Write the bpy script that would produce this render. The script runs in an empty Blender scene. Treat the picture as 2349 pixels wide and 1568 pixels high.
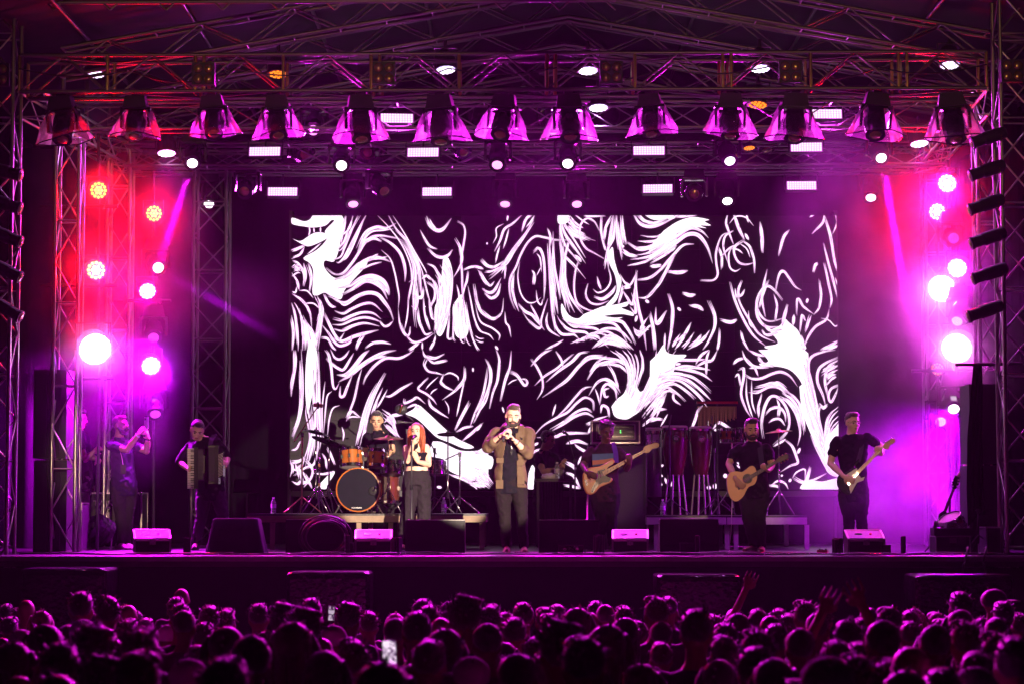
import bpy, bmesh, math, random
from mathutils import Vector, Matrix, Quaternion, noise as mnoise
R = math.radians
random.seed(7)
scene = bpy.context.scene
col = scene.collection

# ------------------------------------------------------------------ camera
CAMZ, F, CX, CY, HOR = 2.45, 5335.0, 1174.0, 784.0, 1165.0     # photo measured in a 2348 px wide frame
TH = math.atan((HOR - CY) / F)
cam_d = bpy.data.cameras.new('camera'); cam = bpy.data.objects.new('camera', cam_d); col.objects.link(cam)
cam.location = (0, 0, CAMZ); cam.rotation_euler = (math.pi/2 + TH, 0, 0)
cam_d.sensor_width = 36.0; cam_d.lens = F / 2348.0 * 36.0
cam_d.clip_start = 0.1; cam_d.clip_end = 400
cam_d.dof.use_dof = True; cam_d.dof.focus_distance = 28.5; cam_d.dof.aperture_fstop = 3.2
scene.camera = cam

# ------------------------------------------------------------------ world: night
w = bpy.data.worlds.new('World'); scene.world = w; w.use_nodes = True
nt = w.node_tree; nt.nodes.clear()
sky = nt.nodes.new('ShaderNodeTexSky'); sky.sky_type = 'NISHITA'; sky.sun_disc = False
sky.sun_elevation = R(-6); sky.sun_rotation = R(160)
bg = nt.nodes.new('ShaderNodeBackground'); bg.inputs['Strength'].default_value = 0.02
ow = nt.nodes.new('ShaderNodeOutputWorld')
nt.links.new(sky.outputs[0], bg.inputs[0]); nt.links.new(bg.outputs[0], ow.inputs[0])

vs = scene.view_settings
vs.view_transform = 'Standard'; vs.look = 'None'; vs.gamma = 1; vs.use_curve_mapping = False; vs.exposure = 0.0
scene.render.engine = 'CYCLES'
cy = scene.cycles
cy.use_denoising = True
try: cy.denoiser = 'OPENIMAGEDENOISE'; cy.denoising_input_passes = 'RGB_ALBEDO_NORMAL'
except Exception: pass
cy.max_bounces = 6; cy.diffuse_bounces = 2; cy.glossy_bounces = 3; cy.transmission_bounces = 4
cy.transparent_max_bounces = 10; cy.volume_bounces = 0
cy.sample_clamp_indirect = 3.0; cy.sample_clamp_direct = 0.0
cy.caustics_reflective = False; cy.caustics_refractive = False
cy.use_adaptive_sampling = True; cy.adaptive_threshold = 0.015
cy.use_light_tree = True
cy.volume_step_rate = 4.0; cy.volume_max_steps = 48

def at(px, py, Y):
    """a pixel of the photo (2348 wide) carried out to depth Y"""
    dx, dy = (px - CX) / F, (CY - py) / F
    d = Vector((dx, math.cos(TH) - dy*math.sin(TH), math.sin(TH) + dy*math.cos(TH)))
    return Vector((0, 0, CAMZ)) + d * (Y / d.y)
def ppm(Y): return F / Y

# ------------------------------------------------------------------ lamps (the rig's own, and the front-of-house lamps behind the crowd)
def lamp(name, loc, aim, power, color, angle=60, blend=0.5, radius=0.05, typ='SPOT'):
    L = bpy.data.lights.new(name, typ); L.energy = power; L.color = color; L.shadow_soft_size = radius
    if typ == 'SPOT': L.spot_size = R(angle); L.spot_blend = blend
    o = bpy.data.objects.new(name, L); col.objects.link(o); o.location = loc
    d = Vector(aim) - Vector(loc)
    o.rotation_euler = d.to_track_quat('-Z', 'Y').to_euler()
    return o
MAG = (0.92, 0.004, 1.0); RED = (1.0, 0.0, 0.008); VIO = (0.45, 0.05, 1.0); WARM = (1.0, 0.74, 0.46)
lamp('follow_spot_lamp', (8.6, 2.0, 4.7), (-0.42, 27.6, 3.10), 125000, (1.0, .80, .62), 4.1, .12, .06)
for i_, (px_, py_, Y_, pw_, an_) in enumerate(((1400, 1070, 29.3, 20000, 2.8), (1725, 1080, 27.8, 17000, 3.2), (1960, 1050, 28.9, 15000, 3.0), (830, 1090, 30.6, 9000, 4.4), (470, 1050, 29.8, 17000, 1.9), (266, 1100, 30.6, 21000, 3.0), (1620, 1040, 31.2, 2500, 3.6))):
    lamp('front_key_lamp', (4.0 - 1.4*i_, 1.0, 6.4), at(px_, py_, Y_), pw_*.55, (1.0, .62, .40), an_, .6, .15)
for x_ in (-3.0, 3.6): lamp('front_truss_lamp', (x_*.5, 2.0, 6.0), (x_, 27.0, 7.6), 2300, (1.0, .60, .18), 15, .8, .05)

# ------------------------------------------------------------------ materials
def mat(name, c, rough=.6, metal=0., noise=0.15, nscale=12., bump=0., bscale=40., sheen=0., spec=.5, trans=0., alpha=1., coat=0., c2=None):
    m = bpy.data.materials.new(name); m.use_nodes = True
    n = m.node_tree; b = n.nodes['Principled BSDF']
    tc = n.nodes.new('ShaderNodeTexCoord')
    b.inputs['Roughness'].default_value = rough; b.inputs['Metallic'].default_value = metal
    b.inputs['Specular IOR Level'].default_value = spec
    b.inputs['Transmission Weight'].default_value = trans; b.inputs['Alpha'].default_value = alpha
    b.inputs['Coat Weight'].default_value = coat
    if sheen: b.inputs['Sheen Weight'].default_value = sheen; b.inputs['Sheen Roughness'].default_value = .45; b.inputs['Sheen Tint'].default_value = (1, 1, 1, 1)
    nz = n.nodes.new('ShaderNodeTexNoise'); nz.inputs['Scale'].default_value = nscale; nz.inputs['Detail'].default_value = 4
    n.links.new(tc.outputs['Object'], nz.inputs['Vector'])
    rp = n.nodes.new('ShaderNodeMix'); rp.data_type = 'RGBA'
    lo = [v*(1-noise) for v in c]; hi = [min(1, v*(1+noise)) for v in (c2 or c)]
    rp.inputs['A'].default_value = (*lo, 1); rp.inputs['B'].default_value = (*hi, 1)
    n.links.new(nz.outputs['Fac'], rp.inputs['Factor']); n.links.new(rp.outputs['Result'], b.inputs['Base Color'])
    if bump:
        n2 = n.nodes.new('ShaderNodeTexNoise'); n2.inputs['Scale'].default_value = bscale; n2.inputs['Detail'].default_value = 3
        n.links.new(tc.outputs['Object'], n2.inputs['Vector'])
        bp = n.nodes.new('ShaderNodeBump'); bp.inputs['Strength'].default_value = bump; bp.inputs['Distance'].default_value = .02
        n.links.new(n2.outputs['Fac'], bp.inputs['Height']); n.links.new(bp.outputs['Normal'], b.inputs['Normal'])
    return m
def emis(name, c, s, sample=False):
    m = bpy.data.materials.new(name); m.use_nodes = True
    n = m.node_tree; n.nodes.clear()
    e = n.nodes.new('ShaderNodeEmission'); e.inputs[0].default_value = (*c, 1); e.inputs[1].default_value = s
    o = n.nodes.new('ShaderNodeOutputMaterial'); n.links.new(e.outputs[0], o.inputs[0])
    if not sample: m.cycles.emission_sampling = 'NONE'
    return m
M = dict(
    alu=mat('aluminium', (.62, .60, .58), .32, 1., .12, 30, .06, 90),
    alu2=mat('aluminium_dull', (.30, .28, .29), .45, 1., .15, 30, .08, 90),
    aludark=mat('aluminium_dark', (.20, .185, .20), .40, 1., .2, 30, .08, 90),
    black=mat('black_paint', (.022, .022, .024), .5, 0, .25, 20, .1, 120),
    blackm=mat('black_gloss', (.012, .012, .014), .18, 0, .2, 8),
    cloth=mat('black_cloth', (.0025, .002, .003), 1., 0, .3, 6, .35, 9, spec=.0), veil=mat('grey_drape', (.05, .04, .055), .95, 0, .3, 6, .35, 9, spec=.1), brass_glint=mat('gold_glint_metal', (.62, .43, .17), .30, 1., .15, 30, .06, 90),  # upright tubes: warm reflection of the front lamps put into the colour
    grille=mat('speaker_grille', (.03, .03, .033), .65, 0, .3, 220, .5, 260),
    ply=mat('speaker_paint', (.024, .023, .027), .55, 0, .3, 60, .3, 160),
    deck=mat('stage_deck', (.035, .033, .035), .33, 0, .5, 5, .25, 30),
    wood=mat('raw_timber', (.22, .15, .10), .7, 0, .3, 9, .2, 40),
    greypaint=mat('grey_paint', (.45, .43, .42), .6, 0, .25, 14, .15, 50),
    casetop=mat('case_laminate', (.30, .22, .36), .4, 0, .12, 20, .05, 60),
    asphalt=mat('asphalt', (.045, .045, .048), .9, 0, .3, 40, .4, 80),
    chrome=mat('chrome', (.75, .74, .72), .12, 1., .05, 10),
    orange=mat('amber_lacquer', (.20, .045, .006), .25, 0, .35, 7, 0, 1, coat=.6, c2=(.34, .10, .014)),
    rust=mat('dark_red_lacquer', (.10, .02, .015), .2, 0, .4, 4, coat=.7),
    head=mat('drum_skin', (.55, .50, .48), .6, 0, .1, 10),
    headk=mat('black_drum_skin', (.007, .007, .012), .5, 0, .2, 10, spec=.04),
    bronze=mat('cymbal_bronze', (.55, .36, .16), .3, 1., .2, 25, .05, 120),
    white=mat('white_plastic', (.75, .73, .72), .4, 0, .06, 10),
    ivory=mat('ivory_key', (.78, .74, .66), .35, 0, .05, 10),
    red=mat('red_plastic', (.55, .02, .02), .35, 0, .1, 10),
    maple=mat('maple_neck', (.62, .36, .13), .35, 0, .2, 20, coat=.4),
    natural=mat('natural_ash', (.66, .27, .055), .3, 0, .25, 8, coat=.5),
    spruce=mat('spruce_top', (.62, .22, .04), .35, 0, .18, 8, coat=.4),
    rose=mat('rosewood', (.06, .025, .015), .5, 0, .3, 30),
    skirt=mat('stage_skirt', (.014, .010, .018), .85, 0, .35, 3, .3, 6, .15),
    plast=mat('wrapping_film', (.012, .010, .014), .16, 0, .3, 6, .7, 14),
    water=mat('clear_bottle', (.9, .9, .95), .08, 0, 0, 5, trans=.75),
    label=mat('bottle_label', (.6, .55, .7), .5, 0, .1, 5),
    cable=mat('cable_rubber', (.03, .028, .032), .35, 0, .2, 9),
    roof=mat('roof_sheet', (.035, .022, .05), .75, 0, .3, 2, .3, 5),
)

# ------------------------------------------------------------------ objects
def tag(o, label=None, cat=None, group=None, kind=None):
    if label: o['label'] = label
    if cat: o['category'] = cat
    if group: o['group'] = group
    if kind: o['kind'] = kind
    return o
def thing(name, label, cat, loc=(0, 0, 0), rz=0., group=None):
    o = bpy.data.objects.new(name, None); col.objects.link(o); o.location = loc; o.rotation_euler = (0, 0, rz)
    o.empty_display_size = .1
    return tag(o, label, cat, group)
def link(name, me, m=None, parent=None):
    o = bpy.data.objects.new(name, me); col.objects.link(o)
    if m is not None and not me.materials: me.materials.append(m)
    if parent is not None: o.parent = parent
    return o
KIDS = {}
def copy_tree(o, parent=None):
    c = o.copy(); col.objects.link(c); c.parent = parent
    if parent is not None: c.matrix_parent_inverse = o.matrix_parent_inverse.copy()
    for ch in list(o.children): copy_tree(ch, c)
    return c
def relabel(o, label, group=None):
    o['label'] = label
    if group: o['group'] = group
    return o

class MB:
    def __init__(s): s.v = []; s.f = []; s.mi = []; s.k = 0
    def add(s, vs, fs):
        b = len(s.v); s.v += [tuple(p) for p in vs]
        for f in fs: s.f.append(tuple(i + b for i in f)); s.mi.append(s.k)
    def box(s, c, d, rot=None, taper=1.):
        x, y, z = d[0]/2, d[1]/2, d[2]/2
        P = [Vector((sx*x*(taper if sz > 0 else 1), sy*y*(taper if sz > 0 else 1), sz*z)) for sz in (-1, 1) for sy in (-1, 1) for sx in (-1, 1)]
        if rot is not None: P = [rot @ p for p in P]
        s.add([p + Vector(c) for p in P], [(0,2,3,1),(4,5,7,6),(0,1,5,4),(2,6,7,3),(0,4,6,2),(1,3,7,5)]); return s
    def tube(s, pts, r, n=8, caps=True):
        pts = [Vector(p) for p in pts]; rs = r if isinstance(r, (list, tuple)) else [r]*len(pts)
        rings = []; up = None
        for i, p in enumerate(pts):
            t = (pts[min(i+1, len(pts)-1)] - pts[max(i-1, 0)])
            t = t.normalized() if t.length > 1e-9 else Vector((0, 0, 1))
            if up is None: up = t.orthogonal().normalized()
            up = (up - t*up.dot(t)); up = up.normalized() if up.length > 1e-6 else t.orthogonal().normalized()
            q = t.cross(up)
            rings.append([p + (up*math.cos(2*math.pi*k/n) + q*math.sin(2*math.pi*k/n))*rs[i] for k in range(n)])
        fs = [(i*n+k, i*n+(k+1) % n, (i+1)*n+(k+1) % n, (i+1)*n+k) for i in range(len(pts)-1) for k in range(n)]
        if caps: fs += [tuple(reversed(range(n))), tuple((len(pts)-1)*n + k for k in range(n))]
        s.add([p for g in rings for p in g], fs); return s
    def lathe(s, prof, c=(0, 0, 0), rot=None, n=20, sx=1., sy=1., caps=True):
        """prof: (r, z) pairs turned round z, then rotated and moved"""
        P = []
        for r_, z in prof:
            for k in range(n):
                a = 2*math.pi*k/n; P.append(Vector((r_*math.cos(a)*sx, r_*math.sin(a)*sy, z)))
        if rot is not None: P = [rot @ p for p in P]
        m_ = len(prof)
        fs = [(i*n+k, i*n+(k+1) % n, (i+1)*n+(k+1) % n, (i+1)*n+k) for i in range(m_-1) for k in range(n)]
        if caps: fs += [tuple(reversed(range(n))), tuple((m_-1)*n + k for k in range(n))]
        s.add([p + Vector(c) for p in P], fs); return s
    def ell(s, c, r, rot=None, nu=14, nv=9, nz=0., nf=9., seed=0):
        P, fs = [], []
        for j in range(nv+1):
            a = math.pi*j/nv
            for i in range(nu):
                b = 2*math.pi*i/nu
                d = Vector((math.sin(a)*math.cos(b), math.sin(a)*math.sin(b), math.cos(a)))
                k = 1 + nz*mnoise.noise(d*nf*.3 + Vector((seed, seed*1.7, 0))) if nz else 1
                p = Vector((d.x*r[0]*k, d.y*r[1]*k, d.z*r[2]*k))
                P.append((rot @ p if rot is not None else p) + Vector(c))
        for j in range(nv):
            for i in range(nu):
                fs.append((j*nu+i, j*nu+(i+1) % nu, (j+1)*nu+(i+1) % nu, (j+1)*nu+i)[::-1])
        s.add(P, fs); return s
    def prism(s, poly, d0, d1, axis=1):
        """poly (x, z) pairs extruded along y from d0 to d1"""
        n = len(poly)
        P = [Vector((x, d0, z)) for x, z in poly] + [Vector((x, d1, z)) for x, z in poly]
        s.add(P, [tuple(range(n)), tuple(reversed(range(n, 2*n)))] + [(i, i+n, (i+1) % n + n, (i+1) % n) for i in range(n)]); return s
    def mesh(s, name, mats, smooth=False):
        me = bpy.data.meshes.new(name); me.from_pydata(s.v, [], s.f)
        for m_ in (mats if isinstance(mats, (list, tuple)) else [mats]): me.materials.append(m_)
        for p, k in zip(me.polygons, s.mi): p.material_index = k; p.use_smooth = smooth
        me.update(); bm = bmesh.new(); bm.from_mesh(me)
        bmesh.ops.remove_doubles(bm, verts=bm.verts, dist=1e-6); bmesh.ops.recalc_face_normals(bm, faces=bm.faces)
        bm.to_mesh(me); bm.free(); return me
    def build(s, name, mats, parent=None, smooth=False, world=False):
        if world and parent is not None:
            L = Vector(parent.location); s.v = [tuple(Vector(p) - L) for p in s.v]
        return link(name, s.mesh(name, mats, smooth), None, parent)
def rot_to(d, up='Z'): return Vector(d).normalized().to_track_quat(up, 'Y').to_matrix()

UNIT = {}
def rod(name, p0, p1, r, m, parent=None, world=True, n=8):
    """one straight tube sharing a unit mesh"""
    k = (m.name, n)
    if k not in UNIT:
        UNIT[k] = MB().lathe([(1, -.5), (1, .5)], n=n).mesh('tube_' + m.name, m, True)
        for p in UNIT[k].polygons: p.use_smooth = len(p.vertices) == 4
    p0, p1 = Vector(p0), Vector(p1); d = p1 - p0
    o = bpy.data.objects.new(name, UNIT[k]); col.objects.link(o)
    o.rotation_mode = 'QUATERNION'
    o.location = (p0 + p1)/2 - (Vector(parent.location) if parent is not None and world else Vector())
    o.rotation_quaternion = d.to_track_quat('Z', 'Y'); o.scale = (r, r, d.length)
    if parent is not None: o.parent = parent
    return o
def spline(pts, n=8):
    P = [Vector(p) for p in pts]; P = [2*P[0]-P[1]] + P + [2*P[-1]-P[-2]]; out = []
    for i in range(1, len(P)-2):
        a, b, c, d = P[i-1:i+3]
        for k in range(n):
            t = k/n; out.append(.5*((2*b) + (c-a)*t + (2*a-5*b+4*c-d)*t*t + (3*b-a-3*c+d)*t**3))
    out.append(P[-2]); return out
def text(s, name, size, m, parent, loc, rot=(math.pi/2, 0, 0), ext=.001, align='CENTER', sx=1.):
    c = bpy.data.curves.new(name, 'FONT'); c.body = s; c.size = size; c.extrude = ext; c.align_x = align; c.align_y = 'CENTER'
    o = bpy.data.objects.new(name, c); col.objects.link(o)
    me = bpy.data.meshes.new_from_object(o.evaluated_get(bpy.context.evaluated_depsgraph_get()))
    bpy.data.objects.remove(o)
    me.materials.clear(); t = link(name, me, m, parent); t.location = loc; t.rotation_euler = rot; t.scale = (sx, 1, 1)
    return t

# ================================================================== ground, stage, roof
SZ = 1.92                                                     # stage floor height
def sheet(name, pts, m, kind='structure'):
    b = MB(); b.add(pts, [tuple(range(len(pts)))]); o = b.build(name, m); return tag(o, kind=kind)
sheet('ground', [(-60, -20, 0), (60, -20, 0), (60, 70, 0), (-60, 70, 0)], M['asphalt'])
o = MB().box((0, 31.6, SZ-.06), (14.6, 11.2, .12)).build('stage_floor', M['deck']); tag(o, kind='structure')
b = MB(); nx = 240                                            # pleated skirt under the stage edge
P = []
for i in range(nx+1):
    x = -7.3 + 14.6*i/nx
    y = 26.02 + .018*math.sin(x*11 + math.sin(x*2.3)*2) + .012*mnoise.noise(Vector((x*3, 0, 0)))
    P += [(x, y, SZ-.125), (x, y+.01, SZ-.9), (x, y-.012, .01)]
b.add(P, [(i*3+k, i*3+3+k, i*3+4+k, i*3+1+k) for i in range(nx) for k in (0, 1)])
tag(b.build('stage_skirt', M['skirt'], smooth=True), kind='structure')
lip = MB().box((0, 26.0, SZ-.03), (14.6, .05, .05)).build('stage_edge', M['alu2']); tag(lip, kind='structure')
def drape(name, p0, p1, z0, z1, label, amp=.05, fr=9., n=120, mt='cloth'):
    b = MB(); P = []; p0 = Vector(p0); p1 = Vector(p1); d = (p1-p0); nrm = Vector((-d.y, d.x)).normalized()
    for i in range(n+1):
        t = i/n; s_ = t*d.length
        for k, z in enumerate((z0, z0*.6+z1*.4, z1)):
            q = p0 + d*t + nrm*amp*(math.sin(s_*fr + math.sin(s_*1.7)*1.5) + .4*mnoise.noise(Vector((s_*4, k*.4, 0))))*(1 - .25*k)
            P.append((q.x, q.y, z))
    b.add(P, [(i*3+k, i*3+3+k, i*3+4+k, i*3+1+k) for i in range(n) for k in (0, 1)])
    o = b.build(name, M[mt], smooth=True); return tag(o, label, 'curtain')
drape('back_drape', (-7.2, 35.2), (7.2, 35.2), SZ, 8.6, 'wide black cloth backdrop hanging behind the LED wall', n=260)
drape('side_drape', (-6.75, 29.4), (-6.9, 35.0), SZ, 7.6, 'dark side curtain behind the tall speaker stack on the stage wing', n=90)
drape('side_drape', (6.55, 29.6), (6.7, 35.0), SZ, 7.6, 'dark side curtain at the smoky end of the stage behind the electric guitarist', n=90)

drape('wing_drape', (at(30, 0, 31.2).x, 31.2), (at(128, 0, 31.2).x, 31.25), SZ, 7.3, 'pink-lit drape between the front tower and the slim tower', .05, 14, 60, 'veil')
# roof sheet: two pitched planes
RX = 0.72
def roofz(x): return 9.35 - .178*abs(x - RX)
b = MB()
b.add([(-8, 25.2, roofz(-8)), (RX, 25.2, roofz(RX)), (RX, 36, roofz(RX)), (-8, 36, roofz(-8)), (8.6, 25.2, roofz(8.6)), (8.6, 36, roofz(8.6))], [(0, 3, 2, 1), (1, 2, 5, 4)])
tag(b.build('stage_roof', M['roof']), kind='structure')

# ------------------------------------------------------------------ trusses
def truss(name, label, a, bb, w, h, bay, rc=.024, rb=.012, posts=True, m='alu', group=None, up=(0, 0, 1), dbl=None, cat='truss', first=1):
    """box truss from a to bb (centre line of its cross-section), w along side, h along up"""
    a, bb = Vector(a), Vector(bb); d = (bb-a).normalized(); L = (bb-a).length
    u = Vector(up); u = (u - d*u.dot(d)).normalized(); s_ = d.cross(u)
    t = thing(name, label, cat, (a+bb)/2, 0, group)
    C4 = [(-1, -1), (1, -1), (1, 1), (-1, 1)]
    def pt(k, x): i, j = C4[k]; return a + d*x + s_*(i*w/2) + u*(j*h/2)
    for k in range(4): rod('chord', pt(k, 0), pt(k, L), rc, M[m], t)
    n = max(1, round(L/bay)); st = L/n
    for f in range(4):
        k0, k1 = f, (f+1) % 4
        side = f in (1, 3)                                    # faces that stand upright
        for i in range(n+1):
            if posts and side:
                rod('upright', pt(k0, i*st), pt(k1, i*st), rb*1.6, M['brass_glint'], t)
                if dbl and i % 2 == 0 and 0 < i < n: rod('upright', pt(k0, i*st+.10), pt(k1, i*st+.10), rb*1.6, M['brass_glint'], t)
            elif not posts and not side and i % 2 == 0: rod('upright', pt(k0, i*st), pt(k1, i*st), rb, M[m], t)
        for i in range(n):
            lo, hi = (pt(k0, i*st), pt(k1, i*st)), (pt(k0, (i+1)*st), pt(k1, (i+1)*st))
            if side and posts:
                mid = (pt(k1, (i+.5)*st) if f == 1 else pt(k0, (i+.5)*st))
                if f == 1: rod('diagonal_brace', lo[0], mid, rb, M[m], t); rod('diagonal_brace', mid, hi[0], rb, M[m], t)
                else: rod('diagonal_brace', lo[1], mid, rb, M[m], t); rod('diagonal_brace', mid, hi[1], rb, M[m], t)
            else:
                z = (i+f) % 2
                rod('diagonal_brace', lo[z], hi[1-z], rb, M[m], t)
    return t
# front truss (the picture shows it sagging a little to the left)
Y0 = 27.0
za = (at(0, 127, Y0).z + at(0, 212, Y0).z)/2; zb = (at(0, 119, Y0).z + at(0, 201, Y0).z)/2
xa, xb = at(45, 170, Y0).x, at(2262, 170, Y0).x
truss('front_truss', 'aluminium box truss across the front of the stage, nearest the crowd, with gold-glinting uprights', (xa, Y0+.24, za), (xb, Y0+.24, zb), .48, .43, 1.0, .024, .013, dbl=True, m='aludark')
for px0, px1, Y, y0, y1, lab in ((120, 2200, 29.3, 240, 300, 'second lighting truss behind the front truss, carrying amber and white fixtures'),
                                 (290, 2160, 31.3, 333, 384, 'third lighting truss carrying the upper row of lit LED bars'),
                                 (300, 2150, 33.2, 350, 400, 'rearmost lighting truss, just above the top edge of the LED wall')):
    h = (y1-y0)/ppm(Y)
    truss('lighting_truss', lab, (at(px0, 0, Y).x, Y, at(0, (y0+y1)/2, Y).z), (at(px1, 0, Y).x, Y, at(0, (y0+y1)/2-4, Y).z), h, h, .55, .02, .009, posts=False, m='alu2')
# towers
def tower(x0, x1, Y, ytop, label, z0=SZ, bay=.5, rc=.024, m='alu'):
    wd = (x1-x0)/ppm(Y); x = at((x0+x1)/2, 0, Y).x
    zt = at(0, ytop, Y).z
    return truss('truss_tower', label, (x, Y+wd/2, z0), (x, Y+wd/2, zt), wd, wd, bay, rc, .011, posts=False, m=m, up=(0, 1, 0), cat='tower')
tower(-52, 34, 27.0, -20, 'front truss tower at the phone-lamp end, cut by the frame, holding black spotlights', 0.0)
tower(2291, 2374, 27.0, -20, 'tall front truss tower beside the hanging black curtain, holding black spotlights', 0.0)
tower(133, 187, 28.4, 318, 'slim truss tower rising beside the speaker stack, lit red and pink')
tower(252, 303, 31.3, 345, 'truss tower behind the man filming with a phone')
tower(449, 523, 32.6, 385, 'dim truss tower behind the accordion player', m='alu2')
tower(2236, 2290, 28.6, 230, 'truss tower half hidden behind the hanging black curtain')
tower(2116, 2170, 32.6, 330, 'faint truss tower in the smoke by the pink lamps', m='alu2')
# side trusses running front to back
truss('side_truss', 'side truss running back from the front truss above the red lamps', (at(70, 240, 27.6).x, 27.6, at(0, 240, 27.6).z), (at(300, 378, 32.4).x, 32.4, at(0, 372, 32.4).z), .3, .3, .5, .02, .009, posts=False, m='alu')
truss('side_truss', 'side truss running back from the front truss above the smoke and pink lamps', (at(2235, 240, 27.6).x, 27.6, at(0, 235, 27.6).z), (at(2120, 372, 32.4).x, 32.4, at(0, 372, 32.4).z), .3, .3, .5, .02, .009, posts=False, m='alu')
# roof trusses: gables
for Y, dz, lab in ((28.1, 0, 'nearest pitched roof truss spanning the stage'), (29.7, -.02, 'second pitched roof truss spanning the stage'), (31.4, -.04, 'third pitched roof truss spanning the stage'), (33.1, -.06, 'fourth pitched roof truss deep under the roof')):
    t = thing('roof_truss', lab, 'truss', (RX, Y, 8.6))
    for sgn in (-1, 1):
        xe = RX + sgn*6.2
        for yy in (-.14, .14):
            for off in (-.22, -.57): rod('chord', (RX, Y+yy, roofz(RX)+off+dz), (xe, Y+yy, roofz(xe)+off+dz), .024, M['aludark'], t)
        n = 11
        for i in range(n):
            x0, x1 = RX + sgn*6.2*i/n, RX + sgn*6.2*(i+1)/n
            for yy in (-.14, .14):
                a_, b_ = (x0, Y+yy, roofz(x0)-.57+dz), (x1, Y+yy, roofz(x1)-.22+dz)
                c_, d_ = (x0, Y+yy, roofz(x0)-.22+dz), (x1, Y+yy, roofz(x1)-.57+dz)
                rod('diagonal_brace', *((a_, b_) if i % 2 else (c_, d_)), .012, M['aludark'], t)
            for off in (-.22, -.57): rod('cross_brace', (x1, Y-.14, roofz(x1)+off+dz), (x1, Y+.14, roofz(x1)+off+dz), .011, M['aludark'], t)
        rod('hanger', (xe, Y, roofz(xe)-.3), (xe, Y, 7.35), .03, M['aludark'], t)
for i, x in enumerate((-5.2, -3.9, -2.5, -1.1, 2.4, 3.8, 5.1, 6.3)):
    pb = thing('roof_purlin', '', 'beam', (x, 30, roofz(x)-.12), 0, 'purlins under the roof sheet')
    pb['label'] = ['first', 'second', 'third', 'fourth', 'fifth', 'sixth', 'seventh', 'eighth'][i] + ' thin roof purlin from the left under the dark roof sheet'
    rod('tube', (x, 25.6, roofz(x)-.12), (x, 35.5, roofz(x)-.12), .025, M['aludark'], pb)
ft = thing('fascia_truss', 'horizontal fascia tube truss at the very top edge above the roof gables', 'truss', (-2.4, 26.6, 8.2))
for dz in (0, .3): rod('chord', (-6.6, 26.6, at(0, 8, 26.6).z+dz), (1.2, 26.6, at(0, 1, 26.6).z+dz), .026, M['alu2'], ft)
for i in range(24): rod('diagonal_brace', (-6.6+i*.325, 26.6, 8.2+(i % 2)*.3), (-6.6+(i+1)*.325, 26.6, 8.2+((i+1) % 2)*.3), .011, M['alu2'], ft)

# ------------------------------------------------------------------ LED wall
YS = 34.0
SA, SB = at(668, 495, YS), at(1923, 1121, YS)
scr = thing('led_screen', 'huge LED video wall showing white and pink brush strokes on black', 'screen', ((SA.x+SB.x)/2, YS, SB.z))
cab = mat('led_cabinet', (.016, .014, .017), .7, 0, .2, 30, spec=.2)
pw, ph = (SB.x-SA.x)/16, (SA.z-SB.z)/8
pm = MB().box((0, .06, 0), (pw-.003, .12, ph-.003)).mesh('led_panel', cab)
for i in range(16):
    for j in range(8):
        o = link('led_panel', pm, None, scr); o.location = Vector((SA.x+(i+.5)*pw, YS+.004, SB.z+(j+.5)*ph)) - Vector(scr.location)
b = MB()
for x in (SA.x-.02, SB.x+.02): b.box((x, YS+.3, (SB.z+SZ)/2+2), (.05, .3, SA.z-SZ+.2))
b.box(((SA.x+SB.x)/2, YS+.35, SB.z-.06), (SB.x-SA.x, .3, .08)); b.build('support_frame', M['black'], scr, world=True)
STK = {}
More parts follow.
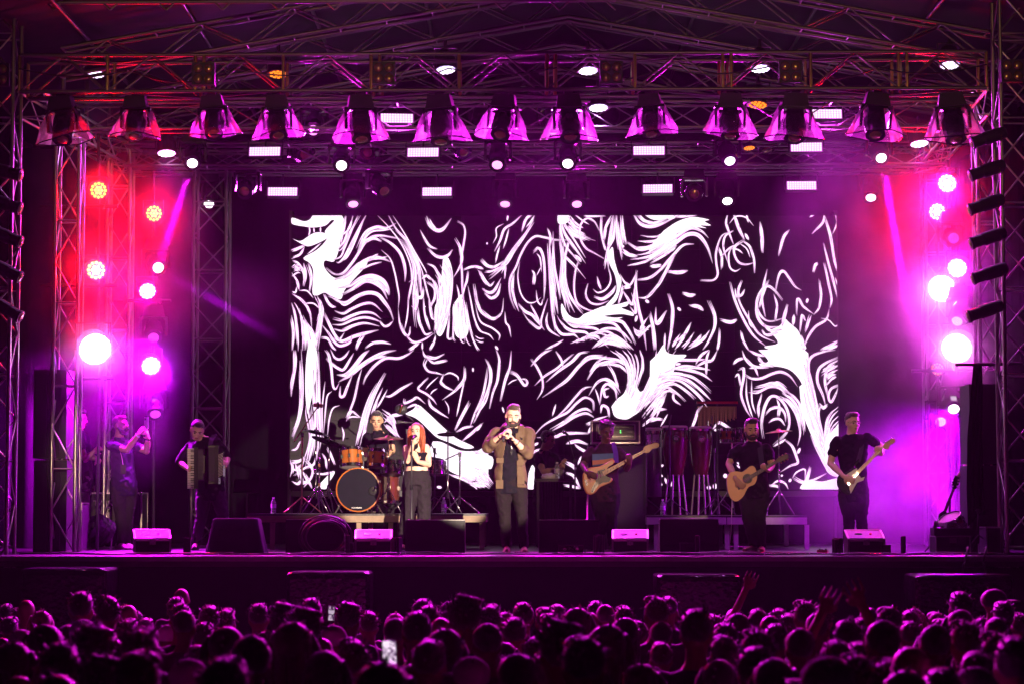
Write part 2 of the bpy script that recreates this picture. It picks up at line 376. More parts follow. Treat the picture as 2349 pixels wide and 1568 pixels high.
STK[1] = """P28,6.6 61,6.6 60.3,30 57.5,45 52,58 42,57 41.5,65 52,76 64,74 78,60 90,56 87,64 76,76 64,90 60,100 52,98 42,93 38,94 33,96 28,93 29,70 25,60 18,54 33,45 44,33 42,24 52,13 49,12 42,18 28,20 20,19 5.2,16 5.2,9 18,13 25,11
P5.5,32.5 15,35 26,28 33,25.5 42,26.5 44,32 33,38 24,41 18,39.5
B4 22:66,6.6 64,20 60,36|87,6.6 76,28 61,56 52,57
14:73,6.6 70,20 61,29 60,33;16:87,8 80,25 72,44 66,54 61,57.5;22:66,7 62,25 60,38;20:80,7 70,25 64,42 60,52 52,56
30:42,65 52,72 62,71 72,60 80,48 86,38 94,31 104,29 117,31 127.5,33.5;40:78,48 85,37 96,32 105,35.5;36:79,45 84,33 90,24 100,19.5 111,20.5 122,15;18:80,46 86,33 95,24.5 108,23 119,21.5
34:103,30 115,37 125,47 130,58 132,70 131.5,81;50:52,79 65,74 76,65 86,58 96,54 106,54.5 116.5,59;22:90,58 96,53 101,50.5;18:92,56 103,54.5 112.5,52.5;20:62,78 80,68 93,62 105,59
55:56,88 70,85 83,77 95,74.5 106,79 112,87 114.5,95.5;50:60,95 74,88 86,80 96,81 106,88 112,100.5;24:88,80 100,80 110,89 113.5,96;44:44,94 56,102 66,104 78,97 90,93 101,95 109,104 115,113 118.5,124;14:45,97 56,101 64,107 76,100 85,95
30:52.5,113 62,116 72,111 85,105.5 96,105.5 106.5,114.5;28:50.5,122.5 61,124 72,119 84,115 96,116 105,122.5;28:50,128.5 61,128.5 74,123 86,120.5 97,122.5 106,126.5;24:51,133.5 62,135.5 74,130 87,127 103,130.5;26:103.5,124 108,130 113,129.5 118.5,124.5;40:51,144 62,147 74,142 88,138 102,134.5;26:86,140 80,149 77,156.8
28:40,94 45,103 50,108 54.5,108.8;30:40,116 47,129 53,140 58,145 64,137;30:38,128 46,138 52,147 59,152 70,148 72,140;24:37.5,142 45,144 50,153 54,156.8
B3 26:4.5,105 8,120 9.5,140 9,156.8|5,95 18,106 25,125 25,156.8
B4 24:30,96 37,112 34,130 30,156.8|34,96 39,110 38,128 35,156.8
B5 40:13,110 17,130 16,156.8|21,125 29,140 33,156.8
20:4.5,118 7,135 6,156.8;20:5,71.5 11,80 13.5,90;26:18,60 20.5,72 18.5,86;20:23,60 27,75 25,92;20:6,58 13,61 18,70 19,83;18:5,91.5 9,92.5 10.5,86
B4 8:5,65 11,62 15,64|5,74 11,70 16.5,72
14:13,90.5 22,91 29,99;14:18,105 29,105 36,111;22:5,47 12,44 20,40;26:6,54 14,50 19,42;14:22,50 30,44 38,37;14:24,18 25,24 23.5,30;14:29.5,20 30,26;14:37,19 37,26
12:101,6.6 112,18 124,33 132,47 138,64 139,80 138.5,95;26:113,6.6 122,22 133,34 142,48 147,62 144,74 136,81.5;12:118,6.6 130,25 143,48 154,67 156,72
B4 22:126,33 137,52 141,70 137,90 134,110 135,135|133,34 148,60 154,80 159,100 164,120
16:105,45 115,55 120,70 123,85 125,98 124,111;22:124,111 126,128 131,139 136,140 137.5,131;20:132,140 138,146 145,148 155,144 164,138;14:136,100 134,120 131,135;26:143,80 145,100 144,111 139,108;24:152.5,88 150,98 141,97.5;22:146.5,109 148,125 154,139 162,137;20:152,98 154,118 159,135;14:152,108 155,109
P174,56 180,54 185,70 185,88 182,105 179,125 173,140 168,140 165,130 165,110 169,100 172,85 173,70
B6 18:156,72 164,80 168,95 167,115 165,138|180,56 185,72 184,95 179,120 170,140
24:157,60 165,65 170,76 171,85;20:156,82 164,88 165,98 160,110 164,122;30:150,78 156,74 161,79;18:158,100 161,119 165,124
P190,100 195,95 199,105 203,130 200,142 193,144 187,136 185,110
B5 18:183,104 181,125 180,144 188,140|200,104 203,130 210,150 215,156.8
44:155.8,7 159,16 164,21.5 170,23.5 176,20 183.8,9.5;12:159,10 162,16 167,21.5;22:148.5,22.5 154,33 160,41 168,44.2;36:158,43 165,51 173,53.5 180,51 184.8,45
22:190.5,12.5 197,17 199,26 197,40 194.5,56 195.5,72 196,90 198,110 200,130;22:187,32.5 193,43 195.5,56 192,66 186,76;26:196.5,67 206,64 213,64 219.5,66.5;20:203,69 201,80 198,88 196,100;26:214,68 218,75 224,84
16:202,85 205,100 209,120 215,134 224,140;22:208,83 211,100 216,112 224,120;20:218,88 224,93;16:189.5,84 192,95 192,110;30:87,154 96,149 106,148 116,150;24:148,149 142,153 136,156.8;20:166,140 164,148 159,156.8;16:151,148 151,156.8"""
STK[2] = """B4 24:6,0 7,20 5,35 4,51|9,0 9,15 6,35 4.5,51
P27,-16 30,-6 33,5 33,20 30,38 26,55 22.5,70 20.5,58 19.5,40 20,20 22,0
B3 24:13,25 14,55 11,80 4,93|15,0 17,40 15,70 6,97
B6 22:21,50 21,70 25,95 20,115 16,130|35,0 35,40 35,70 37,100 33,120
12:41.5,34 39.5,50 38,70 40,100;14:49,45 44,50 42,64 40,90;14:57.5,60.5 50,64 46,76 44,95
22:4,110 10,108 14,100;20:4,130 9,131 15,126;20:4,123 13,122 20,117;22:8,138 20,129 29,125 32,115 31,104;22:6,145 12,147 15,143
P32,151 42,140 49,133 52,135 44,148 42,152.5
20:28,135 40,136 50,134;20:38,113 42,120 43,130;20:44,106 48,115 52,125
B4 18:4,120 6,130 4,140|15,130 20,140 26,152
24:15,148 23,145 27,152;24:18,120 27,130 26,140 18,150
26:48,0 52,8 58,10 64,6 68,0;30:43,8 48,14 56,20 62,21 69,10 73,3;24:41,0 45,6 48,20 50,38 53,42.5 57,36;50:54,27 64,27 72,20 83,6 90,0;50:57,34 68,28 80,18 92,10 106,3 120,0;30:58,40 58,50 62,50 66,40 72,26;30:83,37 87,28 96,17 108,9 122,9 132,5 139,0;24:87,15 96,9 110,7
22:82,20 78,33 74,52 69,66 65,78;20:65,75 70,67 80,73.5;14:65,75 72,73 80,74
B4 30:107,23 92,48 84,70 79,90 75,105|108,26 96,50 88,74 86,88 81,106
20:105,41 98,56 93,70;18:110,43 103,56 98,64;26:107,51 114,50 124,43 137.5,35
26:148.5,0 152,7 162,9 172.5,4.5;24:154,9.5 162,14 176,11;20:154,9 151,17 155,23 164,25 172,27.5;22:172,27.5 169,35 174,40 183,44;16:171,28 179,25 187,29 188,33.5;24:196,19 194.5,33 185,44 170,54.8;16:195.5,30 192,45 188,64 186,73
22:155,31 149,36 144,42.5 153,48 160,54 164.5,60;12:166,29 157,37 152,43;12:165,42 160,45 157,49;10:173,55 177,62 177.5,70;22:154.5,54 158,62 168,69 177,74.5;26:128,53 129,58 137,55 143,52 152,59
P129,70 138,65 144,60 155,69 170,83 185,96 205,106 195,108 180,102 165,96 156,88 148,80 140,74
30:106,80 115,72 126,70;24:130,64 140,60 144,64
B5 20:104,65 115,74 120,90|106,82 114,90 128,103
30:200,57 192,72 184,88;20:220,18 215,48 206,70 201,83;20:220,42 214,60 205,80;26:186,90 195,85 204,84;30:214,80.5 204,90 192,100
P160,100 170,101 190,110 210,110 220,105 220,145 210,143 190,138 175,130 172,120 156,115
B4 20:173,135 190,141 205,148|190,140 205,142 220,140
B6 14:195,144 205,148 210,152|210,144 215,148 220,150
16:60,84 62,92 61,100;18:204,19 204.2,24;30:164,150 170,151"""
STK[3] = """18:37,5.5 36,13;12:32,16 24,21 24,30 20,38;26:53,5.5 43,15 33,22 28,35 22,47;18:38,21 35,33 31.5,44;30:65,5 57,11 52.5,25;14:67,6 62,14 57,20
B4 26:66,9 56,27 43,44 33,58 23,66|66,15 54,33 42,50 34,62 15,79
30:6.5,56 14,63 22,64 33,57;20:12,69 20,68.5 32,62;26:4.5,68 11,79 17,85 22,80;18:28,40 25,50 23,60;22:30,70 34,64 33,77;34:8,88.5 16,93 22,90 29,77;34:10.5,93 18,99 25,95 29,83
22:108,33.5 90,33.5 78,31 68,30 59,37 51,51 46,64 39,78 39,96 44,111;30:44,70 42,87 44,100 49,114;14:50,59 48,75 51,93 58,103 66,104 74,98.5;26:65.5,48 71,43 76,52 78,70 78,87 77,102;14:69,49 73,55 74.5,70;22:63.5,67.5 66.5,73 65.5,84;8:74,64 69,74
16:68.5,90 70,102 74,106.5 76,100;34:48,106 56,114 64,118 70,125 78,135;20:53,114 60,124 70,132 74,131 74,124 78,110 81.5,100;20:62,106 68,117 74,129
B5 26:81.5,37 83,60 85,90 87,115 90,135|89,20 88,45 89,65 93,85 96,100
20:82,21.5 84.5,30 85,40
B4 24:94,5 95,30 100,50 111,62 124,78|99,6 100,16 109,30 124,54
P92.5,5 104,5 106,12 100,16 93,15
B6 14:105,6 113,16 124,24|100,16 109,28 137,37
14:111,5 120,12 128,17;22:139,24 133,13 125,10 118,18 118,32 124,43 134,49 144.5,55;30:121,5.5 129,7 146,6.5
B4 24:94,34 97,56 95,80 99,100 100,115|102,37 101,65 102,85 108,101 119,116
22:106,34 103,45 100,56 99,70;20:116,56 112,70 111,90 115,105 126,112 133,113;22:126,83 124,95 129,104 139,106 150,102;18:132,89 138,93 147,89 152,78 148,60;40:133,98 143,100 153,93 158,85
22:141,5 141,25 145,41 146.5,46;22:153,5.5 146,20 144,34
B4 22:154,6 150,35 148,50 145,67|159,6 156,30 149,46 150,70
P148,50 154,42 156,56 160,70 164,80 160,98 154,106 146,108 158,93 157,75 151,62
B4 24:159,6 160,30 163,47 165.5,60.5|165,6 166,20 168,30 170,38
22:162,72 168,82 174,84 181.5,69;24:165,84 164,93 160,106;26:137,76.5 139,84 141.5,89;24:111,50.5 116,54 119.5,58
P122,117 134,112 145,108 160,106 172,103 170,108 164,110 176,115 177,119 164,117 145,119 156,121 165,121 140,128 125,130 110,132 98,120 97,105 105,118 115,122
B5 36:87,115 88,128 95,140 108,140 114,145|108,128 125,130 140,124 164,123 176,135 184,150
B6 34:108,149.5 120,145 130,149|128,146 140,135 156,134 168,142 180,156.8
B5 34:129,156 140,145 155,140 170,150 178,156.8|138,153 150,149 162,154
22:81.5,115 80,125 84,135 95,142;24:78,156.8 86,153 92,150 98.5,145.5
P188,4.5 224,4.5 224,8 210,12 198,11
40:177,5 184,15 194,19 206,17 224,9;26:182,5 190,13 200,15 216,10;50:170,37 183,44 196,42 210,34 224,22
B6 26:185,29 200,31 212,26 224,18|170,64 184,61 198,56 224,40
P199,42 211,33 224,24 224,44 210,50 200,56 196,54 208,44
24:182,79.5 195,77 206,69 216,57 224,48;26:183,99 193,98 204,86 214,70 223,54
36:165,44 172,50 182,52.8;30:165.5,39.5 165.5,43;40:195.5,63.5 202,63.2 208.5,62;34:166.5,88.5 171,87 174.5,87.2;34:190.5,101 195,104.5;26:216,69 224,70
28:181,74 179,90 176,106 170,98 165,90;34:181.5,68 180,88 183,110 188,130 192,156.8;20:175,93 179,105 180,116 174,109;30:181.5,118 179.5,126;24:193,121 187,130 185,136;26:196,116 199,132 201,156.8;30:202.5,109 202.5,126 207,126 214.5,113;30:216,94 221,110 221,126 218,145 215,156.8;16:213,138 212,156.8
B4 14:175,128 182,140 190,138|183,145 195,130 200,129
20:0,90 3,106 11,118 22,121.5 30,115 32,99;30:0,96 6,113 18,122 25,121;18:0,105 6,125 20,133 27.5,140 26.5,146.5;14:0,128 6,136 16,140 21,146;8:0,141 5,144 10.5,144;8:0,145 6,148 10,148;18:33.5,114 34.5,126 38,131 40.5,143;26:22.5,152 26,156.8;24:12.5,38 14.5,38;30:0,64 5,65 9.5,66.5"""
STK[4] = """24:12.5,10 17,22 16,38 9,56 0,70;14:18,36 12,56 4,68 0,76;24:24,0 27,12 25,32 20,46 16,64;22:40,1 38,20 33,34 28,56;24:38.5,24 46,28 54,38.5 57.5,36 55,32 48,32;10:36,38 41,34 47,32;18:30,62 32,69;24:8,81 4,85 0,88;18:89,59 87,66 85,72.5
28:84,0 76,3 69,9 61.5,18;20:61,10 68,19 74,32 74,44 68,54.5;24:109,4 99,12 90,20 76,29 65.5,39;24:89,1 95,11 97,18;30:124,3 115,4 106,13 92,23 78,35;36:156,10 140,8 126,9 115,17 102,32 90,41 74,52;24:140,6 126,7 116,13;30:160,11 145,13 133,18 123,32.5;26:145,6 135,13 126,24
30:170,20 158,12 144,9 134,12;26:168,26 160,18 148,15 136,17;20:145,16 152,26 156,37 157,43
P150,62 156,54 164,47 169,33 172,18 176,32 180,44 184,45 191,38 198,26 208,16 216,12 220,16 218,24 206,36 193,54 181,67 174,72 166,76 154,73
B6 26:148,0 160,8 169,26 166,45|180,0 184,15 180,35 173,56
B5 30:199,0 196,20 188,40 176,65|220,0 206,20 193,45 180,68
B5 28:220,30 208,35 194,50 180,70|220,48 210,44 200,56 185,75
20:211,65 200,67 193,76;20:206,77 195,76 185,83;16:212,70 208,77 204,84
30:156,56 154,43 146,37 140,43 137,60;24:148,42 142,44 143,51 147,50;30:160,47 154,38 144,32 134,36 125,50;14:132,42 135,50 137,59;30:147.5,74 146,64 140,61 138,69
24:129,40 120,42 111,51 100,64 88,75;26:130,66 129,56 121,52 112,58 102,68 90,74 75,83 64,95;20:129,68 122,65 112,68 98,78 82,87;26:131,74 122,69.5 110,73 96,82 85,88.5
24:122,82 129,79 134,76 147,72;20:124,92 126,88 129,83;34:126,91 110,91 96,92 88,95 68,96;40:124,104 114,100 106,101 100,103;30:123,112 117,109 110,104
40:0,113 10,112 20,111
P0,114 19,117 18,130 10,128 0,126
B5 22:0,130 10,135 19,148|0,142 8,146 16,152
26:64,105 70,101.5;24:74,108 66,111 60,117
P59,135 63,126 67,133 67,143 65,152 58,152
30:100,122 108,127 111,131;30:98,149 108,150 116,152;26:100,134 108,138 115,151;20:117,116 113,126"""
STK[5] = """20:15,15 27,9 37,4.5 56,4.8;46:28,9 38,7 48,5.5 56,4.8
P15,24 28,15 40,10 50,8.5 66,11.5 61,13.5 68,18 56,18 63,21 50,20 36,24 20,33 6,44 0,47 0,42
34:0,48 15,40 30,30 45,21 57,24 65.5,32;46:0,57 15,48 30,36 42,28 54,29 64,42 70,60.5;26:0,60 18,50 30,40;28:0,77 12,67 25,52 37,40 49,38.5;26:0,96 10,84 18,69 23,58 29,50
44:20,69.5 32,70.5 42.5,68.5;44:36,92.5 44,96 51,95;44:44,107.5 53,108.5 60,112.5;30:30.5,109.5 34.5,113.5;40:78.5,124 90,126 97.5,123.5;40:123,13.5 125,30 126,48.5;34:156,22.5 149,32 144,52;34:187.5,59 184.5,63 183,70;30:176.5,99 175,105;30:106,26.5 110.5,34.5
24:87,4.5 85,15 88,25 93,39;36:94,4.5 98,18 105,34;14:88.5,16 96,8 107,9 116,18.5;20:107.5,4.5 110,15
22:56,80 70,79.5 75.5,73 74,60 74,47 80,30 90,25;20:93,23.5 84,30 82,42 87,60;24:77,42 80,52 80,66.5;20:80,53 87,45 96,40 105,36;24:106,34.5 96,41 94,49 99,59 108,61.5 118,59;18:92,42 88,50 89,64 95,69 101.5,66;20:104,34.5 112,42 116,56 116.5,71;12:100,38 108,44 112,54;16:90,44 98,45 104,49.5
26:140,93 144,74 149,69 155,76 162,86 169.5,90.5;26:195,4 193,15 181,27;20:186,4 178,9;16:207,4 209,15 204,28;12:210.5,4 211,11;30:196,8 202,30 206,56 211.5,75;26:194.5,38 199,58 205,80 210,101;26:194.5,60 199,80 203,100 201,110;16:210.5,27 211,58;14:207,76 211.5,90;22:190,79 191.5,96 189,110 183,118
26:163.5,117 165,100 172,109 183,117;22:168,137 170,119 174,124;24:180,119 177,127 174,137;28:200.5,111 197,123 185,131 177,142 172,155;12:191,121.5 200,124 207,130.5 211.5,127
28:90,81 95,101 103,120 115,140 130,153;24:98,96 102,108 112,125 123,140 140,148;26:106,89 102,96 96,97;20:102,79.5 98.5,90 99,100;14:95,88 96.5,100
28:131,67 127,85 125,100 129,120;20:132,79 126,96 122,110;26:148,102.5 139,91 131,86 123,93 119,106 124,119 134,125 150,121;30:124,93 119,108 121,122 130,131 145,131;24:138.5,95 142,108 140,125
P133,135 145,130 150,122 155,126 160,130 166,136 170,146 173,156.8 138,156.8 128,153 143,149
40:154,106 150,120 148,130;36:161,117 160,130;40:169,140 171,150 172,156.8;22:125,134 130,140 142,137;24:128,128 135,135 148,134
22:65.5,102 72,118 72,132 65,148 59,156.8;20:78.5,134 77,150 75,156.8;26:20,94.5 25,113 24,135 20,156.8;34:46,126 39,139 31,147
B5 30:33,139 27,148 23,156.8|67,135 59,146 42,156.8
24:101,135 104,146 110,156.8;16:6.5,109 7,126 18,113;20:0,116 4,133 6,156.8;14:16.5,138 15.5,156.8;14:110,113 111,126 115,133;40:190,156.8 200,153 211.8,146;30:198,156.8 211.8,151"""
STK[6] = """P119,0 170,0 172,20 174,35 170,43 164,32 154,22 140,18 125,18 120,15 130,12
26:101,0 105,10 114,18 130,19;30:108,0 118,5 126,6
B4 20:118,6 122,12 126,15|119,11 125,15 135,17
34:91,16 96,11 102.5,9.5;30:104,26 112,31 122,31 134,26 144,24 154,29 162,40;26:98,20.5 103,20 103,30 100,48 105,64 111,74;20:93,30 97,27 99,40;18:106,30 106,50 110,66 113,74;16:111.5,33 112,56 116,70;22:108.5,20 115,20 119,29
B4 24:108,46.5 118,47 130,41 142,42 152,52|117,40 128,37 140,35 150,43 162,56
26:123,48 119,62 119,74;30:123.5,97 122,80 126,62 133,51 142,53 150,64 153,78 150,90 136,105;28:127,70 133,64 142,63 148,70 149,79;26:130,80 136,76 143,76 148,83;22:139,53 142,62 141,72
B4 26:140,52 150,56 160,70 165,90 162,105|148,44 162,56 168,75 170,90
P164,40 174,34 180,56 184,80 196,110 206,130 206,139 195,134 188,118 180,100 170,76 166,60
B5 26:170,0 174,20 180,45 185,70 190,100|169,60 176,90 186,112 195,129 206,138
30:204,0 190,2 178,7 174,16 176,35 182,60;30:208,7 193,14 185,22 184,35 190,50 193,62;26:208,11 196,18 192,33 195,50
B5 24:208,13 195,20 188,25|208,29 200,31 192,40
26:208,38 199,42 196,51 199,57 204,48 206.5,41;30:195,59 190,63 186,58
B5 28:208,60 196,72 193,90 192,110|208,82 200,92 199,106 196,118
26:187,60 185,72 190,95 194,120
P193,96 200,90 208,80 208.5,95 204,110 196,125 192,115
26:148,99 156,106 161,118 162,124 154,127 143,134;20:135,106 144,101 148,98;22:144,139 145.5,136.5;30:165,107 162,114;30:152.5,145 155,141;20:133,148 140,144 148,146 152,153;20:130,148 139,149 143,153;16:156,141 161,134 170,131 170,142;20:157,140 168,145 180,142 194,135;40:166,153 172,142 176,128
P169,144 178,143 190,144 207,141 207.5,153.5 167,153.5
20:95,123 101,127;18:95,126 100,130;50:80,138 85,138;50:63,153 66,149;50:71,153 71.5,146;26:10,128 15,126;24:10,136 14,139;24:16,140 19,148;18:25,143 23,150;22:11,145 13,149
B5 34:0,56 10,43 22,42 40,56 49,70|6,30 25,25 48,30 68,47 79,57
30:24,20 40,22 56,26 68,34;30:15,25 35,18 50,19 66,21.5;30:20,12 35,11 50,11 62,10;30:74,0 68,11 60,13 50,18;24:65.5,0 62,10 61.5,27;30:50,15 56,6 64,0;26:34,15 27,16;24:25,46 26,54 33,60
B4 24:0,68 6,56 19,46|6,75 11,62 18,48
20:0,79 8,76 14,77;20:18,65 8,65 0,74;30:46,87 49,78 53,66 58,61
P0,12 8,4 15,-6 18,2 26,5 40,6 24,17 11,25 6,42 0,48
22:69,87 76,80 89,87;20:64.5,77 64,83;26:70,88 75,87"""
STK = {k: v.replace('\n', ';') for k, v in STK.items()}

CROPS = {1: (1150, 840, 2.8), 2: (1150, 1400, 2.751), 3: (1900, 840, 2.8), 4: (1900, 1400, 2.751), 5: (2600, 840, 2.8), 6: (2600, 1400, 2.751)}
def parse(s): return [tuple(float(q)*10 for q in p.split(',')) for p in s.split()]
ribV, ribF, ribC = [], [], []
scz = [0]
def on_screen(c, p):
    x0, y0, k = CROPS[c]; return at((x0 + p[0]/k)/1.7445, (y0 + p[1]/k)/1.7445, YS)
def clipx(x, z): return min(max(x, SA.x), SB.x), min(max(z, SB.z), SA.z)
def ribbon(c, pts, wd, head=.0):
    P = spline([Vector((p[0], p[1], 0)) for p in pts], 7)
    n = len(P); scz[0] += 1; yy = YS - .004 - .00002*scz[0]
    k = CROPS[c][2]; wm = wd*.88/k/1.7445/ppm(YS)/2
    base = len(ribV); rows = 0
    for i, p in enumerate(P):
        t = i/(n-1); a = P[max(i-1, 0)]; q = P[min(i+1, n-1)]; d = q-a
        if d.length < 1e-6: d = Vector((1, 0, 0))
        nx_, nz_ = -d.y/d.length, d.x/d.length
        wl = wm*(min(1, (math.sin(math.pi*min(1, max(0, t)))**.8)*1.14))
        g = on_screen(c, p)
        edge = .35 + .65*min(1, 4*t, 4*(1-t))
        for s_, cc, ex in ((-1, 0, .003), (-.78, 1, 0), (.78, 1, 0), (1, 0, .003)):
            X, Z = clipx(g.x + s_*nx_*(abs(wl)+ex), g.z - s_*nz_*(abs(wl)+ex))
            ribV.append((X, yy, Z)); ribC.append((edge, edge*.84, edge*.98, 1) if cc == 1 else ((edge*.9, edge*.16, edge*.85, 1) if cc == 0 else (.035, 0, .03, 1)))
    for i in range(n-1):
        for s_ in range(3):
            j = base + i*4 + s_; ribF.append((j, j+1, j+5, j+4))
def blob(c, pts):
    P = spline([Vector((p[0], p[1], 0)) for p in pts + pts[:1]], 4)[:-1]; scz[0] += 1; yy = YS - .004 - .00002*scz[0]
    base = len(ribV)
    for p in P:
        g = on_screen(c, p); X, Z = clipx(g.x, g.z); ribV.append((X, yy, Z)); ribC.append((1, .84, .98, 1))
    ribF.append(tuple(range(base, base+len(P))))
rs = random.Random(3)
for c, txt in STK.items():
    for ln in txt.strip().split(';'):
        ln = ln.strip()
        if not ln: continue
        if ln[0] == 'P': blob(c, parse(ln[1:])); continue
        if ln[0] == 'B':
            hd, rest = ln[1:].split(':'); n, wd = hd.split()
            g0, g1 = [spline([Vector((p[0], p[1], 0)) for p in parse(q)], 6) for q in rest.split('|')]
            n = int(n); wd = float(wd)
            for k in range(n):
                t = (k + rs.uniform(-.25, .25))/max(1, n-1); pts = []
                for i in range(9):
                    u0 = g0[round(i/8*(len(g0)-1))]; u1 = g1[round(i/8*(len(g1)-1))]; v = u0.lerp(u1, t); pts.append((v.x, v.y))
                a_, z_ = rs.choice((0, 0, 1, 2)), rs.choice((9, 9, 8, 7)); ribbon(c, pts[a_:z_], wd*rs.uniform(.5, 1.1))
                for _ in range(3):
                    ox, oy = rs.uniform(-22, 22), rs.uniform(-22, 22); a_ = rs.choice((0, 1, 2, 3)); ribbon(c, [(x+ox*(.3+.12*m_), y+oy*(.3+.12*m_)) for m_, (x, y) in enumerate(pts)][a_:a_+rs.choice((4, 5, 6))], rs.uniform(4, 9))
        else:
            wd, rest = ln.split(':'); pts = parse(rest); ribbon(c, pts, float(wd))
            if float(wd) >= 20 and len(pts) > 2:
                for _ in range(3): ox, oy = rs.uniform(-20, 20), rs.uniform(-20, 20); k0 = rs.choice((0, 1)); ribbon(c, [(x+ox*(1-.2*m_), y+oy*(1-.2*m_)) for m_, (x, y) in enumerate(pts)][k0:k0+max(3, len(pts)-1)], rs.uniform(4, 9))
me = bpy.data.meshes.new('screen_picture'); me.from_pydata(ribV, [], ribF)
ca = me.color_attributes.new('pixels', 'FLOAT_COLOR', 'POINT'); ca.data.foreach_set('color', [q for cc in ribC for q in cc])
sm = bpy.data.materials.new('lit_pixels'); sm.use_nodes = True; n = sm.node_tree; n.nodes.clear()
e = n.nodes.new('ShaderNodeEmission'); at_ = n.nodes.new('ShaderNodeAttribute'); at_.attribute_name = 'pixels'; ot = n.nodes.new('ShaderNodeOutputMaterial')
n.links.new(at_.outputs['Color'], e.inputs[0]); e.inputs[1].default_value = 1.45; n.links.new(e.outputs[0], ot.inputs[0])
bm = bmesh.new(); bm.from_mesh(me); bmesh.ops.triangulate(bm, faces=[f for f in bm.faces if len(f.verts) > 4]); bm.to_mesh(me); bm.free()
o = link('screen_picture', me, sm, None)
for v in me.vertices: v.co -= Vector(scr.location)
o.parent = scr; tag(o, kind='stuff')

# ================================================================== light fixtures
E = dict(lens=emis('lit_lens', (1, .86, .97), 5), lensm=emis('lit_lens_pink', (1, .30, .85), 2.2), lensd=emis('dim_lens', (.8, .10, .75), .7),
         led=emis('lit_leds', (1, .70, 1), 1.45), ledback=emis('led_backing', (.85, .06, .9), .8), redback=emis('red_backing', (1, .02, .01), .8), magback=emis('pink_backing', (1, .12, .85), 1.6), whiteback=emis('white_backing', (.6, .35, 1), 1.2), amberback=emis('amber_backing', (.6, .06, .01), .5), red=emis('lit_red_leds', (1, .40, .03), 7), redhot=emis('lit_red_leds_hot', (1, .52, .05), 9),
         glare=emis('glaring_lens', (1, .80, 1), 14), mag=emis('lit_magenta_leds', (1, .62, .97), 9), amber=emis('lit_amber_leds', (1, .22, .015), 2.2), white=emis('lit_white_leds', (.92, .80, 1), 4),
         green=emis('green_indicator', (.1, 1, .15), 3), phone=emis('phone_screen', (.85, .55, .95), 1.3))
gold = mat('glass_gold_glint', (.50, .33, .16), .22, .7, .2, 20)  # gold tone is front-lamp reflection put into unlit glass, caps and vents
def frost(name, tr, c, rough=.3):
    m = bpy.data.materials.new(name); m.use_nodes = True; n = m.node_tree; n.nodes.clear()
    o = n.nodes.new('ShaderNodeOutputMaterial'); tb = n.nodes.new('ShaderNodeBsdfTransparent'); mx = n.nodes.new('ShaderNodeMixShader'); mx2 = n.nodes.new('ShaderNodeMixShader')
    tl = n.nodes.new('ShaderNodeBsdfTranslucent'); gl = n.nodes.new('ShaderNodeBsdfGlossy'); gl.inputs['Roughness'].default_value = rough
    tc = n.nodes.new('ShaderNodeTexCoord'); nz = n.nodes.new('ShaderNodeTexNoise'); nz.inputs['Scale'].default_value = 16; nz.inputs['Detail'].default_value = 5
    n.links.new(tc.outputs['Object'], nz.inputs['Vector'])
    cr = n.nodes.new('ShaderNodeValToRGB'); cr.color_ramp.elements[0].position = .35; cr.color_ramp.elements[1].position = .7
    cr.color_ramp.elements[0].color = (*[v*.45 for v in c], 1); cr.color_ramp.elements[1].color = (*c, 1)
    n.links.new(nz.outputs['Fac'], cr.inputs[0]); n.links.new(cr.outputs[0], tl.inputs[0])
    bp = n.nodes.new('ShaderNodeBump'); bp.inputs['Strength'].default_value = .8; bp.inputs['Distance'].default_value = .03
    n.links.new(nz.outputs['Fac'], bp.inputs['Height']); n.links.new(bp.outputs[0], gl.inputs['Normal'])
    mx.inputs[0].default_value = .3; n.links.new(tl.outputs[0], mx.inputs[1]); n.links.new(gl.outputs[0], mx.inputs[2])
    mx2.inputs[0].default_value = tr; n.links.new(mx.outputs[0], mx2.inputs[1]); n.links.new(tb.outputs[0], mx2.inputs[2])
    n.links.new(mx2.outputs[0], o.inputs[0]); return m
FROST = frost('crinkled_plastic', .06, (.98, .97, .98)); CLEAR = frost('clear_plastic', .86, (.8, .8, .85), .12)

def mh_parts():
    base = MB().box((0, 0, -.10), (.30, .20, .15), taper=.8); base.box((0, 0, -.012), (.10, .05, .06))
    yoke = MB().box((0, 0, -.185), (.37, .12, .035))
    for s in (-1, 1): yoke.box((s*.17, 0, -.30), (.032, .11, .25)); yoke.box((s*.155, 0, -.195), (.05, .10, .05), rot=Matrix.Rotation(s*.7, 3, 'Y'))
    head = MB().lathe([(.07, .17), (.115, .14), (.128, .04), (.128, -.08), (.112, -.16), (.118, -.175), (.118, -.20)], n=10)
    head.lathe([(.088, .172), (.094, .185), (.07, .19)], n=10)
    lens = MB().lathe([(.072, -.195), (.068, -.206), (.04, -.214), (.001, -.216)], n=20)
    return dict(base=base.mesh('base', M['black']), yoke=yoke.mesh('yoke', M['blackm']), head=head.mesh('head', M['blackm']),
                **{k: lens.mesh('lens', E[k] if k in E else gold, True) for k in ('lens', 'lensm', 'lensd', 'off')})
